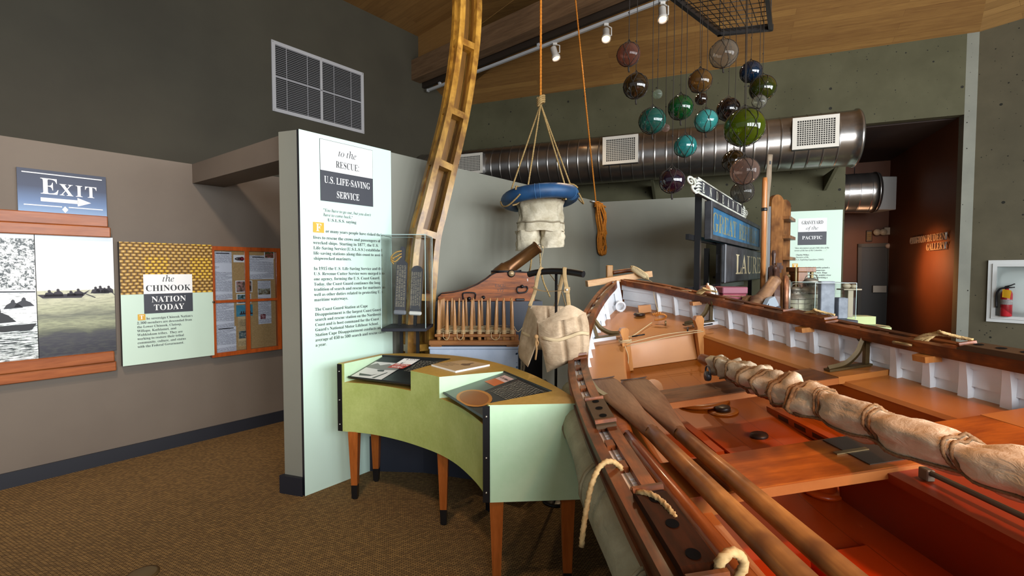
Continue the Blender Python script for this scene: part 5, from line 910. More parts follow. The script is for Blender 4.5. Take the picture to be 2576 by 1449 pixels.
# navy plinth under the gun
gx0=aty(1098,757,4.0); gx1=aty(1348,757,4.12); zg=aty(1200,759,4.02).z
GR=Mx.Translation((gx0.x+.02,4.02,zg))@Mx.Rotation(R(7),4,'Z'); gl=(gx1-gx0).length
b=MB(); b.box(-.03,gl+.03,-.045,.225,0,zg-ZS); t_=Mx.Translation((gx0.x+.02,4.02,ZS))@Mx.Rotation(R(7),4,'Z'); pb=O('display_plinth',b,m_stage); pb.matrix_world=t_; finish(pb,'tall navy plinth under the line throwing gun','plinth')
gn=thing('line_gun','line throwing gun with bronze barrel on a varnished wooden carriage','gun',M=GR)
m_car=wood('carriage_oak','4a2008','a3581c','X',2.6,.45,.05,11); m_iron=mat('black_iron','17161a',.35,.3); m_brz=mat('bronze_brown','5d3c22',.32,.6,c2='74502c',scale=6)
def gxy(px,py):
    p=onpl(px,py,GR.translation,GR.to_3x3()@V((0,1,0))); q=GR.inverted()@p; return q.x,q.z
prof=[(1103,757),(1102,746),(1110,739),(1142,735),(1170,729),(1202,715),(1226,700),(1236,692),(1248,686),(1272,684),(1300,684),(1336,686),(1345,692),(1345,757)]
pp=[gxy(*q) for q in prof]; pp=[(x,max(0,z)) for x,z in pp]
pp=rev(pp)
for y in (0,.19):
    b=MB(); b.prism(pp,-.045,0.0,M=Mx.Translation((0,y,0))@Mx.Rotation(PI/2,4,'X')@Mx.Scale(1,4,(0,0,1))); O('carriage_cheek',b,m_car,gn,local=True)
b=MB(); x1=max(p[0] for p in pp); b.box(x1-.06,x1-.015,.04,.195,.0,.19); b.box(.05,.35,.04,.195,.0,.06); b.box(.4,.5,.04,.195,0,.08); O('cross_timber',b,m_car,gn,local=True)
b=MB(); b.tube([(x,-.001,z) for x,z in [gxy(*q) for q in prof[1:9]]],.0045,n=6); O('iron_edge',b,m_iron,gn,local=True)
b=MB(); edge=[(x,-.004,z+.002) for x,z in [gxy(*q) for q in prof[8:]]]; b.tube(edge[:-1],.006,n=6); x,z=gxy(1272,684); b.tube([(x-.13,-.002,z+.006),(x-.05,-.002,z+.008),(x+.06,-.002,z+.006),(x+.14,-.002,z+.012)],.006,n=6); O('iron_strap',b,m_iron,gn,local=True)
x,z=gxy(1286,688); b=MB(); b.lathe([(.030,-.012),(.034,-.006),(.034,.004),(.030,.01)],24,Mx.Translation((x,-.006,z))@Mx.Rotation(PI/2,4,'X')); tr=O('trunnion_band',b,m_iron,gn,local=True)
b=MB(); b.lathe([(.026,0),(.026,.02),(.0,.021)],20,Mx.Translation((x,0,z))@Mx.Rotation(PI/2,4,'X')); O('trunnion',b,mat('trunnion_brass','a58c68',.4,.4),gn,local=True)
def handle(px,py,w_,drop,name='lifting_handle'):
    x,z=gxy(px,py); b=MB(); b.tube(cat([(x-w_*.4,-.012,z),(x-w_*.5,-.02,z-drop*.6),(x-w_*.3,-.024,z-drop),(x+w_*.3,-.024,z-drop*.9),(x+w_*.5,-.02,z-drop*.4),(x+w_*.45,-.012,z+.005)],6),.0065,n=8); b.ball((x,-.012,z+.005),.016,12,8); b.tube([(x-w_*.4,-.012,z),(x+w_*.45,-.012,z+.005)],.006,n=8); O(name,b,m_iron,gn,local=True)
handle(1313,722,.095,.05); x,z=gxy(1180,748)
b=MB(); b.tube(cat([(x-.05,-.012,z-.015),(x-.055,-.02,z+.03),(x-.03,-.02,z+.042),(x+.03,-.02,z+.042),(x+.055,-.02,z+.03),(x+.05,-.012,z-.015)],6),.0065,n=8); b.ball((x,-.014,z-.012),.018,12,8); O('lifting_handle',b,m_iron,gn,local=True)
x,z=gxy(1216,748); b=MB(); b.ball((x,-.008,z),.016,12,8); x,z=gxy(1308,754); b.cbox(x-.04,x+.04,-.02,.0,z-.008,z+.012,.004); O('iron_fitting',b,m_iron,gn,local=True)
xt,zt3=gxy(1260,722); text('stamped_lettering',['USCG','172'],.026,m_iron,gn,xt-.005,zt3,-.0016,lead=1.7,st='i',align='c'); xt,zt3=gxy(1325,707); text('stamped_lettering',['1'],.02,m_white,gn,xt,zt3,-.0016)
xa,za=gxy(1292,668); xb,zb_=gxy(1352,624); d=V((xb-xa,0,zb_-za)); L=d.length; d.normalize(); base=V((xa,.095,za))-d*.19
q=V((0,0,1)).rotation_difference(d).to_matrix().to_4x4(); BM=Mx.Translation(base)@q
b=MB(); b.lathe([(.03,-.03),(.07,0),(.078,.05),(.078,.13),(.07,.135),(.066,.16),(.058,.2),(.056,.20+L),(.062,.20+L+.002),(.062,.215+L),(.056,.217+L),(.042,.217+L),(.04,.1+L)],32,BM); br=O('barrel',b,m_brz,gn,local=True)
b=MB(); b.lathe([(.0,0),(.038,0),(.038,.02),(0,.03)],20,BM@Mx.Translation((0,0,.2+L))); b.tube([(BM@V((.014*math.cos(k),.0,.235+L+.014*math.sin(k)))) for k in [i*PI/6 for i in range(12)]],.003,n=6,closed=True); O('projectile',b,m_iron,br,local=True)
e=GR@(BM@V((.0,.0,.235+L))); 
b=MB(); m0=V((e.x+.02,e.y-.02,e.z-.01)); w1=V((xs[-1],yq+.05,zp+.1))
b.tube(cat([e,m0+V((.012,0,-.01)),m0+V((-.01,-.08,-.12)),V((.16,3.72,1.32)),V((.06,3.64,1.12)),w1],6),.0022,n=6); b.ball(m0+V((.006,0,-.004)),.009,8,6); O('shot_line_lead',b,m_line,gn)
# ---------------------------------------------------------------- the boat (own axes: s along the keel, w across, h up; it leans towards the console)
TH=-.03; HE=R(8)
BA=V((math.sin(TH),math.cos(TH),0)); L0=V((math.cos(TH),-math.sin(TH),0))
BL=L0*math.cos(HE)+V((0,0,math.sin(HE))); BU=-L0*math.sin(HE)+V((0,0,math.cos(HE))); BO=V((1.45,0,0))
def Bt(s,w,h): return BO+BA*s+BL*w+BU*h
HB=[(-3.5,.02),(-3.1,.27),(-2.6,.45),(-2.0,.62),(-1.2,.77),(-.4,.86),(.4,.905),(1.2,.912),(1.7,.905),(2.0,.892),(2.4,.868),(2.8,.818),(3.2,.729),(3.6,.613),(4.0,.462),(4.4,.262),(4.6,.145),(4.78,.03)]
HG=[(-3.5,1.45),(-2.6,1.28),(-1.2,1.14),(.4,1.105),(1.2,1.105),(2.0,1.118),(2.4,1.132),(2.8,1.165),(3.2,1.21),(3.6,1.27),(4.0,1.342),(4.4,1.431),(4.6,1.472),(4.8,1.513)]
def hb(s): return max(.012,lerp(HB,s))
def hg(s): return lerp(HG,s)
def kl(s): return .12+.55*max(0,(s-3.2)/1.6)**2.2+.5*max(0,(-2.0-s)/1.5)**2.2
DK=.215
def hd(s): return hg(s)-DK-.05*max(0,(s-4.0)/.8)
def hull(s,h,out=0.0):
    q=max(0,min(1,(hg(s)-h)/(hg(s)-kl(s)))); return max(0.0,(hb(s)+out)*(1-q**2.5)**.65)
boat=thing('rowing_boat','large open wooden surfboat with white planked sides and orange decks','boat',Bt(1.2,0,.1))
m_wht=mat('boat_white','dfe4ea',.4,c2='e8ecf0',scale=5,coat=.2)
m_tan=mat('deck_orange','ad6c30',.38,c2='b57538',scale=2.2,coat=.15); m_org=mat('boat_orange','994a0c',.42,c2='a65614',scale=2.5,coat=.15); m_orgl=mat('bulkhead_orange','bb782f',.42,c2='c48138',scale=3,coat=.15)
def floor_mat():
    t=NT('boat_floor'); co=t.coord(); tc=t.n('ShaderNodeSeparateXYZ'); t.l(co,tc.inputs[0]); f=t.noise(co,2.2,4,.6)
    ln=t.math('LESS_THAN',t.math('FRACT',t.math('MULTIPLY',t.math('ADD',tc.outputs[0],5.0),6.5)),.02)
    c=t.ramp(t.math('ADD',tc.outputs[1],t.math('MULTIPLY',f,.5)),[(0,'982c08'),(1,'b0540f')]); c2=t.ramp(t.math('MULTIPLY',t.math('ADD',tc.outputs[1],1.2),.28),[(.25,'b02803'),(.6,'a84206'),(.95,'97530c')])  # redder towards the stern: warm lamplight painted into the floor colour
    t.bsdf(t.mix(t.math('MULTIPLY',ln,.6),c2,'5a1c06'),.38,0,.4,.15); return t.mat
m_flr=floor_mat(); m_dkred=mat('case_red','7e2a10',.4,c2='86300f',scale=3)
m_mah=wood('gunwale_mahogany','532608','8f4b1a','Y',2.2,.42,.12,8,spot=('47230d',5)); m_thw=wood('thwart_fir','86400f','b8661f','X',2.0,.42,.1,8,spot=('6a3510',3)); m_oak=wood('oak_light','a86a30','c78a48','Z',3,.4,.3,6)
S0,S1=-3.4,4.78
def sv(n,a=S0,b=S1): return [a+(b-a)*i/n for i in range(n+1)]
# outer skin
b=MB()
for sd in (-1,1):
    b.grid(lambda u,v:Bt(S0+(S1-S0)*u,sd*(hull(S0+(S1-S0)*u,hg(S0+(S1-S0)*u)-v*(hg(S0+(S1-S0)*u)-kl(S0+(S1-S0)*u)),.035)+(.0)),hg(S0+(S1-S0)*u)-v*(hg(S0+(S1-S0)*u)-kl(S0+(S1-S0)*u))),70,14,flip=sd<0)
O('outer_planking',b,mat('hull_grey','6b6a62',.5,c2='75746b'),boat)
# inner white planking above the side decks, three strakes a side
for sd,nm in ((-1,0),(1,1)):
    b=MB()
    for k in range(3):
        f0=k/3; f1=(k+1)/3+.0
        def pf(u,v):
            s=-1.5+(4.77+1.5)*u; d=hg(s)-hd(s)+.03; h=hg(s)-d*(f0+(f1-f0)*v)-.0; return Bt(s,sd*max(.004,hull(s,h)-.002-.016*v),h)
        b.grid(pf,64,2,False,flip=sd>0)
        b.grid(lambda u,v:Bt(-1.5+6.27*u,sd*max(.004,(lambda s,h:hull(s,h)-.018+.016*v)(-1.5+6.27*u,hg(-1.5+6.27*u)-(hg(-1.5+6.27*u)-hd(-1.5+6.27*u)+.03)*f1)),hg(-1.5+6.27*u)-(hg(-1.5+6.27*u)-hd(-1.5+6.27*u)+.03)*f1-.002*v),64,1,False,flip=sd>0)
    O('inner_planking',b,m_wht,boat)
# frames (ribs), each on its own
def ribp(s,sd):
    d=hg(s)-hd(s); hs_=[hg(s)-.005-(d+.0)*i/4 for i in range(5)]; b=MB(); P=[]
    vs=[]; 
    for i,h in enumerate(hs_):
        wd=.0125+.003*i; w0=hull(s,h)-.004; w1=w0-.028-.006*(i/4)
        vs+=[Bt(s-wd,sd*w0,h),Bt(s+wd,sd*w0,h),Bt(s+wd,sd*w1,h),Bt(s-wd,sd*w1,h)]
    fs=[]
    for i in range(4):
        for k in range(4): q=(i*4+k,i*4+(k+1)%4,i*4+4+(k+1)%4,i*4+4+k); fs.append(q if sd<0 else q[::-1])
    b.add(vs,fs); return O('frame_rib',b,m_wht,boat)
k=0; s=.18
while s<4.55:
    for sd in (-1,1): ribp(s,sd)
    s+=.175
# open gunwale: outer rail, inner rail, spacers
def rail(name,w0,w1,h0,h1,sd,a=-3.2,e=4.76,m=None):
    b=MB(); n=90; vs=[]; fs=[]
    for i in range(n+1):
        s=a+(e-a)*i/n; f=min(1,hb(s)/.12)
        q=[(hb(s)+w0*f,hg(s)+h0),(hb(s)+w1*f,hg(s)+h0),(hb(s)+w1*f,hg(s)+h1),(hb(s)+w0*f,hg(s)+h1)]
        vs+=[Bt(s,sd*max(.0,w),h) for w,h in q]
    for i in range(n):
        for k in range(4): q=(i*4+k,i*4+(k+1)%4,i*4+4+(k+1)%4,i*4+4+k); fs.append(q if sd<0 else q[::-1])
    fs.append((0,1,2,3)); fs.append((n*4+3,n*4+2,n*4+1,n*4)); b.add(vs,fs); return O(name,b,m or m_mah,boat)
for sd in (-1,1):
    rail('outer_rail',.018,.056,-.035,.012,sd); rail('rubbing_strake',.035,.064,-.075,-.036,sd); rail('inner_rail',-.062,-.020,-.042,.012,sd); rail('sheer_strake_edge',-.022,.020,-.03,-.010,sd,m=m_wht)
def spacer(s,sd,l=.03):
    b=MB(); c=[(s-l,-.017),(s+l,-.017),(s+l,.013),(s-l,.013)]
    P=[Bt(a,sd*(hb(a)+w),hg(a)-.035) for a,w in c]+[Bt(a,sd*(hb(a)+w),hg(a)+.008) for a,w in c]; b.hexa(P if sd>0 else P); return O('rail_spacer',b,m_mah,boat)
s=.2675
while s<4.4:
    for sd in (-1,1): spacer(s,sd,.026)
    s+=.175
def pad(s0,s1,sd,holes,m=None):
    b=MB(); n=8; vs=[]; fs=[]
    for i in range(n+1):
        s=s0+(s1-s0)*i/n; z=.03 if 0<i<n else .013
        vs+=[Bt(s,sd*(hb(s)+w),hg(s)+h) for w,h in ((-.06,.008),(.02,.008),(.02,.008+z),(-.06,.008+z))]
    for i in range(n):
        for k in range(4): q=(i*4+k,i*4+(k+1)%4,i*4+4+(k+1)%4,i*4+4+k); fs.append(q if sd<0 else q[::-1])
    fs+=[(0,1,2,3),(n*4+3,n*4+2,n*4+1,n*4)]; b.add(vs,fs); p=O('oarlock_pad',b,m or m_padw,boat)
    for i in range(holes):
        c=MB()
        s=s0+(s1-s0)*(.2+.6*i/max(1,holes-1)); o=Bt(s,sd*(hb(s)-.02),hg(s)+.0385); n_=BU; u=BA; v=BL
        c.add([o+u*.020*math.cos(q*PI/8)+v*.015*math.sin(q*PI/8)+n_*.0012 for q in range(16)],[tuple(range(16))]); O('oarlock_socket',c,mat('socket_black','070606',.9,0,.1),p)
    for f in (.03,.97):
        c=MB()
        s=s0+(s1-s0)*f; P=[Bt(s+a,sd*(hb(s)+w),hg(s)+h) for a,w,h in ((-.008,-.062,.03),(.008,-.062,.03),(.008,.022,.03),(-.008,.022,.03),(-.006,-.062,.043),(.006,-.062,.043),(.006,.022,.043),(-.006,.022,.043))]; c.hexa(P)
        O('pad_end_cleat',c,m_mah,p)
m_padw=mat('pad_dark','241006',.55,0,.12,c2='3a1a0a',scale=8,stretch=(8,1,8)); m_brs=mat('old_brass','8a7450',.35,.7)
for sd in (-1,1):
    pad(1.80,2.10,sd,3,mat('pad_bronze','4a3826',.55,0,.2)); pad(.90,1.285,sd,3); pad(2.84,3.16,sd,0,m_mah); pad(-.3,.1,sd,3)
# side decks, cockpit faces, bow deck, bulkhead, floor
SB=3.72
def wi(s): return max(.28,hb(s)-.285)
def hf(s): return .70+.16*max(0,min(1,(s-1.6)/2.1))**1.5
for sd in (-1,1):
    b=MB(); b.grid(lambda u,v:(lambda s:Bt(s,sd*(wi(s)+(hull(s,hd(s))-wi(s))*v),hd(s)))(-1.6+(SB+1.6)*u),48,3,flip=sd<0); 
    b.grid(lambda u,v:(lambda s:Bt(s,sd*(wi(s)-.012+.012*v),hd(s)-.018+.018*v))(-1.6+(SB+1.6)*u),48,1,flip=sd<0); O('side_deck',b,m_tan,boat)
    b=MB(); b.grid(lambda u,v:(lambda s:Bt(s,sd*(wi(s)-.006-.02*v),hd(s)-.016-(hd(s)-.016-hf(s))*v))(-1.6+(SB+1.6)*u),48,2,flip=sd>0); O('cockpit_side',b,m_org,boat)
b=MB(); b.grid(lambda u,v:(lambda s:Bt(s,(2*v-1)*hull(s,hd(s)),hd(s)+.001))(SB+(4.74-SB)*u),20,8); O('bow_deck',b,m_tan,boat)
b=MB(); b.grid(lambda u,v:Bt(SB-.002-.03*u,(2*v-1)*(wi(SB)+.02),hd(SB)-(hd(SB)-hf(SB))*u),2,6,False,flip=True); O('bow_bulkhead',b,m_orgl,boat)
b=MB(); P=[Bt(SB-.02+a,w,hd(SB)+h) for h in (-.02,.014) for a,w in ((0,-.30),(0,.30),(.03,.30),(.03,-.30))]; b.hexa(P); O('bulkhead_cap',b,m_tan,boat)
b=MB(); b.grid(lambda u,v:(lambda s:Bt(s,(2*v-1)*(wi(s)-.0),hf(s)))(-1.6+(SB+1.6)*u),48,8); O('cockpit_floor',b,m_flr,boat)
def bpar(s0,s1,w0,w1,h0,h1,name,m,par=None,c=None):
    b=MB(); P=[Bt(s,w,h) for h in (h0,h1) for s,w in ((s0,w0),(s0,w1),(s1,w1),(s1,w0))]; b.hexa(P); return O(name,b,m,par or boat)
# bitts
for sd,top_ in ((-1,1.20),(1,1.21)):
    b=MB(); pr=[(-.030,hf(SB)),(.030,hf(SB)),(.032,1.08),(.024,1.12),(.036,1.18),(.022,top_),(-.022,top_),(-.036,1.18),(-.024,1.12),(-.032,1.08)]
    vs=[Bt(SB-.045,sd*.30+a,h) for a,h in pr]+[Bt(SB-.100,sd*.30+a,h) for a,h in pr]; n=len(pr); b.add(vs,[tuple(range(n)),tuple(range(2*n-1,n-1,-1))]+[((i+1)%n,i,n+i,n+(i+1)%n) for i in range(n)]); O('bitt_post',b,m_oak if sd>0 else m_oak,boat)
b=MB(); b.tube([Bt(SB-.05,.22,1.125),Bt(SB-.16,.17,1.12)],.006,n=8); b.tube([Bt(SB-.05,.34,1.125),Bt(SB-.05,.42,1.125)],.006,n=8); b.tube([Bt(SB-.07,-.24,1.12),Bt(SB-.08,-.14,1.125)],.006,n=8); O('belaying_pin',b,m_iron,boat)
# white cross bars near the bow and brass hanging knees
for sd in (-1,1):
    bpar(3.80,3.86,sd*.33 if sd>0 else -hull(3.83,hd(3.83)),hull(3.83,hd(3.83)) if sd>0 else -.33,hd(3.83)-.01,hd(3.83)+.022,'deck_bar',m_wht)
m_bron=mat('knee_bronze','4a3b1e',.5,.4,c2='5e4b28',scale=9)
def knee(s,sd,base):
    wo=hull(s,base+.1)-.04; ht=hg(s)-.03; t_=.012; b=MB()
    b.hexa([Bt(s+a,sd*w,h) for w,h in ((wo-.012,base),(wo+.012,ht)) for a,w,h in ((-t_,w-.012,h),(t_,w-.012,h),(t_,w+.012,h),(-t_,w+.012,h))])
    P=[Bt(s+a,sd*w,h) for h in (base,base+.012) for a,w in ((-.025,wo-.24),(.025,wo-.24),(.025,wo+.01),(-.025,wo+.01))]; b.hexa(P)
    cv=cat([Bt(s,sd*(wo-.23),base+.012),Bt(s,sd*(wo-.13),base+.025),Bt(s,sd*(wo-.055),base+.075),Bt(s,sd*(wo-.02),base+.13),Bt(s,sd*(wo+.0),ht)],6); b.tube(cv,.017,n=4,sm=False,sq=(.55,1.1),up=BA)
    b.lathe([(.026,0),(.026,.008),(0,.010)],14,Mx.Translation(Bt(s+.028,sd*(wo+.0),ht-.005))@(V((0,0,1)).rotation_difference(BL*-sd)).to_matrix().to_4x4()); b.lathe([(.026,0),(.026,.008),(0,.010)],14,Mx.Translation(Bt(s-.028,sd*(wo+.0),ht-.005))@(V((0,0,1)).rotation_difference(BL*-sd)).to_matrix().to_4x4())
    O('hanging_knee',b,m_bron,boat)
for sd in (-1,1): knee(3.83,sd,hd(3.83)+.022); knee(2.61,sd,.955); 
# thwarts
def thw(s0,s1,name='thwart',top=.952,th_=.036,wl_=None,wr=None,m=None):
    b=MB(); wl_=wl_ if wl_ is not None else -(hull((s0+s1)/2,top)-.30); wr=wr if wr is not None else (hull((s0+s1)/2,top)-.30)
    P=[Bt(s,w,h) for h in (top-th_,top) for s,w in ((s0,wl_),(s0,wr),(s1,wr),(s1,wl_))]; b.hexa(P); o=O(name,b,m or m_thw,boat)
    q=MB(); P=[Bt(s,w,h) for h in (top-th_-.001,top-.004) for s,w in ((s0-.005,wl_),(s0-.005,wr),(s0+.001,wr),(s0+.001,wl_))]; q.hexa(P); O('thwart_edge',q,mat('thwart_edge_paint','a05c26',.45,c2='ac6830'),o)

    for sd in (-1,1):
        e=hull((s0+s1)/2,top)-.01; i_=abs(wl_ if sd<0 else wr); P=[Bt(s,sd*w,h) for h in (hd(s0)-.01,top+.001) for s,w in ((s0-.003,i_+.002),(s0-.003,e),(s1+.003,e),(s1+.003,i_+.002))]
        q=MB(); q.hexa(P); O('thwart_end_block',q,m_tan,o)
    return o
T1=thw(2.49,2.72,m=wood('thwart_dark','4a2a12','84522a','X',2.0,.45,.05,8)); T2=thw(1.53,1.80)
q=MB(); P=[Bt(s,w,h) for h in (.9525,.955) for s,w in ((1.56,-.05),(1.56,.20),(1.79,.20),(1.79,-.05))]; q.hexa(P); O('mast_plate',q,mat('plate_dark','4a4038',.35,.6),T2)
q=MB(); P=[Bt(s,w,h) for h in (.9525,.957) for s,w in ((1.66,-.09),(1.66,.03),(1.68,.03),(1.68,-.09))]; q.hexa(P); O('builder_plate',q,m_brs,T2)
# centreboard case with rod
bpar(-.6,1.80,.0,.05,hf(1.5)-.02,.905,'centreboard_case',m_dkred); bpar(-.6,1.56,-.02,.20,.905,.935,'case_cap',m_dkred)
b=MB(); b.tube([Bt(1.44,.045,.965),Bt(-.3,.045,.965)],.009,n=8); b.cbox(-.013,.013,-.018,.018,-.022,.014,.003,M=Mx.Translation(Bt(1.45,.045,.96))@Mx.Rotation(TH,4,'Z')); O('tie_rod',b,mat('galvanised','6d6455',.45,.7),boat)
# floor fittings
m_cap=mat('cap_dark','2b1a12',.4)
def disc(s,w,h,prof,name,m): b=MB(); b.lathe(prof,28,Mx.Translation(Bt(s,w,h))@(V((0,0,1)).rotation_difference(BU)).to_matrix().to_4x4()); return O(name,b,m,boat)
for (s,w) in ((2.74,.0),(2.36,.0)):
    h=hf(s); disc(s,w,h,[(.085,0),(.085,.004),(.06,.006),(.0,.006)],'inspection_ring',m_org); disc(s,w,h+.004,[(.042,0),(.044,.018),(.040,.026),(0,.026)],'inspection_cap',m_cap)
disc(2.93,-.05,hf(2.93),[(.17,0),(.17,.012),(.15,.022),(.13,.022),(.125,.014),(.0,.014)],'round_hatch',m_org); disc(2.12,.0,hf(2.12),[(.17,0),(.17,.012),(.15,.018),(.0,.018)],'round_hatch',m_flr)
for (w,s0,s1) in ((-.27,2.18,2.62),(.26,2.12,2.66)):
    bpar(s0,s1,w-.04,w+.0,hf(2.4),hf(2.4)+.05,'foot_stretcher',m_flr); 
    for k in range(3): bpar(s0+.06+k*.14,s0+.15+k*.14,w-.0405,w-.038,hf(2.4)+.012,hf(2.4)+.036,'stretcher_slot',m_cap)
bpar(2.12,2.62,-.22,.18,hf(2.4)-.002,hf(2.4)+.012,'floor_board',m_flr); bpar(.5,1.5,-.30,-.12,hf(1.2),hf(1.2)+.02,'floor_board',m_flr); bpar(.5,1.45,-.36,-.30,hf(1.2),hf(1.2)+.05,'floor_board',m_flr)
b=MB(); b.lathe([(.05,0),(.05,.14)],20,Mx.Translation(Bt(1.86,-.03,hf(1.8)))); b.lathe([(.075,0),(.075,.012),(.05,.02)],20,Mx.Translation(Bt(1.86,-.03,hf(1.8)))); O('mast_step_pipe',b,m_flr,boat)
b=MB(); n=16; sp_=[(-.065,0),(.065,0)]+[(.065*math.cos(a)*1.0,.075+.055*math.sin(a)) for a in [PI*i/8 for i in range(9)]]; sC=3.2
vs=[Bt(3.05+y*.25,-.30+x,hf(3.05)+.0+y*1.0) for x,y in sp_]+[Bt(3.065+y*.25,-.30+x,hf(3.05)+.0+y*1.0) for x,y in sp_]; n=len(sp_); b.add(vs,[tuple(range(n)),tuple(range(2*n-1,n-1,-1))]+[((i+1)%n,i,n+i,n+(i+1)%n) for i in range(n)]); O('scupper_flap',b,m_orgl,boat)
# stem, apron, ring, shackle, bow fittings
b=MB(); cv=[Bt(4.80,0,hg(4.8)-.35),Bt(4.82,0,hg(4.8)-.1),Bt(4.84,0,hg(4.8)+.03)]; b.tube(cv,.045,n=4,sm=False,up=BA,sq=(1,.9)); b.tube([Bt(4.25,0,.30),Bt(4.62,0,.62),Bt(4.78,0,1.0),Bt(4.82,0,1.3)],.045,n=4,sm=False,up=BL); O('stem',b,m_mah,boat)
b=MB(); a0=onpl(1563,788,Bt(4.60,0,0),BA); a1=onpl(1549,708,Bt(4.72,0,0),BA); P=[p+BL*x+BA*y for p in (a0,a1) for x,y in ((-.034,0),(.034,0),(.034,.05),(-.034,.05))]; b.hexa(P); O('apron',b,m_wht,boat)
m_post=wood('post_fir','8a5a26','b98a4a','Z',3,.5,.1,8)
p=onpl(1533,685,Bt(4.98,0,0),BA); b=MB(); b.cbox(-.033,.033,-.03,.03,-.36,.075,.006,M=Mx.Translation(p)); O('stem_head',b,m_post,boat)
b=MB(); cv=[onpl(x,y,Bt(4.98,0,0),BA)-V((0,.01,0)) for x,y in ((1540,686),(1560,683),(1585,680),(1605,682))]; b.tube(cat(cv,5),.023,n=10); O('tiller_handle',b,m_mah,boat)
b=MB(); rc0=onpl(1561,771,Bt(4.56,0,0),BA); b.tube([rc0+BU*.045,rc0+BU*.045+BA*.05],.014,n=8); b.tube([rc0+BL*.044*math.cos(q*PI/10)+BU*.044*math.sin(q*PI/10) for q in range(20)],.011,n=8,closed=True); b.tube([rc0+BU*-.07,rc0+BU*-.045],.02,n=8); O('mooring_ring',b,m_wht,boat)
b=MB(); b.lathe([(.05,0),(.055,.008),(.045,.022),(.0,.026)],20,Mx.Translation(Bt(4.30,.03,hd(4.3)+.012))); O('vent_cap',b,m_cap,boat)
b=MB(); P=[Bt(s,w,h) for h in (hd(4.42),hd(4.42)+.07) for s,w in ((4.37,.05),(4.37,.17),(4.45,.15),(4.45,.07))]; b.hexa(P); O('bow_chock',b,m_orgl,boat)
m_shk=mat('shackle_orange','b3702c',.4); sc=Bt(4.02,.12,hd(4.02)+.03)
b=MB(); u=(BL*.9-BA*.5).normalized(); v_=BU*.75-BA*.5; v_.normalize()
b.tube(cat([sc+u*-.045+v_*.01,sc+u*-.01+v_*.006,sc+u*.03+v_*.012,sc+u*.05+v_*.037,sc+u*.03+v_*.062,sc+u*-.01+v_*.066,sc+u*-.04+v_*.055],6),.009,n=8)
for k in range(5): b.ball(sc+u*(-.06+.014*k)+v_*(.066+.002*k)+BU*.006,.012,10,8)
O('bow_shackle',b,m_shk,boat)
b=MB(); b.lathe([(.008,0),(.008,.04),(.0,.045)],8,Mx.Translation(Bt(3.92,.13,hd(3.92)+.01))); O('deck_pin',b,m_brs,boat)
# canvas fender roll outside the near gunwale, with lashings
def cvs(name,a,c,sc_=8,rough=.85,dark=None,bst=.45):
    t=NT(name); co=t.coord(); f=t.noise(co,sc_,6,.65,.3); g=t.noise(co,2.2,4,.6); w_=t.noise(t.coord((1,1,2.5)),sc_*2.2,4,.6,1.5)
    col=t.ramp(f,[(.3,a),(.65,c)]); 
    if dark: col=t.mix(t.ramp(g,[(.5,(0,0,0)),(.72,(.75,.75,.75))]),col,dark)
    m=t.math('ADD',t.math('MULTIPLY',f,.8),t.math('MULTIPLY',w_,.9)); t.bsdf(col,rough,0,.2,0,m,bst,.014); return t.mat
m_fend=cvs('fender_canvas','8d8c76','a9a890',6,.8,'77745f')
b=MB(); path=[]; rs=[]
for i in range(60):
    s=-1.6+4.3*i/59; h=hg(s)-.145; path.append(Bt(s,-(hb(s)+.032),h)); rs.append(.092+.006*math.sin(s*9))
b.tube(path,rs,n=18); O('canvas_fender',b,m_fend,boat)
b=MB(); rn=random.Random(4)
for s in (.62,1.05,1.62,2.25):
    b=MB(); h=hg(s)-.145; c=Bt(s,-(hb(s)+.032),h)
    for d in (0,.016): b.tube([c+BA*(d+.02*math.sin(q*PI/8))+BL*(.099*math.cos(q*PI/8))+BU*(.099*math.sin(q*PI/8)) for q in range(16)],.006,n=6,closed=True)
    O('fender_lashing',b,mat('lashing','8a8368',.85),boat)
# grab ropes on the near side
m_hemp=mat('hemp','a98a58',.85,c2='c0a270',scale=60); m_hempd=mat('hemp_dark','6f5233',.85,c2='8c6c48',scale=60)
def grope(label_s,pts,r,par=boat,name='grab_rope',m=None): b=MB(); b.rope(cat(pts,8),r); return O(name,b,m or m_hemp,par)
def bpx(px,py,s,dw=0): return onpl(px,py,Bt(s,0,0),BA)
gR=[Bt(1.49,-(hb(1.49)-.0),hg(1.49)-.03)]+[onpl(x,y,Bt(s,0,0),BA) for x,y,s in ((1561,1176,1.47),(1535,1160,1.46),(1508,1175,1.45),(1488,1220,1.43),(1476,1275,1.42),(1466,1340,1.41),(1463,1374,1.41))]
grope(0,gR,.0095); 
gR=[Bt(1.33,-(hb(1.33)-.0),hg(1.33)-.02)]+[onpl(x,y,Bt(s,0,0),BA) for x,y,s in ((1606,1240,1.265),(1638,1244,1.225),(1665,1262,1.19),(1690,1290,1.14),(1712,1322,1.10))]
grope(0,gR,.009)
gR=[onpl(x,y,Bt(s,0,0),BA) for x,y,s in ((1808,1475,.93),(1806,1440,.93),(1816,1405,.93),(1843,1390,.94),(1866,1402,.95),(1868,1430,.96),(1850,1462,.96))]
grope(0,gR,.0115)
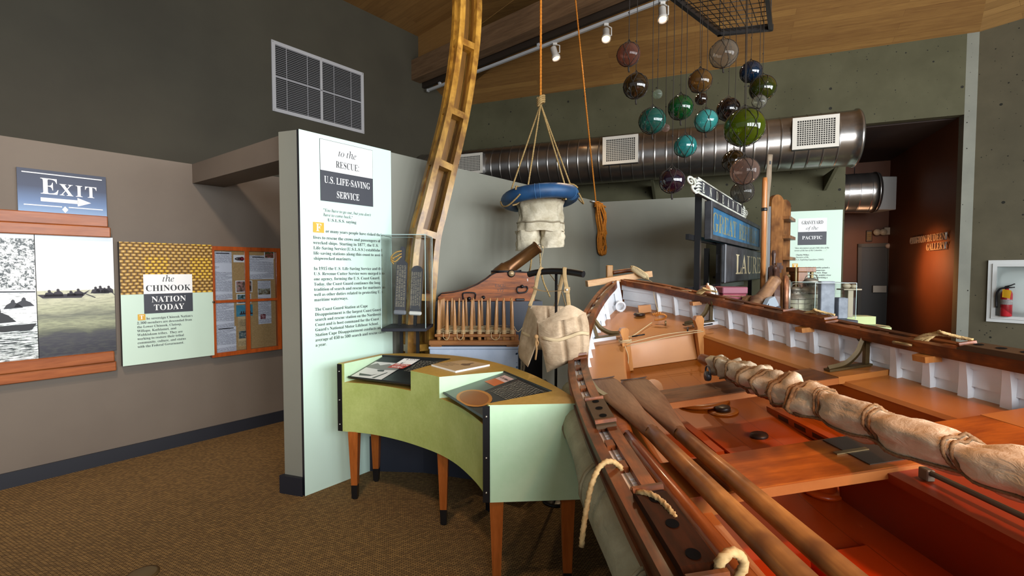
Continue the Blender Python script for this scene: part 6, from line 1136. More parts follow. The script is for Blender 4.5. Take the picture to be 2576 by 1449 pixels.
# rope bundles made fast on the far rail
for s,l in ((3.92,.2),(2.98,.2),(2.24,.22)):
    b=MB(); c=Bt(s,hb(s)-.0,hg(s)+.03)
    for k in range(4): b.rope(cat([c+BA*(-l*.5+.02*k)+BL*.06,c+BA*(-l*.2)+BU*(.016+.008*k)+BL*(.02-.015*k),c+BA*(l*.15)+BU*.018+BL*(-.03+.02*k),c+BA*(l*.5-.02*k)+BL*-.04-BU*.03],6),.008)
    O('rope_bundle',b,m_hemp,boat)
for s in (3.95,3.0,2.25):
    b=MB(); P=[Bt(s+a,w,h) for h in (hg(s)-.075,hg(s)-.045) for a,w in ((-.035,hb(s)-.10),(.035,hb(s)-.10),(.05,hb(s)-.03),(-.05,hb(s)-.03))]; b.hexa(P); O('rail_cleat',b,m_oak,boat)
b=MB(); s=2.36; b.tube(cat([Bt(s-.05,hb(s)-.065,hg(s)-.012),Bt(s-.03,hb(s)-.085,hg(s)-.005),Bt(s+.03,hb(s)-.085,hg(s)-.005),Bt(s+.05,hb(s)-.065,hg(s)-.012)],5),.009,n=8); O('rail_handle',b,m_brs,boat)
# thin bow line
b=MB(); L=[aty(1637,690,4.70),aty(1700,712,4.45),aty(1645,718,4.40),Bt(4.36,.15,1.30),Bt(4.25,.15,1.18),Bt(4.05,.14,hd(4.05)+.03)]
b.tube(cat([aty(1620,697,4.74),aty(1648,716,4.5),Bt(4.36,.21,1.37),Bt(4.05,.13,hd(4.05)+.05)],8),.0028,n=6); b.tube(cat([aty(1648,716,4.5),Bt(4.2,.36,hg(4.2)+.0),Bt(4.05,.44,hg(4.05)+.02)],6),.0028,n=6)
b.tube(cat([Bt(4.02,.05,hd(4.02)+.02),Bt(3.9,-.08,hd(3.9)+.015),Bt(3.75,-.2,hd(3.75)+.03),Bt(SB-.06,-.27,1.12)],6),.004,n=6)
b.tube(cat([Bt(SB-.11,-.30,1.08),Bt(SB-.1,0,hd(SB)+.03),Bt(SB-.11,.30,1.10)],6),.003,n=6); b.tube(cat([Bt(SB-.115,-.30,1.06),Bt(SB-.12,.05,hd(SB)+.01),Bt(SB-.12,.31,1.09)],6),.003,n=6)
for h in (1.09,1.10,1.105): b.tube([Bt(SB-.072+.036*a,-.30+.042*c,h) for a,c in ((-1,-1),(1,-1),(1,1),(-1,1))],.003,n=5,closed=True)
b.tube(cat([Bt(SB-.105,-.315,1.06),Bt(SB-.11,-.30,.98),Bt(SB-.108,-.31,.90)],5),.003,n=6)
O('bow_line',b,m_line,boat)
# light plank lying over the bow, with cord-wrapped end
p0=aty(1476,714,4.72); p1_=aty(1637,689,4.86); d=(p1_-p0); n_=d.cross(V((0,0,1))).normalized(); u_=n_.cross(d).normalized()
pk=thing('bow_plank','pale wooden bar lying across the bow of the boat','bar',p0); b=MB(); e=.036
b.hexa([p+n_*a+u_*c for c in (-.03,.03) for p,a in ((p0,-e),(p1_,-e),(p1_,e),(p0,e))]); O('bar',b,wood('pale_fir','b98a5c','d0a676','X',2.5,.5,.1,8),pk)
sp0=aty(1588,678,4.80)+V((0,0,.018)); sp1=aty(1630,702,4.72)+V((0,0,.014)); b=MB(); b.tube([sp0,sp0.lerp(sp1,.1),sp0.lerp(sp1,.5),sp0.lerp(sp1,.9),sp1],[.012,.03,.036,.032,.014],n=12)
hel=[sp0.lerp(sp1,i/140)+(lambda a:(n_*math.cos(a)+u_*math.sin(a))*(.016+.026*math.sin(PI*min(1,max(0,i/140)))**.5))(i*2*PI/10) for i in range(141)]; b.tube(hel,.0045,n=5); O('cord_wrapping',b,m_line,pk)
# ---------------------------------------------------------------- oars on the thwarts
m_oar=wood('oar_spruce','80502a','b07c40','Y',2.0,.45,.08,9,spot=('6a4526',4)); m_blade=wood('blade_grey','6b4a34','8f6c50','Y',2.2,.55,.0,9)
def oar(label,tip,neck,end,hw,r,th_=.011,m1=None,m2=None):
    T=Bt(*tip); N=Bt(*neck); E_=Bt(*end); th=thing('oar',label,'oar',N,group='oars laid along the near side of the boat')
    d=(N-T).normalized(); a=BU.cross(d).normalized(); b=MB(); rows=[]; n=14; L=(N-T).length
    for i in range(n+1):
        f=i/n; w=hw*(1 if f<.42 else 1-(f-.42)/.58*(1-r/hw*.95)); 
        if f<.03: w*=.9
        t_=th_+(r*.95-th_)*max(0,(f-.35)/.65)**1.3; rows.append((T+d*L*f,w,t_))
    vs=[]; fs=[]; K=12
    for c,w,t_ in rows:
        for k in range(K): q=2*PI*k/K; cx=math.cos(q); sx=math.sin(q); vs.append(c+a*(w*math.copysign(abs(cx)**.7,cx))+BU*(t_*math.copysign(abs(sx)**.9,sx)))
    for i in range(n):
        for k in range(K): fs.append((i*K+k,i*K+(k+1)%K,(i+1)*K+(k+1)%K,(i+1)*K+k))
    fs.append(tuple(range(K-1,-1,-1))); b.add(vs,fs,True); b.s[-1]=False; bl=O('blade',b,m1 or m_blade,th)
    b=MB(); b.tube([T+d*.012-BA*0+BU*(th_+.001)-a*hw*.93,T+d*.02+BU*(th_+.001),T+d*.012+BU*(th_+.001)+a*hw*.93],.003,n=5); O('tip_band',b,mat('tip_copper','5a4a44',.5,.4),bl)
    b=MB(); b.tube([N-d*.02,N+(E_-N)*.05,E_],[r*.97,r,r*1.05],n=14); O('shaft',b,m2 or m_oar,th); return th
oar('oar with grey wooden blade resting nearest the gunwale pads, on the thwarts',(2.95,-.655,1.005),(2.0,-.65,.996),(-.5,-.60,.995),.085,.034)
oar('oar lying just inboard of its grey-bladed neighbour on the thwarts',(2.84,-.485,1.003),(1.95,-.545,.994),(-.5,-.50,.99),.085,.031)
oar('dark red-brown oar wedged lowest, beside the inner rail',(2.55,-.70,.962),(2.05,-.745,.975),(-.5,-.70,.965),.05,.026,m1=m_thw,m2=wood('oar_red','5f2c12','8a4a20','Y',2.0,.3,.4,9))
# ---------------------------------------------------------------- rolled sail on its spar
m_sail=cvs('sail_canvas','a99a82','d6c9b0',7,.9,'8f7c60',.4)
sl=thing('rolled_sail','rolled canvas sail lashed to a spar with rope, lying along the boat','sail',Bt(1.8,0,1.04))
def spine(s): return (0.0+.012*math.sin(s*3.1),lerp([(-.6,1.24),(.6,1.135),(1.2,1.098),(1.5,1.085),(2.0,1.066),(2.6,1.045),(2.9,1.04)],s))
def srad(s): return lerp([(-.6,.060),(.6,.059),(1.2,.060),(1.6,.064),(2.1,.067),(2.45,.066),(2.72,.058),(2.80,.045)],s)
lash=[.2,.62,.95,1.24,1.52,1.78,1.98,2.12,2.26,2.40,2.55,2.68]
rn=random.Random(9)
def wr(s,a):
    k=min(abs(s-l) for l in lash); nip=-.014*math.exp(-(k/.03)**2)+.006*math.exp(-((k-.09)/.06)**2); amp=1.7 if s>1.9 else 1.25
    return srad(s)*(1+amp*(.07*math.sin(3*a+s*5.1)+.05*math.sin(5*a-s*9+1.3)+.035*math.sin(s*27+2*a)+.025*math.sin(9*a+s*17)+.022*math.sin(7*a-s*31+1)+.015*math.sin(13*a+s*23)))*1.0+nip+(.008*math.sin(s*46+a*2) if s>1.9 else 0)
b=MB(); N=150; K=30; vs=[]
for i in range(N+1):
    s=-.6+3.4*i/N; w0,h0=spine(s)
    for k in range(K): a=2*PI*k/K; r=wr(s,a); vs.append(Bt(s,w0+r*math.cos(a)*1.02,h0+r*math.sin(a)*(.86 if math.sin(a)<0 else 1)))
fs=[(i*K+(k+1)%K,i*K+k,(i+1)*K+k,(i+1)*K+(k+1)%K) for i in range(N) for k in range(K)]+[tuple(range(K)),tuple(N*K+k for k in range(K-1,-1,-1))]
b.add(vs,fs,True); O('canvas_roll',b,m_sail,sl)
b=MB(); b.tube([Bt(2.95,.0,1.045),Bt(2.92,.0,1.045),Bt(2.6,.0,1.045),Bt(1.5,0,1.085),Bt(.6,0,1.135),Bt(-.6,0,1.24)],[.03,.034,.034,.034,.034,.036],n=12); O('spar',b,m_mah,sl)
def lashring(s0,r,m,pitch=0,n=1):
    b=MB(); P=[]
    T=int(20*n)
    for q in range(T+1):
        a=2*PI*q/20; s=s0+pitch*q/20+.02*math.sin(a); w0,h0=spine(s); R_=wr(s,a)+r*.6; P.append(Bt(s,w0+R_*math.cos(a)*1.02,h0+R_*math.sin(a)*(.86 if math.sin(a)<0 else 1)))
    b.rope(P,r); O('lashing_rope',b,m,sl)
for l in lash[:6]: lashring(l,.006,m_hempd); lashring(l+.018,.006,m_hempd)
for l in (1.93,2.08,2.22,2.36,2.52,2.66): lashring(l-.02,.009,m_hempd,.025,1.6)
b=MB(); P=[]
for i in range(60):
    s=2.6-2.6*i/59; a=PI+.55+.05*math.sin(i); w0,h0=spine(s); R_=wr(s,a)+.006; P.append(Bt(s,w0+R_*math.cos(a),h0+R_*math.sin(a)*.86))
b.rope(P,.0055); O('lacing_line',b,m_hempd,sl)
b=MB(); c=Bt(2.72,-.075,.995); b.lathe([(.028,-.012),(.03,0),(.028,.012)],14,Mx.Translation(c)@Mx.Rotation(PI/2,4,'Y')); b.tube([c+V((0,.03*math.cos(q*PI/8),.03*math.sin(q*PI/8)+.03)) for q in range(16)],.005,n=6,closed=True); O('sheave_block',b,mat('block_grey','55565a',.4,.6),sl)
b=MB(); P=[Bt(s,w,h) for h,o in ((.935,0),(1.10,.06)) for s,w in ((.80-o,.085),(.80-o,.12),(.86-o,.12),(.86-o,.085))]; b.hexa(P); O('spar_crutch',b,m_dkred,boat)
# ---------------------------------------------------------------- cradle under the keel
b=MB()
for s in (.2,2.4): b.hexa([Bt(s+a,w,0)*1.0+V((0,0,-Bt(s+a,w,0).z)) for a,w in ((-.15,-.3),(-.15,.5),(.15,.5),(.15,-.3))]+[Bt(s+a,w,.16) for a,w in ((-.15,-.3),(-.15,.5),(.15,.5),(.15,-.3))])
solo('boat_cradle',b,m_navy,'low dark cradle block carrying the keel of the boat','cradle')
# ---------------------------------------------------------------- breeches buoy hanging on ropes
m_can=cvs('breeches_canvas','a59a80','d6cdb6',9,.85,'8a8068'); m_manila=mat('manila','8e7446',.85,c2='a88c5a',scale=50); m_orr=mat('orange_rope','b0640e',.8,c2='c98020',scale=60)
YB=4.45; bc=aty(1358,499,YB); 
bb=thing('breeches_buoy','blue ring buoy with canvas breeches hanging in rope slings','breeches buoy',bc)
tilt=Mx.Translation(bc)@Mx.Rotation(R(-5),4,'Y')@Mx.Rotation(R(-4),4,'X')
Rr=.308; rt_=.067
b=MB(); b.tube([tilt@V((Rr*math.cos(q*PI/24),Rr*math.sin(q*PI/24),0)) for q in range(48)],rt_,n=16,closed=True,up=(0,0,1)); O('ring',b,mat('buoy_blue','163c62',.5,c2='1f4d78',scale=7,bump=.06,bscale=20),bb)
b=MB()
for a in (-1.75,-1.63,-.5,-.4,.9,2.4):
    b=MB(); b.tube([tilt@V((math.cos(a)*(Rr+(rt_+.001)*math.cos(q*PI/8)),math.sin(a)*(Rr+(rt_+.001)*math.cos(q*PI/8)),(rt_+.001)*math.sin(q*PI/8))) for q in range(16)],.0022,n=4,closed=True); O('ring_seam',b,mat('seam_blue','3d6f9c',.5),bb)
def bxy(px,py,y=YB): return aty(px,py,y)
b=MB(); 
def garment(u,v):
    a=2*PI*u; top=bc.z-.02; 
    rx=.218-.0*v+.012*math.sin(5*a+3*v)+.010*math.sin(9*a-6*v)+.008*math.sin(17*a+9*v); ry=.16+.01*math.sin(4*a+5*v)
    z=top-.30*v; x=rx*math.copysign(abs(math.cos(a))**.8,math.cos(a))*(1-.06*math.sin(PI*v)); return V((bc.x+.005+x,bc.y+ry*math.sin(a),z+.006*math.sin(7*a)*v))
b.grid(garment,72,16)
O('canvas_seat',b,m_can,bb)
for sx,nm in ((-1,0),(1,1)):
    b=MB(); cx=bc.x+.005+sx*.106+(-.01 if sx<0 else .004)
    def leg(u,v):
        a=2*PI*u; r=.112+.010*math.sin(3*a+4*v)+.007*math.sin(7*a+8*v+sx)+.006*math.sin(11*a-5*v); z=bc.z-.30-.01-(.20 if sx<0 else .16)*v+.01*math.sin(a+sx)*v
        return V((cx+r*math.copysign(abs(math.cos(a))**.75,math.cos(a)),bc.y+(.13-.02*v)*math.sin(a)*(1+.06*math.sin(5*a+6*v)),z))
    b.grid(leg,48,12); O('canvas_leg',b,m_can,bb)
b=MB(); b.tube([garment(i/48,.72)*1.0+V((0,-.004 if math.sin(2*PI*i/48)<0 else .004,.0)) for i in range(48)],.008,n=6,closed=True); O('waist_cord',b,mat('cord_canvas','8a7f68',.85),bb)
kn=aty(1360,262,YB)
b=MB(); att=[]
for a in (-2.62,-1.95,-.78,-.35):
    p=tilt@V((Rr*math.cos(a),Rr*math.sin(a),rt_)); b.rope([kn,p],.0085); att.append(p)
for q in range(4): b.rope(cat([kn+V((-.03,-.02,-.03+.02*q)),kn+V((.0,-.045,.0+.02*q)),kn+V((.035,-.01,.02+.018*q)),kn+V((0,.03,.01+.02*q)),kn+V((-.03,-.02,-.01+.02*q))],5),.011)
for a in (-2.62,-.78):
    P=[]; 
    for q in range(9): t_=-PI/2+PI*1.35*q/8-.4; P.append(tilt@V((math.cos(a+.05*q)*(Rr+(rt_+.009)*math.cos(PI/2-t_+1.2)),math.sin(a+.05*q)*(Rr+(rt_+.009)*math.cos(PI/2-t_+1.2)),(rt_+.009)*math.sin(PI/2-t_+1.2))))
    b.rope(cat(P,3),.0085)
for a0_,a1_,sg in ((-2.9,-2.1,.075),(-.45,.2,.075)):
    b.rope(cat([tilt@V(((Rr+rt_+.01+.02*math.sin(PI*q/6))*math.cos(a0_+(a1_-a0_)*q/6),(Rr+rt_+.01)*math.sin(a0_+(a1_-a0_)*q/6),-.02-sg*math.sin(PI*q/6))) for q in range(7)],4),.008)
O('rope_sling',b,m_manila,bb)
b=MB(); zt_=zc((kn.x,kn.y)) if dist(kn)>0 else 6; b.rope([kn+V((0,0,.06)),V((kn.x,kn.y,6.2))],.0115); O('hoisting_rope',b,m_orr,bb)
b=MB(); b.rope(cat([V((bc.x-.07,bc.y-.02,bc.z-.45)),V((bc.x-.085,bc.y-.03,bc.z-.62)),V((bc.x-.10,bc.y+.1,bc.z-.72))],6),.009); b.rope(cat([V((bc.x-.0,bc.y+.05,bc.z-.45)),V((bc.x+.03,bc.y+.1,bc.z-.75)),V((bc.x+.11,bc.y+.12,bc.z-.95))],6),.009); O('tail_rope',b,m_manila,bb)
# orange line with its coil on a cleat at the top of the partition
def pp_(px,py,off): return onpl(px,py,E0+PN*off,PN)
k0=pp_(1499,508,.05)
oc_=thing('orange_rope','orange rope coming down from the roof, coiled on a cleat on the partition','rope',k0)
b=MB(); tp=aty(1442,-60,k0.y-.75); b.rope([k0,tp.lerp(k0,.5)+V((.0,0,-.03)),tp,tp+(tp-k0)*.35],.0105); O('hauling_line',b,m_orr,oc_)
b=MB(); rn=random.Random(2)
for k in range(9):
    o=.05+.012*(k%4); w=12+3*rn.random(); P=[(1503+rn.uniform(-3,5),512),(1507-w*.5+1.5*k,545+rn.uniform(-5,5)),(1508+1.6*k-w*.2,580),(1512+rn.uniform(-10,10),606),(1508+w*.1*k,632+rn.uniform(-4,8)),(1522+rn.uniform(-4,6),636),(1526+rn.uniform(-6,4),606),(1519+rn.uniform(-4,6),575),(1519+rn.uniform(-3,8),545),(1510+rn.uniform(-3,5),512)]
    b.rope(cat([pp_(x,y,o) for x,y in P],5),.0135)
for k in range(3): b.rope(cat([pp_(1496,512+4*k,.05),pp_(1503,508+4*k,.085),pp_(1512,512+4*k,.05)],5),.0105)
b.rope(cat([pp_(1510,515,.06),pp_(1524,522,.07),pp_(1527,545,.06),pp_(1529,562,.05)],5),.0105); O('coil',b,m_orr,oc_)
b=MB(); b.tube([pp_(1489,506,.04),pp_(1513,511,.04)],.012,n=8); b.tube([pp_(1500,509,.0),pp_(1500,509,.04)],.012,n=8); O('cleat',b,mat('cleat_grey','b9b9b5',.4,.6),oc_)
# ---------------------------------------------------------------- cork vest on a black stand
PY_=3.15; vp=aty(1399,760,PY_); m_vest=cvs('vest_canvas','9c8468','d2ba9c',6,.85,'86694c')
vs_=thing('vest_stand','black tubular stand with a curved arm for the canvas vest','stand',(vp.x,PY_,0))
b=MB(); b.tube([V((vp.x,PY_,.02)),V((vp.x,PY_,aty(1399,690,PY_).z))],.0095,n=12); O('pole',b,m_blk,vs_)
b=MB(); b.lathe([(.09,0),(.09,.012),(.07,.018),(.012,.022)],24,Mx.Translation((vp.x,PY_,0))); O('base_plate',b,m_blk,vs_)
arm=cat([aty(1330,690,3.26),aty(1352,685,3.22),aty(1390,682,3.16),aty(1430,684,3.08),aty(1468,690,3.0)],6); b=MB(); b.tube(arm,.0215,n=16,caps=False); e0,e1=arm[0],arm[-1]; b.tube([e1,e1+(e1-arm[-2])*.02],.0215,n=16); O('arm_pipe',b,m_blk,vs_)
# vest: front left panel, front right panel, back panel, straps
vt=thing('life_vest','stained canvas cork life vest hanging by its straps on the black stand','life vest',(vp.x,2.95,1.05))
def panel(pts,yfn,th_,name,nu=16,nv=18,chan=3,seed=1):
    # pts: left edge list, right edge list (pixels) top to bottom
    L_,R_=pts; b=MB()
    Lc=cat([(x,y,0) for x,y in L_],8); Rc=cat([(x,y,0) for x,y in R_],8)
    def smp(c,v): t=v*(len(c)-1); i=min(int(t),len(c)-2); return c[i].lerp(c[i+1],t-i)
    def front(u,v,s):
        p=smp(Lc,v).lerp(smp(Rc,v),u); d=yfn(u); e=(1-abs(2*u-1)**6)*(1-abs(2*v-1)**8)
        puff=th_*e*(1-.6*sum(math.exp(-((u-c)/.035)**2) for c in ((.47,.80) if chan>1 else ())))*(1-.3*math.exp(-((v-.42)/.05)**2))+.004*math.sin(v*9+u*11+seed)*e
        return aty(p.x,p.y,d)+V((0,-1,0))*puff*s
    b.grid(lambda u,v:front(u,v,1),nu*2,nv*2,flip=True); b.grid(lambda u,v:front(u,v,-.6),nu*2,nv*2); return O(name,b,m_vest,vt)
panel(([(1354,810),(1355,845),(1364,880),(1376,937)],[(1474,786),(1482,820),(1483,870),(1478,892)]),lambda u:2.87-.03*math.sin(PI*u),.045,'front_panel',chan=3)
panel(([(1330,768),(1312,830),(1304,880),(1306,900)],[(1352,803),(1354,840),(1345,880),(1328,924)]),lambda u:3.17-.24*u,.04,'front_panel',chan=1,seed=3)
panel(([(1336,768),(1340,830),(1345,880)],[(1419,770),(1424,830),(1430,880)]),lambda u:3.28,.03,'back_panel',chan=3,seed=5)
b=MB()   # upper yoke of the right front panel rising to the strap
def yoke(u,v):
    a=V((1354,810)).lerp(V((1474,786)),u); q=cat([(1354,812,0),(1385,795,0),(1412,776,0),(1426,768,0),(1438,768,0),(1455,776,0),(1474,788,0)],6); t=u*(len(q)-1); i=min(int(t),len(q)-2); tp=q[i].lerp(q[i+1],t-i)
    p=V((tp.x+(a.x-tp.x)*v,tp.y+(a.y+6-tp.y)*v)); return aty(p.x,p.y,2.87-.03*math.sin(PI*u))+V((0,-.012*math.sin(PI*u)-.02*v*math.sin(PI*u),0))
b.grid(yoke,30,6,flip=True); O('front_yoke',b,m_vest,vt)
def strap(pts,w_,name='shoulder_strap'):
    b=MB(); P=cat([aty(*p) for p in pts],6); b.tube(P,w_,n=8,sq=(1,.16),up=(1,0,0)); return O(name,b,mat('strap_webbing','a3875c',.85,c2='b4986e',scale=30),vt)
strap([(1431,772,2.84),(1427,735,2.93),(1421,700,3.02),(1420,677,3.07),(1421,674,3.10),(1416,690,3.14),(1405,740,3.2),(1398,770,3.26)],.0135)
strap([(1332,770,3.16),(1345,735,3.18),(1352,700,3.18),(1360,677,3.19),(1366,674,3.23),(1385,692,3.26),(1410,730,3.28),(1424,772,3.27)],.0125)
strap([(1341,722,3.17),(1352,729,3.10),(1375,733,3.03),(1400,732,2.98),(1433,729,2.925)],.0125,'chest_strap')
b=MB(); b.box(-.018,.018,-.008,.004,-.018,.018,M=Mx.Translation(aty(1426,729,2.925))@Mx.Rotation(R(6),4,'Y')); pz=O('strap_buckle',b,mat('strap_webbing','a3875c'),vt); b=MB(); c=aty(1426,729,2.912); b.lathe([(.004,0),(.0075,.002),(.0075,.004),(.004,.005)],14,Mx.Translation(c)@Mx.Rotation(PI/2,4,'X')); O('eyelet',b,mat('eyelet_tin','d8d2c4',.3,.5),pz)
b=MB(); P=[aty(x,y,d) for x,y,d in ((1312,836,3.12),(1335,846,3.01),(1351,847,2.93),(1370,851,2.825),(1400,856,2.80),(1430,848,2.80),(1460,838,2.80),(1482,840,2.85))]; b.tube(cat(P,6),.011,n=8,sq=(1,.3),up=(0,0,1)); O('waist_tape',b,mat('tape_pale','c4ad88',.85),vt)
b=MB(); 
for x,y,l in ((1350,848,28),(1353,850,10)): b.tube(cat([aty(1350,846,2.86),aty(x-2,y+l*.6,2.85),aty(x,y+l*1.1,2.855),aty(x-3,y+l*2.0,2.87)],5),[.010]+[.014]*13+[.008]*2 if False else .012,n=8,sq=(1,.5))
b.ball(aty(1349,847,2.855),.014,10,8); O('tape_knot',b,mat('tape_brown','a57f52',.85),vt)
# ---------------------------------------------------------------- name boards on a black frame behind the boat
NO=aty(1720,480,3.65); NX=V((.582,.813,0)).normalized(); NM=frame((NO.x,NO.y,0),NX)
def nb(px,py,off=0.0):
    n=V((NX.y,-NX.x,0)); p=onpl(px,py,V((NO.x,NO.y,0))+n*off,n); q=NM.inverted()@p; return q.x,q.z
sf=thing('sign_frame','black steel frame of posts and bars holding the old ship name boards','sign frame',M=NM)
zt_=nb(1762,520)[1]
for px,y0,top_ in ((1762,.05,2.32),(1784,.22,1.85),(1815,.05,2.15),(1893,.05,2.1)):
    x=nb(px,640,-y0)[0]; b=MB(); b.box(x-.025,x+.025,y0,y0+.05,0,top_); O('post',b,m_blk,sf,local=True)
xa=nb(1762,640)[0]; xb=nb(1893,640)[0]
for z in (1.9,1.42): b=MB(); b.box(xa,xb,.102,.13,z-.025,z+.025); O('cross_bar',b,m_blk,sf,local=True)
m_nb=mat('nameboard_black','2c2f36',.5,c2='3a3e46',scale=4); m_nw=mat('nameboard_white','cfd3cb',.6,c2='b5b8ac',scale=14); m_wornw=mat('worn_black','24262b',.55,c2='3a3c40',scale=7)
def nbq(a,b_): (x0,z0),(x1,z1)=nb(*a),nb(*b_); return x0,z0,x1,z1
xl0=nb(1746,470)[0]; xr0=nb(1864,530)[0]; zt1=nb(1746,446)[1]; zb1=nb(1750,489)[1]
nbt=thing('name_board','long black ship name board reading ENDEAVOR with carved white scroll ends','name board',M=NM@Mx.Translation((xl0,0,zb1)))
W=xr0-xl0+.05; Hh_=zt1-zb1; b=MB(); b.cbox(0,W,-.03,.01,0,Hh_,.006); b.box(.3,.34,.0,.06,.02,Hh_-.02); O('board',b,m_nb,nbt,local=True)
b=MB(); b.box(0,W,-.034,-.03,0,.016); b.box(0,W,-.034,-.03,Hh_-.012,Hh_); O('white_edge',b,m_nw,nbt,local=True)
x_=.16
text('carved_letters',['ENDEAVOR'],Hh_*.6,m_nw,nbt,.14,Hh_*.2,-.0345,track=(W-.30-lay('ENDEAVOR',Hh_*.6)[1])/7,thin=-.12,sx=1.0)
def scroll(sx,x0):
    b=MB(); s=Hh_/.24
    def arc(cx,cz,r0,r1,a0,a1,w0,w1,n=20):
        P=[];rs=[]
        for i in range(n+1): f=i/n; a=a0+(a1-a0)*f; r=r0+(r1-r0)*f; P.append((x0+sx*(cx+r*math.cos(a))*s*3.4,-.02,(cz+r*math.sin(a))*s)); rs.append((w0+(w1-w0)*f)*s)
        b.tube(P,rs,n=8,sq=(1,1))
    arc(-.10,.13,.075,.012,-PI*.4,PI*2.6,.02,.012); arc(-.03,.06,.05,.05,PI*.9,PI*2.0,.018,.022); arc(-.035,.17,.035,.02,-PI*.2,PI*1.2,.016,.01)
    for i in range(5): z=.03+.045*i; b.tube([(x0+sx*.2*s,-.03,z*s),(x0-sx*.0*s,-.03,(z-.012)*s),(x0-sx*.15*s,-.03,(z-.05)*s)],[.008*s,.02*s,.006*s],n=8)
    O('scroll_end',b,m_nw,nbt,local=True)
scroll(1,.01); scroll(-1,W-.01)
# blue framed name board
xl0=nb(1780,560)[0]; xr0=nb(1906,600)[0]; zt1=nb(1795,512)[1]; zb1=nb(1795,606)[1]
gb=thing('name_board','blue ship name board in a black frame, faded gold letters, between the other two','name board',M=NM@Mx.Translation((xl0,0,zb1)))
W=xr0-xl0; Hh_=zt1-zb1; f=.05; b=MB(); b.box(.0,W,-.02,.024,0,Hh_); t=NT('faded_blue'); co=t.coord(); g=t.noise(co,3,5,.6); t.bsdf(t.ramp(g,[(.3,'24506e'),(.55,'30688e'),(.72,'43799a')]),.5,0,.3); O('board',b,t.mat,gb,local=True)
b=MB(); b.cbox(-.02,f,-.04,.025,0,Hh_,.006); b.cbox(W-f,W,-.035,.025,0,Hh_,.004); b.cbox(f,W-f,-.035,.0,0,f,.004); b.cbox(f,W-f,-.035,.0,Hh_-f,Hh_,.004); b.box(.3,.34,.0,.06,.1,Hh_-.1); O('frame',b,m_wornw,gb,local=True)
t=NT('faded_gold'); co=t.coord((1,1,.3)); g=t.noise(co,16,5,.7); tr=t.n('ShaderNodeBsdfTransparent'); bs=t.bsdf(t.ramp(g,[(.35,'8f8a5c'),(.6,'a59c6a')]),.6,0,.2); mx=t.n('ShaderNodeMixShader'); t.l(t.ramp(g,[(.40,(0,0,0)),(.56,(.75,.75,.75))]),mx.inputs[0]); t.l(bs.outputs[0],mx.inputs[1]); t.l(tr.outputs[0],mx.inputs[2]); t.l(mx.outputs[0],t.out.inputs[0])
text('faded_letters',['GREAT'],Hh_*.5,t.mat,gb,.08,Hh_*.24,-.0215,fit=W*.40,thin=-.0,sx=1); text('faded_letters',['REPUBLIC'],Hh_*.5,t.mat,gb,.08+W*.45,Hh_*.24,-.0215,fit=W*.44,thin=-.0,sx=1)
# LAUREL board
xl0=nb(1812,660)[0]; xr0=nb(1916,680)[0]; zt1=nb(1816,615)[1]; zb1=nb(1816,711)[1]
lb=thing('name_board','dark weathered name board reading LAUREL in cut letters, lowest on the frame','name board',M=NM@Mx.Translation((xl0,0,zb1)))
W=xr0-xl0; Hh_=zt1-zb1; b=MB(); b.cbox(0,W,-.04,.0,0,Hh_,.012); b.box(.1,.14,.0,.06,.1,Hh_-.1); O('board',b,m_wornw,lb,local=True)
b=MB(); b.prism([(-.001,0),(.06,0),(.07,Hh_*.3),(.06,Hh_*.6),(.075,Hh_),(-.001,Hh_)],0,.003,M=Mx.Translation((0,-.0405,0))@Mx.Rotation(PI/2,4,'X')); O('worn_end',b,mat('worn_grey','6f7278',.6),lb,local=True)
text('cut_letters',['LAUREL'],Hh_*.56,mat('cut_wood','b9ad8c',.6),lb,nb(1841,660)[0]-xl0,Hh_*.22,-.0415,fit=nb(1914.5,660)[0]-nb(1841,660)[0],thin=-.03,sx=1)
# ---------------------------------------------------------------- exhibits on a navy stage behind the boat
def up(px,py,Y): return aty(px,py,Y)
w=MB(); P=[(2.02,4.75),(2.75,4.3),(4.2,4.3),(4.55,5.2),(4.55,6.6),(2.4,7.2)]; 
w.prism(rev(P),0,.20); solo('display_stage',w,m_stage,'low navy display stage behind the boat under the wreck relics','stage',origin=(3.3,5.5,0))
zp2=.97
# plinths
def plinth(name_label,x0,x1,y0,y1,z1): b=MB(); b.cbox(x0,x1,y0,y1,.20,z1,.004); return solo('display_plinth',b,m_stage,name_label,'plinth',origin=((x0+x1)/2,(y0+y1)/2,.2))
# leaning pair of rounded planks with rungs
m_lad=wood('ladder_wood','6e4220','9a6a3a','Z',1.6,.5,.15,7,spot=('4f2d14',3))
l0=up(1936,600,5.85); l1=up(1963,600,5.95); l2=up(1981,600,6.25)
ld=thing('plank_rack','tall wooden rack of two round-topped planks joined by rungs behind the cannon','rack',((l0.x+l1.x)/2,5.9,.2))
def plank(p,q,zt,name='side_plank',th_=.05):
    d=(V((q.x,q.y,0))-V((p.x,p.y,0))); w_=d.length; d.normalize(); M=frame((p.x,p.y,.2),d); n=10; pr=[(0,0),(w_,0)]+[(w_/2+w_/2*math.cos(a),zt-.2-w_*.45+w_*.45*math.sin(a)) for a in [PI*i/n for i in range(n+1)]]
    b=MB(); b.prism(pr,-th_/2,th_/2,M=M@Mx.Rotation(PI/2,4,'X')); O(name,b,m_lad,ld)
plank(up(1935,600,5.85),up(1966,600,5.95),up(1950,490,5.9).z); plank(up(1955,600,6.28),up(1984,600,6.35),up(1968,502,6.3).z)
for yy in (548,596,650,700):
    a=up(1964,yy,5.93); c=up(1980,yy,6.33); b=MB(); b.box(-.09,.10,-.005,(c-a).length,-.02,.02,M=Mx.Translation((a.x,a.y,a.z))@Mx.Rotation(-math.atan2(c.x-a.x,c.y-a.y),4,'Z')); O('rung',b,m_lad,ld)
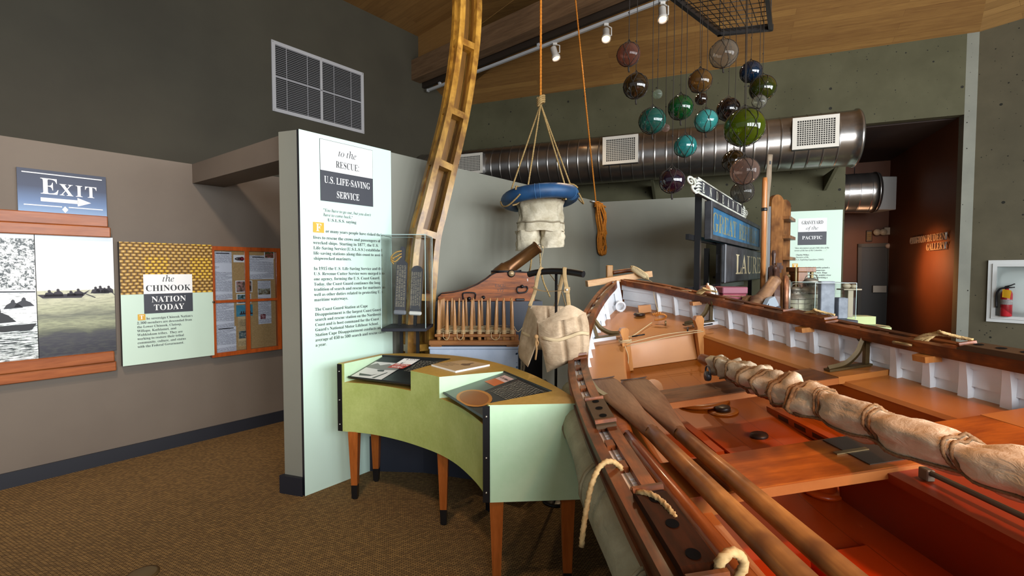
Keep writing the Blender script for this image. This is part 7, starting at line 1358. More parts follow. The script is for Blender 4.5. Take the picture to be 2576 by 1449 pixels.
# upright oar, paddle and the black pole
p=up(1921,600,5.55); b=MB(); zt_=up(1921,447,5.55).z; b.tube([V((p.x,p.y,.2)),V((p.x,p.y,zt_-.06)),V((p.x,p.y,zt_))],[.029,.029,.026],n=14)
th=thing('upright_spar','bright orange-brown round spar standing beside the name boards','spar',(p.x,p.y,.2)); O('shaft',b,wood('spar_orange','a35f2c','c98a52','Z',1.6,.4,.3,9),th)
b=MB(); b.lathe([(.031,-.02),(.034,-.01),(.034,.01),(.031,.02)],16,Mx.Translation((p.x,p.y,up(1921,527,5.55).z))); O('clamp',b,m_blk,th)
q=up(1931,560,5.72); b=MB(); b.box(q.x-.024,q.x+.024,q.y-.024,q.y+.024,.2,up(1931,520,5.72).z); solo('support_pole',b,m_blk,'black square pole standing between the orange spar and the wooden rack','pole',origin=(q.x,q.y,.2))
q=up(1934,480,5.68); zt_=up(1936,390,5.68).z; zb_=up(1929,520,5.68).z
th=thing('weathered_paddle','grey weathered paddle with a square-cut grip standing behind the orange spar','paddle',(q.x-.02,5.66,.2)); b=MB(); zz=[(.2,.016),(zb_-.1,.018),(zb_+.2,.03),(zb_+.35,.036),(zt_-.12,.03),(zt_-.04,.034),(zt_,.034)]; b.tube([V((q.x-.03+.025*(z-zb_)/(zt_-zb_) if z>zb_ else q.x-.03,5.66,z)) for z,_ in zz],[r for _,r in zz],n=10,sq=(1,.45),up=(1,0,0)); O('shaft',b,wood('driftwood','6f6152','9a8c78','Z',2,.7,0,8),th)
b=MB(); b.box(q.x-.018,q.x+.0,5.64,5.645,zt_-.12,zt_-.08); O('grip_slot',b,m_black,th)
# ship's wheel, seen nearly edge-on
wc=up(1944,772,5.15); WMx=Mx.Translation((wc.x,5.15,wc.z))@Mx.Rotation(R(62),4,'Z'); m_whl=wood('wheel_wood','33221c','54362a','Z',3,.5,.2,5)
wh=thing('ships_wheel','dark worn ship’s wheel standing nearly edge-on behind the cannon','ship’s wheel',M=WMx)
Rw=.44; b=MB(); b.tube([(Rw*math.cos(i*PI/20),0,Rw*math.sin(i*PI/20)) for i in range(40)],.048,n=4,sm=False,closed=True,up=(0,1,0),sq=(1.1,.9)); O('rim',b,m_whl,wh,local=True)
b=MB(); b.lathe([(.09,-.06),(.1,0),(.09,.06)],20,Mx.Rotation(PI/2,4,'X')); O('hub',b,m_whl,wh,local=True)
for i in range(8):
    a=i*PI/4; d=V((math.cos(a),0,math.sin(a))); b=MB(); b.tube([d*.08,d*.2,d*.35,d*(Rw+.05),d*(Rw+.09),d*(Rw+.15),d*(Rw+.19)],[.022,.03,.022,.02,.017,.024,.014],n=10); O('spoke',b,m_whl,wh,local=True)
b=MB(); b.cbox(-.05,.05,.04,.12,.2-wc.z,.0,.005); O('support_post',b,m_blk,wh,local=True)
b=MB(); b.box(-.05,.05,-.075,-.03,Rw-.06,Rw+.05); b.box(-.055,.055,-.09,-.06,Rw-.02,Rw+.02); O('felloe_block',b,mat('wheel_worn','4a322a',.6),wh,local=True)
# cannon on a small white-sided carriage
m_rust_=mat('cannon_rust','7d5c44',.5,.25,c2='9a7554',scale=10,bump=.15)
ca=up(1880,800,4.55); cbm_=up(1950,705,4.85); d=(cbm_-ca); L=d.length; d.normalize()
cn=thing('cannon','small rust-brown cannon pointing up and right behind the boat','cannon',(ca.x+.1,4.7,.2))
q=V((0,0,1)).rotation_difference(d).to_matrix().to_4x4(); CM=Mx.Translation(ca)@q; b=MB()
b.lathe([(.0,-.09),(.022,-.08),(.028,-.06),(.02,-.04),(.065,-.02),(.078,0),(.076,L*.1),(.074,L*.33),(.074,L*.355),(.084,L*.36),(.086,L*.38),(.086,L*.41),(.084,L*.43),(.068,L*.435),(.067,L*.46),(.064,L*.6),(.056,L*.93),(.061,L*.95),(.061,L*1.0),(.045,L*1.01),(.036,L*.99),(.032,L*.7)],28,CM); O('barrel',b,m_rust_,cn)
n_=d.cross(V((0,0,1))).normalized()
for sg in (-1,1):
    o=ca+d*L*.25+n_*sg*.115; b=MB(); e=V((d.x,d.y,0)).normalized(); pr=[(-.28,zp2-.1),(.2,zp2-.1),(.2,o.z+.04),(.12,o.z+.12),(.02,o.z+.10),(-.14,o.z-.06),(-.28,o.z-.12)]
    vs=[o+e*x-V((0,0,o.z))+V((0,0,z))+n_*sg*t_ for t_ in (-.02,.02) for x,z in pr]; n=len(pr); b.add(vs,[tuple(range(n)),tuple(range(2*n-1,n-1,-1))]+[((i+1)%n,i,n+i,n+(i+1)%n) for i in range(n)]); O('carriage_cheek',b,mat('carriage_grey','8f9aa5',.5) if sg>0 else wood('cannon_wood','6a4a30','8a6644','Y',3,.6,0,6),cn)
    if sg>0:
        b=MB(); 
        for k in range(4): b.tube([o+e*(-.2+.05*k)-V((0,0,o.z))+V((0,0,zp2+.02*k))+n_*.022,o+e*(.0+.05*k)-V((0,0,o.z))+V((0,0,o.z+.05-.03*k))+n_*.022],.004,n=5)
        O('iron_strapping',b,m_black,cn)
plinth('navy plinth carrying the small cannon',ca.x-.22,ca.x+.42,4.42,5.02,zp2-.1)
# red bound case and striped float
r0=up(1818,765,4.80); r1=up(1879,722,4.80); rc=thing('red_sea_chest','dusty red box bound with cord under the LAUREL board','box',((r0.x+r1.x)/2,4.9,1.242)); m_redb=mat('dusty_red','7c2a38',.6,c2='93404c',scale=8)
b=MB(); b.cbox(r0.x,r1.x,4.80,5.02,1.242,r1.z-.07,.008); O('body',b,m_redb,rc); b=MB(); b.cbox(r0.x-.008,r1.x+.008,4.79,5.03,r1.z-.07,r1.z,.008); O('lid',b,mat('dusty_red_lid','8a4c5c',.6),rc)
b=MB(); z=r1.z-.09; b.rope([V((r0.x-.01,4.785,z)),V((r1.x+.01,4.785,z-.01))],.005); b.rope([V((r1.x-.02,4.785,z)),V((r1.x-.06,4.783,z-.12)),V((r1.x-.07,4.785,1.25))],.005); b.rope([V((r1.x-.06,4.785,z)),V((r1.x-.02,4.783,z-.12)),V((r1.x-.0,4.785,1.25))],.005); O('cord_binding',b,m_hempd,rc)
r2=up(1800,725,4.95); b=MB(); b.cbox(r2.x-.02,r2.x+.12,4.95,5.15,1.242,up(1800,727,4.95).z,.006); solo('red_case',b,m_redb,'second dusty red case half hidden behind the black post','box',origin=(r2.x+.05,5.05,1.18))
b=MB(); b.cbox(1.82,2.68,4.60,5.22,.0,1.24,.004); solo('display_plinth',b,m_stage,'navy plinth under the red boxes beside the far rail','plinth',origin=(2.2,4.9,0))
fb_=up(1781,735,4.72); t=NT('striped_float'); tc=t.n('ShaderNodeSeparateXYZ'); t.l(t.coord(),tc.inputs[0]); t.bsdf(t.ramp(t.math('ADD',t.math('MULTIPLY',tc.outputs[0],4.5),.5),[(0,'8a5436'),(.42,'b08468'),(.47,'d8d3c8'),(.60,'d8d3c8'),(.66,'33343a'),(.72,'cfcac0'),(.8,'3a3b40'),(.9,'c8c4ba')],'CONSTANT'),.5,0,.3)
b=MB(); b.ball((0,0,0),.108,24,16,(1,1,.97)); b.lathe([(.012,.09),(.012,.12),(0,.125)],10); o=solo('wooden_float',b,t.mat,'round brown, white and black painted float by the left sign post','float'); o.location=(fb_.x+.005,4.74,1.24+.105); 
# porthole, lanterns, timber bracket
m_cu=mat('porthole_copper','8a5a40',.45,.6,c2='a8775a',scale=20); m_tin=mat('lantern_tin','6d675c',.5,.6,c2='8a8478',scale=14,bump=.1)
pc=up(1976,752,4.95); PMx=Mx.Translation((pc.x,4.95,pc.z))@Mx.Rotation(R(60),4,'Z')
po=thing('porthole','copper rimmed porthole standing on edge beside the lanterns','porthole',M=PMx); Rp=.19
b=MB(); b.tube([(Rp*math.cos(i*PI/20),0,Rp*math.sin(i*PI/20)) for i in range(40)],.026,n=10,closed=True,up=(0,1,0),sq=(1,1.3)); O('rim',b,m_cu,po,local=True)
b=MB(); b.tube([(Rp*.82*math.cos(i*PI/20),-.03,Rp*.82*math.sin(i*PI/20)) for i in range(40)],.014,n=8,closed=True,up=(0,1,0)); O('inner_ring',b,mat('ring_tin','b5b2a8',.35,.8),po,local=True)
b=MB(); b.lathe([(.0,0),(Rp*.82,0),(Rp*.82,.008),(0,.008)],28,Mx.Translation((0,-.02,0))@Mx.Rotation(PI/2,4,'X')); O('glass',b,m_acr,po,local=True)
b=MB(); b.lathe([(.02,-.03),(.02,.03)],10,Mx.Translation((.0,-.02,Rp+.02))@Mx.Rotation(PI/2,4,'Y')); b.lathe([(.028,-.012),(.028,.012)],12,Mx.Translation((.05,-.06,-Rp*.9))@Mx.Rotation(PI/2,4,'X')); b.lathe([(.012,-.05),(.012,.05)],8,Mx.Translation((.05,-.06,-Rp*.9))); b.box(-.05,.05,-.04,.04,-Rp-.06,-Rp-.015); O('hinge_and_dog',b,m_bron,po,local=True)
def lantern(label,px,Y,z0,h,r):
    x=up(px,750,Y).x; th=thing('ship_lantern',label,'lantern',(x,Y,z0),group=None); M=Mx.Translation((x,Y,z0))
    b=MB(); b.lathe([(r*.9,0),(r*.95,.01),(r*.95,h*.14),(r*.8,h*.16)],24,M); O('base',b,m_tin,th)
    b=MB(); pr=[(r*.78,h*.16)]; 
    for k in range(9): z=h*(.17+.045*k); pr+=[(r*.78,z),(r*.84,z+h*.022)]
    pr+=[(r*.78,h*.57)]; b.lathe(pr,24,M); O('ribbed_lens',b,mat('lens_glass','aaa893',.25,c2='c0bd9f',scale=4,coat=.4),th)
    b=MB(); b.lathe([(r*.95,h*.57),(r*.95,h*.60),(r*.62,h*.72),(r*.55,h*.74),(r*.55,h*.86),(r*.6,h*.87),(r*.35,h*.96),(.0,h*.98)],24,M); O('hood',b,m_tin,th)
    b=MB()
    for k in range(10):
        a=2*PI*k/10; b.ball((x+r*.56*math.cos(a),Y+r*.56*math.sin(a),z0+h*.80),.005,6,4)
    O('vent_hole',b,m_black,th)
    g=MB()
    for k in range(6): a=2*PI*k/6+.3; c,s=math.cos(a),math.sin(a); g.tube([(x+r*c,Y+r*s,z0+h*.1),(x+r*1.02*c,Y+r*1.02*s,z0+h*.4),(x+r*.97*c,Y+r*.97*s,z0+h*.6)],.003,n=5)
    for z in (.28,.45): g.tube([(x+r*1.02*math.cos(q*PI/12),Y+r*1.02*math.sin(q*PI/12),z0+h*z) for q in range(24)],.003,n=5,closed=True)
    O('guard_wire',g,m_tin,th)
    g=MB(); g.tube(cat([(x-r*.5,Y,z0+h*.93),(x-r*.35,Y-.02,z0+h*1.05),(x+r*.2,Y-.03,z0+h*1.06),(x+r*.55,Y,z0+h*.93)],6),.005,n=6); O('bail_handle',g,m_tin,th)
zL=up(2000,797,5.15).z
lantern('smaller tin ship lantern with ribbed lens, nearer the porthole',2000,5.15,zL,.345,.105); lantern('larger tin ship lantern with ribbed lens, beside the acrylic case',2039,5.4,zL,.44,.15)
bx0=up(2003,735,5.75); bx1=up(2046,672,5.75); tb_=thing('binnacle_box','upright varnished wooden box with an overhanging top behind the lanterns','box',((bx0.x+bx1.x)/2,5.85,.2)); m_bin=wood('binnacle_oak','6a3f1e','8f5a2c','Z',2.5,.4,.3,7)
b=MB(); b.cbox(bx0.x+.02,bx0.x+.14,5.75,5.95,.2,bx1.z-.06,.005); O('case',b,m_bin,tb_); b=MB(); b.cbox(bx0.x-.0,bx1.x+.02,5.72,5.98,bx1.z-.06,bx1.z,.006); O('top_board',b,m_bin,tb_); b=MB(); b.cbox(bx0.x-.02,bx0.x+.0,5.74,5.76,bx1.z-.34,bx1.z+.0,.003); b.cbox(bx1.x-.03,bx1.x+.0,5.74,5.77,bx1.z-.36,bx1.z-.06,.003); O('brass_upright',b,mat('bright_brass','8a7a50',.5,.3),tb_)
b=MB(); b.cbox(pc.x-.14,3.605,4.80,5.66,.20,zL-.001,.004); solo('display_plinth',b,m_stage,'navy plinth under the porthole, lanterns and acrylic case','plinth',origin=(3.4,5.2,.2))
PO_bottom=zL
po.matrix_world=Mx.Translation((pc.x,4.95,zL+Rp+.058))@Mx.Rotation(R(60),4,'Z')
a_=up(2049,800,4.86); c_=up(2155,712,4.86); zc2=zL+.0
rc_=acase('relic_case','clear acrylic case holding grey relics on the plinth behind the far rail',Mx.Translation((a_.x,4.86,zL+.001)),c_.x-a_.x,.42,c_.z-zL,base=False,tb=.0)
m_rel=mat('relic_slate','6f7480',.6,c2='8a8f9a',scale=12)
b=MB(); b.cbox(-.075,.075,-.03,.03,0,.40,.006); solo('grey_relic_slab',b,m_rel,'tall grey slab standing upright inside the acrylic case','relic').location=(up(2078,760,5.0).x,5.0,zL+.001)
b=MB(); b.cbox(-.05,.05,-.05,.05,0,.22,.004); b.cbox(-.035,.035,-.035,.035,.2201,.224,.001); o=solo('tin_relic_box',b,m_rel,'leaning square grey tin inside the acrylic case','relic'); o.location=(up(2108,800,4.99).x+.02,4.99,zL+.002)
b=MB(); b.cbox(-.03,.03,-.03,.03,0,.30,.003); b.cbox(-.10,.10,-.06,.06,.30,.315,.003); b.ball((-.03,0,.345),.03,12,8,(1.6,1,1)); b.ball((.05,0,.34),.028,12,8,(1.3,1,.9)); solo('small_relic_stand',b,mat('relic_stand','9a8f78',.5),'small shelf with rusty fragments at the right inside the acrylic case','relic').location=(up(2135,760,5.12).x,5.12,zL+.001)
# graveyard panel on the far wall
GM=frame(C0,BD)
def bw(px,py,off=.0):
    p=onpl(px,py,C0+BN*off,BN)-C0; return p.dot(BD),p.z
gx0_=bw(1983,650,.03)[0]; gx1_=bw(2117,650,.03)[0]; gz1=bw(2050,530,.03)[1]
gp=board('graveyard_panel','mint text panel headed Graveyard of the Pacific, on the far wall',gx0_,gx1_,.05,gz1,.03,m_mint,'panel',M=GM)
def gv(px,py): a,z=bw(px,py,.032); return a-gx0_,z-.05
a0=gv(2007,600)[0]; a1=gv(2079,600)[0]; zt_=gv(2043,549)[1]; zm_=gv(2043,583)[1]; zl_=gv(2043,616)[1]; xc=(a0+a1)/2; k=zt_-zm_
rect(gp,a0,a1,zm_,zt_,-.034,m_white,'title_block'); rect(gp,a0,a1,zl_,zm_,-.034,m_char,'title_block')
text('lettering',['GRAVEYARD'],k*.26,m_black,gp,xc,zm_+k*.56,-.0352,align='c',thin=.03,fit=(a1-a0)*.76); text('lettering',['of the'],k*.25,m_black,gp,xc,zm_+k*.15,-.0352,align='c',st='i'); text('lettering',['PACIFIC'],k*.24,m_white,gp,xc,zl_+k*.42,-.0352,align='c',thin=.03)
S=.034; x=gv(1999,625)[0]
text('lettering',['“Mere description can give little idea of the','terrors of the bar of the Columbia . . . .”'],S*.62,m_ink,gp,x,gv(1999,626)[1],-.034,lead=.0365/(S*.62),st='i',thin=-.01,ref=(0,gv(2085,626)[0]-gv(1998,626)[0]))
text('lettering',['Charles Wilkes'],S*.62,m_ink,gp,x+.02,gv(2002,643)[1],-.034,thin=.02,ref=(0,gv(2034,643)[0]-gv(2001,643)[0])); text('lettering',['Narrative of the','U.S. Exploring Expedition (1845)'],S*.62,m_ink,gp,x+.02,gv(2002,649)[1],-.034,lead=.0365/(S*.62),st='i',thin=-.01,ref=(1,gv(2071,652)[0]-gv(2001,652)[0]))
q=gv(1993,663); q2=gv(2007,676); rect(gp,q[0],q2[0],q2[1],q[1],-.034,m_gold,'initial_square'); text('lettering',['T'],(q[1]-q2[1])*.7,m_white,gp,(q[0]+q2[0])/2,q2[1]+(q[1]-q2[1])*.15,-.0352,align='c')
text('lettering',['he mouth of the Columbia gained a'],S*.66,m_ink,gp,q2[0]+.01,gv(2007,675)[1],-.034,thin=.02,ref=(0,gv(2087,673)[0]-gv(2009,673)[0]))
text('lettering',['reputation as the most dangerous','entrance on the Pacific Coast. Huge','bars of sand carried by the mighty river','winds and changing tides, forming a','shifting unpredictable bar.'],S*.66,m_ink,gp,gv(1993,680)[0],gv(2007,681.5)[1],-.034,lead=.0365/(S*.66),thin=.02,ref=(2,gv(2091,690)[0]-gv(1993,690)[0]))
# small far console
kc=thing('far_console','small green reading console with sloped panels at the gallery entrance','console',(4.65,6.1,0))
a=atz(2142,782,.99); e=atz(2237,803,.97); 
b=MB(); X0,X1=up(2142,800,5.8).x,up(2238,800,5.8).x; zt2=.985
pr=[(X0,5.75),(X1-.12,5.62),(X1,5.80),(X1-.02,6.15),(X0+.1,6.3),(X0,6.1)]; b.prism(rev(pr),.48,.90,mi=0); bk=[(X0,5.98),(X1-.03,5.98),(X1-.02,6.15),(X0+.1,6.3),(X0,6.15)]
b.prism(rev(bk),.90,1.0,mi=0); O('console_body',b,[mat('console_far','b3bf86',.45,c2='bdc893',scale=4),m_must],kc)
b=MB(); b.prism(rev([(X0+.03,5.77),(X0+.22,5.74),(X0+.22,5.93),(X0+.03,5.96)]),.9005,.905); b.prism(rev([(X0+.27,5.74),(X1-.14,5.68),(X1-.08,5.9),(X0+.27,5.94)]),.9005,.905); O('graphic_panel',b,m_char2,kc)
for x,y in ((X0+.05,5.85),(X1-.1,5.75),(X1-.08,6.05),(X0+.12,6.15)): b=MB(); b.hexa([(x-.02,y-.02,0),(x+.02,y-.02,0),(x+.02,y+.02,0),(x-.02,y+.02,0),(x-.03,y-.03,.48),(x+.03,y-.03,.48),(x+.03,y+.03,.48),(x-.03,y+.03,.48)]); O('leg',b,m_leg,kc)
# ---------------------------------------------------------------- gallery lettering and fittings
GWm=frame(G0,-GD)
def gw(px,py): p=onpl(px,py,G0,GN); q=GWm.inverted()@p; return q.x,q.z
th=thing('gallery_lettering','raised metal letters naming the gallery on the rust coloured passage wall','lettering',M=GWm)
m_ltr=mat('letter_metal','c4b4a4',.3,.35)
xr=gw(2388,596)[0]; xlft=gw(2296,606)[0]; s_=.20
text('raised_letters',['CLIFTON-RUDEEN'],.105,m_ltr,th,xlft,gw(2340,608)[1],-.03,fit=xr-xlft,depth=.012,thin=.02)
x2=gw(2338,622)[0]; text('raised_letters',['GALLERY'],.105,m_ltr,th,x2,gw(2365,628)[1],-.03,fit=xr-x2,depth=.012,thin=.02)
GEm=frame(G1,-GE)
def ge(px,py,off=0.0): p=onpl(px,py,G1-GD*off,GD); q=GEm.inverted()@p; return q.x,q.z
def gbox(name,label,cat_,a,c,t_,m,extra=None):
    (xa,za),(xb,zb)=ge(*a),ge(*c); th=thing(name,label,cat_,M=GEm@Mx.Translation(((xa+xb)/2,0,(za+zb)/2))); b=MB(); b.cbox(-(xb-xa)/2,(xb-xa)/2,-t_,0,-(za-zb)/2,(za-zb)/2,.008); O('housing',b,m,th,local=True); return th,(xb-xa),(za-zb)
th,w_,h_=gbox('gallery_sign','small brown framed sign above the passage door','sign',(2178,580),(2193,608),.03,mat('sign_brown','3a2a1c',.5)); b=MB(); b.box(-w_*.36,w_*.36,-.032,-.0305,-h_*.38,h_*.38); O('sign_face',b,print_mat('sign_face','7a6238','3a2c18',30),th,local=True)
th,w_,h_=gbox('emergency_light','beige twin-lamp emergency light on the passage wall','light',(2221,573),(2243,591),.09,mat('beige_plastic','a89b86',.5)); 
for sx in (-1,1):
    b=MB(); b.lathe([(.02,0),(.06,.05),(.06,.07),(.0,.075)],16,Mx.Translation((-w_*.5-.07+.05*sx,-.06,-.02))@Mx.Rotation(PI/2,4,'X')); O('lamp_head',b,mat('beige_plastic','a89b86',.5),th,local=True)
th,w_,h_=gbox('fire_alarm','red fire alarm strobe beside the passage door','alarm',(2231,611),(2243,627),.05,mat('alarm_red','8e1f24',.4)); b=MB(); b.ball((-w_*.4,-.06,0),.05,12,8); O('strobe_lens',b,mat('strobe','b8a8a0',.2),th,local=True)
# duct seen in the passage
m_galv=mat('galvanised_duct','8f8f90',.33,.9,c2='a3a3a3',scale=3); 
t=NT('spiral_duct'); co=t.coord(); f=t.noise(co,2.5,4,.6); t.bsdf(t.ramp(f,[(.35,'8b8784'),(.65,'a9a5a1')]),.27,.95,.5,0,f,.05,.02); m_duct=t.mat
dk=thing('passage_duct','round duct meeting a pale square plenum high inside the passage','duct',up(2150,485,7.9)); c=up(2158,486,7.7); q=V((0,0,1)).rotation_difference(BD).to_matrix().to_4x4()
pr=[(.30,-1.6)]
for k in range(12): z=-1.6+k*.155; pr+=[(.321,z),(.321,z+.008),(.318,z+.012),(.318,z+.025),(.318,z+.145)]
pr+=[(.33,.20),(.33,.22),(.318,.23)]; b=MB(); b.lathe(pr,36,Mx.Translation(c)@q); O('round_duct',b,m_duct,dk)
a=up(2140,448,8.15); e=up(2237,530,8.15); b=MB(); b.cbox(a.x-.4,e.x,8.0,8.5,e.z,a.z,.01); O('plenum_box',b,mat('plenum_white','a8a8a6',.4,.3),dk)
b=MB(); b.tube([V((a.x+.1,8.2,a.z)),V((a.x+.1,8.2,ZT))],.006,n=6); O('hanger_rod',b,m_iron,dk)
# ---------------------------------------------------------------- main spiral duct along the far wall
DY=.62
def dpt(px,py): return onpl(px,py,C0+BN*DY,BN)
c1_=dpt(2128,350); c0_=c1_-BD*6.6; rD=.37
zz0=dpt(1560,399).z; zz1=dpt(2060,357).z
du=thing('spiral_duct','long shiny spiral air duct with three grilles along the far wall','duct',c1_)
q=V((0,0,1)).rotation_difference(BD).to_matrix().to_4x4(); DMx=Mx.Translation(c0_)@q; LL=6.6+.12; pr=[(.0,-.01),(rD-.01,0)]; pit=.165; n=int(LL/pit)
vs=[]
for k in range(n): z=k*pit; pr+=[(rD-.003,z),(rD-.0005,z+.002),(rD+.002,z+.007),(rD-.0005,z+.012),(rD-.003,z+.014),(rD-.003,z+.026),(rD-.003,z+pit-.012)]
pr+=[(rD-.003,LL-.05),(rD+.012,LL-.04),(rD+.012,LL-.02),(rD-.004,LL),(.0,LL)]
b=MB(); b.lathe(pr,56,DMx); 
sh=Mx.Identity(4); O('duct_tube',b,m_duct,du)
m_grf=mat('grille_white','c9c5bb',.45); m_void=mat('grille_void','1a1815',.7)
def dgrille(pa,pb,off=.41):
    n_=BN; pl0=C0+BN*(DY+off); A=onpl(pa[0],pa[1],pl0,n_); Bq=onpl(pb[0],pb[1],pl0,n_); w_=(Bq-A).dot(BD); M=frame((A.x,A.y,0),BD); h0=min(A.z,Bq.z); h1=max(A.z,Bq.z)
    b=MB(); b.box(0,w_,.0,.22,h0,h1); g=O('grille_box',b,m_galv,du) if False else None
    b=MB(); inv=M; 
    b.box(.0,w_,.004,.30,h0,h1,M=M); g=O('grille_box',b,m_galv,du)
    b=MB(); f=.045
    for x0_,x1_,z0_,z1_ in ((0,f,h0,h1),(w_-f,w_,h0,h1),(f,w_-f,h0,h0+f),(f,w_-f,h1-f,h1)): b.box(x0_-.01*(x0_==0),x1_,-.012,.004,z0_,z1_,M=M)
    O('grille_frame',b,m_grf,g)
    b=MB(); b.box(f,w_-f,.0,.003,h0+f,h1-f,M=M); O('grille_void',b,m_void,g)
    b=MB(); nx=max(6,int((w_-2*f)/.026)); nz=max(6,int((h1-h0-2*f)/.026))
    for i in range(1,nx): x=f+(w_-2*f)*i/nx; b.box(x-.0035,x+.0035,-.008,-.001,h0+f,h1-f,M=M)
    for i in range(1,nz): z=h0+f+(h1-h0-2*f)*i/nz; b.box(f,w_-f,-.008,-.002,z-.0035,z+.0035,M=M)
    O('grille_mesh',b,m_grf,g)
dgrille((1518,346),(1605,408)); dgrille((1996,298),(2110,368)); dgrille((1140,391),(1214,435))
for px in (1640,2105): p=dpt(px,440); M=frame((p.x,p.y,0),BD); b=MB(); b.prism([(0,0),(.0,.0),(.62-.02,.0),(.62-.02,-.22)][1:],-.02,.02,M=M@Mx.Translation((0,0,c1_.z-rD-.0))@Mx.Rotation(PI/2,4,'X')@Mx.Rotation(PI/2,4,'Y')); O('bracket',b,m_conc,du)
# ---------------------------------------------------------------- return-air grille high on the left wall
VMx=frame(C0,LD)
def uw(px,py,o=.0): p=onpl(px,py,C0+LN*o,LN)-C0; return p.dot(LD),p.z
(xa,za),(xb,zb)=uw(681,98),uw(913,186); x0_,x1_=xa,xb; zt_=(za+zb)/2; zb_=(uw(684,278)[1]+uw(915,338)[1])/2
vg=thing('return_grille','large white two-bay louvred grille high on the dark green wall','grille',M=VMx@Mx.Translation((x0_,0,zb_))); W=x1_-x0_; Hh_=zt_-zb_; f=.05
b=MB(); b.box(0,W,-.02,0,0,f); b.box(0,W,-.02,0,Hh_-f,Hh_); b.box(0,f,-.02,0,f,Hh_-f); b.box(W-f,W,-.02,0,f,Hh_-f); b.box(W/2-f*.35,W/2+f*.35,-.02,0,f,Hh_-f); O('frame',b,mat('grille_offwhite','b5b5b8',.5),vg,local=True)
b=MB(); b.box(f,W-f,-.003,-.001,f,Hh_-f); O('dark_void',b,mat('vent_void','0f0f0e',.8),vg,local=True)
b=MB(); n=34
for i in range(n): z=f+(Hh_-2*f)*(i+.5)/n; b.hexa([(f,-.017,z-.001),(W-f,-.017,z-.001),(W-f,-.005,z+.007),(f,-.005,z+.007),(f,-.017,z+.003),(W-f,-.017,z+.003),(W-f,-.005,z+.011),(f,-.005,z+.011)])
O('louvre_slats',b,mat('louvre_grey','a3a3a8',.5),vg,local=True)
b=MB()
b.box(f,W-f,-.020,-.016,Hh_*.5-.008,Hh_*.5+.008)
for fx in (.14,.35,.64,.84): b.box(W*fx-.004,W*fx+.004,-.021,-.018,f,Hh_-f)
O('mullion',b,mat('louvre_grey','a3a3a8',.5),vg,local=True)
b=MB()
for x,z in ((.02,.02),(W-.02,.02),(.02,Hh_-.02),(W-.02,Hh_-.02),(W/2,.02),(W/2,Hh_-.02)): b.ball((x,-.021,z),.008,8,6)
O('screw',b,m_scr,vg,local=True)
# ---------------------------------------------------------------- track lights
def tk(px,py): return onpl(px,py,bm.translation+LD*.19,LD)
ta=tk(1078,227); te=tk(1720,-8); TMx=frame((ta.x,ta.y,0),DB)
tr_=thing('light_track','white lighting track running under the roof beam','track',ta); zt_=ta.z; b=MB(); L=8.5; b.box(0,L,-.018,.018,zt_-.02,zt_+.02,M=TMx); O('track_rail',b,mat('track_white','b9bcc0',.4),tr_); b=MB(); b.box(-.03,.0,-.022,.022,zt_-.024,zt_+.024,M=TMx); O('end_cap',b,mat('track_white','b9bcc0',.4),tr_)
for i in range(4): b=MB(); b.box(.3+2.2*i,.34+2.2*i,-.03,.012,zt_+.02,5.0,M=TMx); O('hanger',b,mat('track_white','b9bcc0',.4),tr_)
m_lamp=mat('lamp_white','c9c6c0',.4); em=bpy.data.materials.new('lamp_glow'); em.use_nodes=True; nt=em.node_tree; nt.nodes.clear(); e_=nt.nodes.new('ShaderNodeEmission'); e_.inputs[0].default_value=(1,.42,.12,1); e_.inputs[1].default_value=9; o_=nt.nodes.new('ShaderNodeOutputMaterial'); nt.links.new(e_.outputs[0],o_.inputs[0])
SPOTS=[]
for px,py,ax,lab in ((1396,118,(.25,-.2,-1),'track spotlight nearest the curved timber rib'),(1525,76,(-.1,-.5,-1),'middle one of the three lit track spotlights'),(1667,22,(-.05,-.35,-1),'track spotlight beside the black wire grid')):
    c=tk(px,py-18); c=V((c.x,c.y,zt_-.02)); sp=thing('track_spotlight',lab,'spotlight',c); b=MB(); b.box(-.03,.03,-.015,.015,-.03,.0,M=Mx.Translation(c)); O('adapter',b,m_lamp,sp)
    d=V(ax).normalized(); k=c+V((0,0,-.15)); b=MB(); sd=d.cross(V((0,1,0))).normalized(); b.tube([c+V((0,0,-.02)),c+V((0,0,-.05))+sd*.07,k+sd*.07,k+sd*.05],.009,n=6); O('yoke',b,m_lamp,sp)
    M=Mx.Translation(k)@V((0,0,-1)).rotation_difference(d).to_matrix().to_4x4()
    b=MB(); b.lathe([(.0,.10),(.04,.10),(.045,.09),(.045,-.02),(.062,-.05),(.062,-.085),(.055,-.085),(.05,-.07)],20,M); hd_=O('lamp_head',b,m_lamp,sp); b=MB(); b.lathe([(.0,-.072),(.05,-.072)],20,M); O('lamp_face',b,em,hd_); SPOTS.append((k+d*.1,d))
# ---------------------------------------------------------------- glass floats under a wire grid
ZG=4.2
g=[atz(1810,83,ZG),atz(1939,70,ZG),atz(1702,-1,ZG),atz(1931,0,ZG)]
A,Bq=g[0],g[1]; ul=(g[2]-A).normalized(); ur=(g[3]-Bq).normalized(); far=(Bq-A)
Lf=2.6; Dq=A+ul*Lf; Cq=Bq+ur*(Lf*.95)
gt=thing('wire_grid','black steel frame with wire mesh hung below the roof, carrying glass floats','wire grid',A); b=MB()
for p,q in ((A,Bq),(Bq,Cq),(Cq,Dq),(Dq,A)): d=(q-p).normalized(); n_=d.cross(V((0,0,1))); b.hexa([p-d*.02+n_*-.02+V((0,0,-.03)),q+d*.02+n_*-.02+V((0,0,-.03)),q+d*.02+n_*.02+V((0,0,-.03)),p-d*.02+n_*.02+V((0,0,-.03)),p-d*.02+n_*-.02+V((0,0,.03)),q+d*.02+n_*-.02+V((0,0,.03)),q+d*.02+n_*.02+V((0,0,.03)),p-d*.02+n_*.02+V((0,0,.03))])
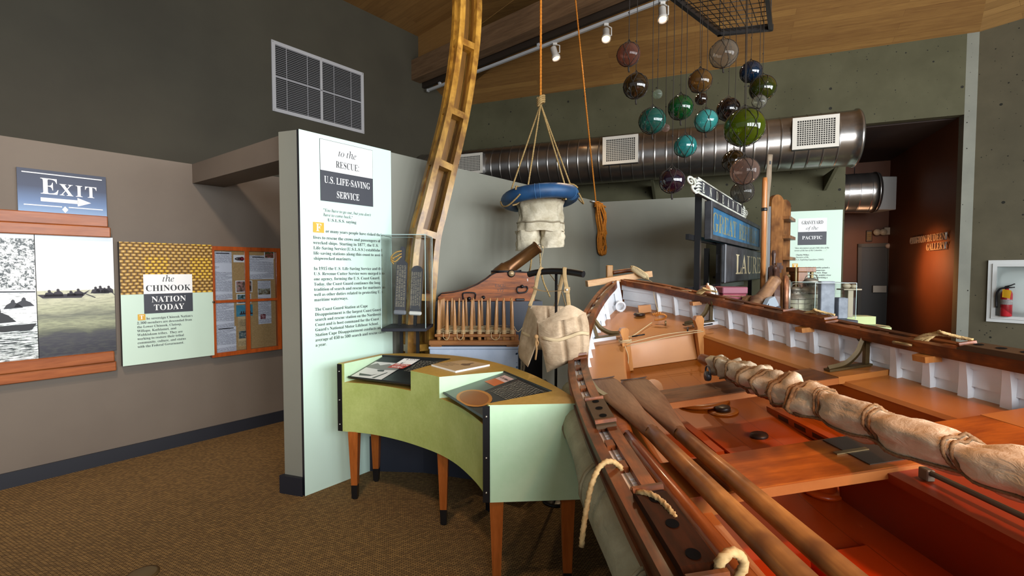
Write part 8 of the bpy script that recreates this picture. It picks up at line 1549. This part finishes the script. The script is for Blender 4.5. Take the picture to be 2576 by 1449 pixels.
O('angle_frame',b,m_blk,gt)
b=MB()
for i in range(1,26): f=i/26; b.tube([A.lerp(Dq,f),Bq.lerp(Cq,f)],.004,n=5)
for i in range(1,9): f=i/9; b.tube([A.lerp(Bq,f),Dq.lerp(Cq,f)],.004,n=5)
O('wire_mesh',b,m_blk,gt)
b=MB()
for p in (A,Bq,Cq,Dq): b.tube([p,V((p.x,p.y,max(ZG+.3,zc(p))))],.005,n=5)
O('hanger_wire',b,m_blk,gt)
def glass(name,c,tr,alpha=.5):
    t=NT('float_'+name); tp=t.n('ShaderNodeBsdfTransparent'); tp.inputs[0].default_value=lin(tr); df=t.n('ShaderNodeBsdfPrincipled'); df.inputs['Base Color'].default_value=lin(c); df.inputs['Roughness'].default_value=.04; df.inputs['Coat Weight'].default_value=1.0; df.inputs['Coat Roughness'].default_value=.02; df.inputs['Specular IOR Level'].default_value=.8
    lw_=t.n('ShaderNodeLayerWeight',i_Blend=.35); fac=t.math('ADD',t.math('MULTIPLY',lw_.outputs['Facing'],.45),alpha*.8 if alpha>.4 else alpha*.4); fac=t.math('MINIMUM',fac,1.0); mx=t.n('ShaderNodeMixShader'); t.l(fac,mx.inputs[0]); t.l(tp.outputs[0],mx.inputs[1]); t.l(df.outputs[0],mx.inputs[2]); t.l(mx.outputs[0],t.out.inputs[0]); return t.mat
m_net=mat('net_cord','231c16',.8); m_strg=mat('float_string','241d17',.8)
FLO=[  # zoom px x, y, radius, depth, colour, transparency, alpha, net, label
 (227,383,80,3.70,'8c5f52','c9a598',.34,1,'pinkish brown netted glass float, upper left of the cluster'),
 (278,605,86,3.80,'2a1d0c','5a4420',.7,1,'dark olive brown netted float below the pinkish brown one'),
 (429,660,33,4.15,'a5b0a0','d8e0d4',.25,0,'tiny clear glass float above the teal one on the left'),
 (393,847,92,3.85,'1d5a50','4f9c8c',.55,1,'deep teal netted float with the small pink one at its right edge'),
 (487,897,28,4.25,'b59a90','e0d0c8',.25,0,'tiny pinkish clear float half behind the deep teal one'),
 (591,755,86,4.05,'0c4a22','2a8a4a',.6,1,'emerald green netted float in the middle of the cluster'),
 (727,570,80,4.10,'6a4c26','b08a50',.45,1,'amber netted float above the little dark brown one'),
 (735,695,42,4.40,'241610','4a3424',.75,0,'little dark brown float under the amber one'),
 (768,848,80,4.20,'3f9a96','7accc6',.7,1,'pale turquoise netted float'),
 (623,1025,78,3.95,'1f7a78','56b0a8',.7,1,'sea-green netted float hanging lowest of the blue-greens'),
 (530,1268,88,3.50,'1c0c1e','3c2040',.75,1,'dark purple netted float at the scrolled end of the ENDEAVOR board'),
 (890,378,95,4.30,'8f887c','d8d4cc',.28,1,'large clear grey netted float, top of the cluster under the grid'),
 (925,768,80,4.60,'140a0c','30181c',.8,1,'near-black netted float half behind the big yellow-green one'),
 (1083,505,72,4.70,'0c2238','20507a',.75,1,'deep blue netted float, the only blue one'),
 (1165,620,87,4.55,'2a3208','5a6a1c',.68,1,'dark olive green netted float beneath the deep blue one'),
 (1143,713,46,4.35,'a8a89c','dcdcd2',.25,1,'small clear float under the dark olive green one'),
 (1037,893,134,4.10,'4a5a08','96a824',.5,1,'biggest float, bright yellow-green with a net'),
 (963,1130,76,4.45,'2a1c08','5a4818',.65,1,'dark brown netted float half behind the pale pink one'),
 (1040,1200,96,3.95,'a08478','e0ccc0',.26,1,'pale pink clear netted float near the bottom of the cluster'),
 (1025,1345,77,4.35,'6a6660','b8b4ac',.34,1,'smoky grey netted float, lowest on its string at the right')]
for zx,zy,zr,Y,c,tr,al,net,lab in FLO:
    px,py=1500+zx/2.786,zy/2.786; C_=aty(px,py,Y); r=zr/2.786/F*C_.y*.985
    th=thing('glass_float',lab,'glass float',C_,group='glass floats hanging under the wire grid')
    b=MB(); b.ball((0,0,0),r,40,24,(1,1,.97 if zr<130 else .94)); O('glass_ball',b,glass('%d_%d'%(zx,zy),c,tr,al),th,local=True)
    b=MB(); b.tube([(0,0,r*.97),(.006*math.sin(zx),0,r+.5*(ZG-C_.z-r)),(0,0,ZG-C_.z)],.0028,n=5); b.ball((0,0,r+.16+.1*math.sin(zx)),.007,6,5); O('hanging_string',b,m_strg,th,local=True)
    if net:
        b=MB(); K=5 if zr>60 else 4; ro=r*1.012; ph=zx*.37; cr=max(.0022,r*.017)
        for sgn in (-1,1):
            for k in range(K):
                P=[]
                for i in range(25):
                    th_=.12+(PI-.24)*i/24; a=ph+2*PI*k/K+sgn*(PI/K)*1.0*(i/24)*2.0+.015*math.sin(i*1.7+k)
                    P.append((ro*math.sin(th_)*math.cos(a),ro*math.sin(th_)*math.sin(a),ro*.975*math.cos(th_)))
                b.tube(P,cr,n=5)
        for lat in (.12,PI-.12):
            b.tube([(ro*math.sin(lat)*math.cos(q*PI/6),ro*math.sin(lat)*math.sin(q*PI/6),ro*.975*math.cos(lat)) for q in range(12)],cr,n=5,closed=True)
        for k in range(K):
            for i in (6,12,18):
                th_=.12+(PI-.24)*i/24
                for sgn in (-1,1): a=ph+2*PI*k/K+sgn*(PI/K)*2*(i/24); b.ball((ro*math.sin(th_)*math.cos(a),ro*math.sin(th_)*math.sin(a),ro*.975*math.cos(th_)),cr*2.2,6,4)
        b.tube([(0,0,-r*.95),(0,0,-r-.02),(.004,0,-r-.045)],[cr*2,cr*3.2,cr*3.4],n=8); b.tube([(0,0,r*.93),(0,0,r+.012)],[cr*2.5,cr*1.8],n=8)
        for q in range(4): b.tube([(ro*.55*math.cos(q*PI/2+ph),ro*.55*math.sin(q*PI/2+ph),ro*.84),(ro*.2*math.cos(q*PI/2+ph),ro*.2*math.sin(q*PI/2+ph),ro*1.02),(0,0,r+.03)],cr,n=5)
        O('net',b,m_net,th,local=True)
# ---------------------------------------------------------------- fire extinguisher cabinet on the right wall
CMx=frame(C1,RDr)
def rw(px,py): p=onpl(px,py,C1,RN); q=CMx.inverted()@p; return q.x,q.z
xa=rw(2485,730)[0]; z1_=rw(2488,655)[1]; z0_=rw(2483,808)[1]; W=.92; Hh_=z1_-z0_
fc=thing('extinguisher_cabinet','white wall cabinet with a clear front around the fire extinguisher','cabinet',M=CMx@Mx.Translation((xa,0,z0_))); m_cab=mat('cabinet_white','cdd0cf',.35)
b=MB(); f=.045; 
for q in ((0,f,0,Hh_),(W-f,W,0,Hh_),(f,W-f,0,f),(f,W-f,Hh_-f,Hh_)): b.box(q[0],q[1],-.03,.0,q[2],q[3])
O('outer_frame',b,m_cab,fc,local=True)
b=MB(); f2=.085
for q in ((f,f2,f,Hh_-f),(W-f2,W-f,f,Hh_-f),(f2,W-f2,f,f2),(f2,W-f2,Hh_-f2,Hh_-f)): b.box(q[0],q[1],-.045,.0,q[2],q[3])
O('door_frame',b,m_cab,fc,local=True)
b=MB(); b.add([(f2,-.002,f2),(W-f2,-.002,f2),(W-f2,-.002,Hh_-f2),(f2,-.002,Hh_-f2)],[(0,1,2,3)]); O('back_panel',b,mat('cabinet_back','b5bfbe',.4),fc,local=True)
b=MB(); w_=W-2*f2; 
b.grid(lambda u,v:(f2+w_*u,-.04-.16*(1-abs(2*u-1)**4)*(1-abs(2*v-1)**5),f2+(Hh_-2*f2)*v),24,20,flip=False); O('clear_bubble',b,m_acr,fc,local=True)
ex_=thing('fire_extinguisher','red fire extinguisher with a yellow tag inside the white cabinet','fire extinguisher',M=CMx@Mx.Translation((rw(2535,760)[0],-.075,z0_+f2)))
b=MB(); b.lathe([(.0,0),(.052,0),(.056,.01),(.056,.29),(.045,.325),(.02,.34),(.018,.36),(0,.36)],24); O('cylinder',b,mat('extinguisher_red','a8202a',.3),ex_,local=True)
b=MB(); b.lathe([(.057,.155),(.057,.22)],24,caps=False); O('label_band',b,print_mat('silver_label','b8b4b4','4a3a3a',60),ex_,local=True)
b=MB(); b.cbox(-.02,.02,-.02,.02,.36,.39,.004); b.tube([(-.02,0,.385),(.03,-.0,.40),(.07,-.0,.425)],.008,n=6); b.tube([(-.02,0,.375),(.03,0,.375),(.07,0,.38)],.008,n=6); O('valve_handle',b,m_iron,ex_,local=True)
b=MB(); b.tube(cat([(-.02,0,.37),(-.06,-.01,.355),(-.088,-.01,.30),(-.092,-.0,.2),(-.088,0,.11)],6),.011,n=8); O('hose',b,m_iron,ex_,local=True)
b=MB(); b.add([(-.03,-.062,.25),(.04,-.062,.235),(.05,-.06,.34),(-.03,-.06,.355)],[(0,1,2,3)]); O('yellow_tag',b,mat('tag_yellow','e0a810',.5),ex_,local=True)
# ---------------------------------------------------------------- floor disc at the lower edge
p=atz(358,1446,0); b=MB(); b.lathe([(.0,.0),(.075,.0),(.075,.004),(.06,.007),(.0,.007)],28); o=solo('floor_outlet',b,mat('outlet_brass','6f5a3a',.4,.6),'round brass floor outlet cover in the carpet near the camera','outlet'); o.location=(p.x,p.y,0)
# ---------------------------------------------------------------- light
wd=bpy.data.worlds.new('world'); SC.world=wd; wd.use_nodes=True; bg=wd.node_tree.nodes['Background']; bg.inputs[0].default_value=(.86,.93,1.0,1); bg.inputs[1].default_value=.25
def area(name,loc,tgt,sx,sy,power,color,spread=PI):
    l=bpy.data.lights.new(name,'AREA'); l.shape='RECTANGLE'; l.size=sx; l.size_y=sy; l.energy=power; l.color=color; l.spread=spread
    o=bpy.data.objects.new(name,l); COL.objects.link(o); o.location=loc; o.rotation_euler=(V(tgt)-V(loc)).to_track_quat('-Z','Y').to_euler(); return o
for i in range(4):   # tall windows in the wall behind and to the right of the viewer
    area('window_light',(1.2+1.6*i,-3.4+.5*i,2.5),(-.2+.9*i,4,1.6),1.25,2.6,132,(.93,.97,1.0))
for i in range(2): area('window_light',(7.2,-.6+1.9*i,2.6),(1,3.4,1.2),1.5,2.6,106,(.93,.97,1.0))
def spot(name,loc,d,power,color,ang,blend=.6,r=.05):
    l=bpy.data.lights.new(name,'SPOT'); l.energy=power; l.color=color; l.spot_size=R(ang); l.spot_blend=blend; l.shadow_soft_size=r
    o=bpy.data.objects.new(name,l); COL.objects.link(o); o.location=loc; o.rotation_euler=V(d).to_track_quat('-Z','Y').to_euler(); return o
for k,d in SPOTS: spot('track_lamp',k,d,110,(1,.72,.42),70)
tg=onpl(2350,680,G0,GN); sl_=tg+GN*.9+V((0,0,.5))+GD*.05; spot('gallery_spot',sl_,tg-sl_,95,(1,.36,.09),84,1.0,.15)
l=bpy.data.lights.new('gallery_fill','POINT'); l.energy=6; l.color=(1,.55,.3); l.shadow_soft_size=.2; o=bpy.data.objects.new('gallery_fill',l); COL.objects.link(o); o.location=OL.lerp(OR,.55)+GD*1.2+V((0,0,1.7))  # added fill light without a fixture, lifts the dark passage
t2=onpl(2150,640,G1,GD); s2=t2-GD*1.5+V((0,0,.6)); spot('gallery_spot',s2,t2-s2,25,(1,.5,.2),50,1.0,.1)  # second spot is added, only to brighten the passage end wall
spot('wall_wash',(-1.6,1.2,4.9),V((-3.4,3.8,2.1))-V((-1.6,1.2,4.9)),260,(1,.78,.6),70,.9,.2)
spot('floor_wash',(-1.0,.4,4.8),V((-2.0,2.0,0))-V((-1.0,.4,4.8)),230,(1,.66,.38),64,.8,.2)
spot('boat_lamp',(1.9,.3,4.3),Bt(1.2,.1,.8)-V((1.9,.3,4.3)),270,(1,.38,.12),46,.8,.12)
spot('roof_fill',(3.2,2.2,2.9),V((3.4,4.6,5.6))-V((3.2,2.2,2.9)),95,(1,.8,.55),120,.9,.3)  # added fill without a fixture, brightens the right-hand ceiling
spot('roof_fill',(-.6,2.6,3.0),V((-.9,6.6,5.9))-V((-.6,2.6,3.0)),70,(1,.8,.55),90,.9,.3)  # second added fill, brightens the left ceiling
spot('far_wash',(3.0,3.0,4.3),V((3.6,5.9,1.3))-V((3.0,3.0,4.3)),70,(1,.9,.8),60,.9,.2)
SC.view_settings.view_transform='Standard'; SC.view_settings.look='None'; SC.view_settings.exposure=0.55
SC.cycles.use_denoising=True; SC.cycles.use_adaptive_sampling=True; SC.cycles.adaptive_threshold=.04; SC.cycles.max_bounces=7; SC.cycles.transparent_max_bounces=24; SC.cycles.diffuse_bounces=3; SC.cycles.glossy_bounces=3; SC.cycles.caustics_reflective=False; SC.cycles.caustics_refractive=False; SC.cycles.sample_clamp_indirect=4.0
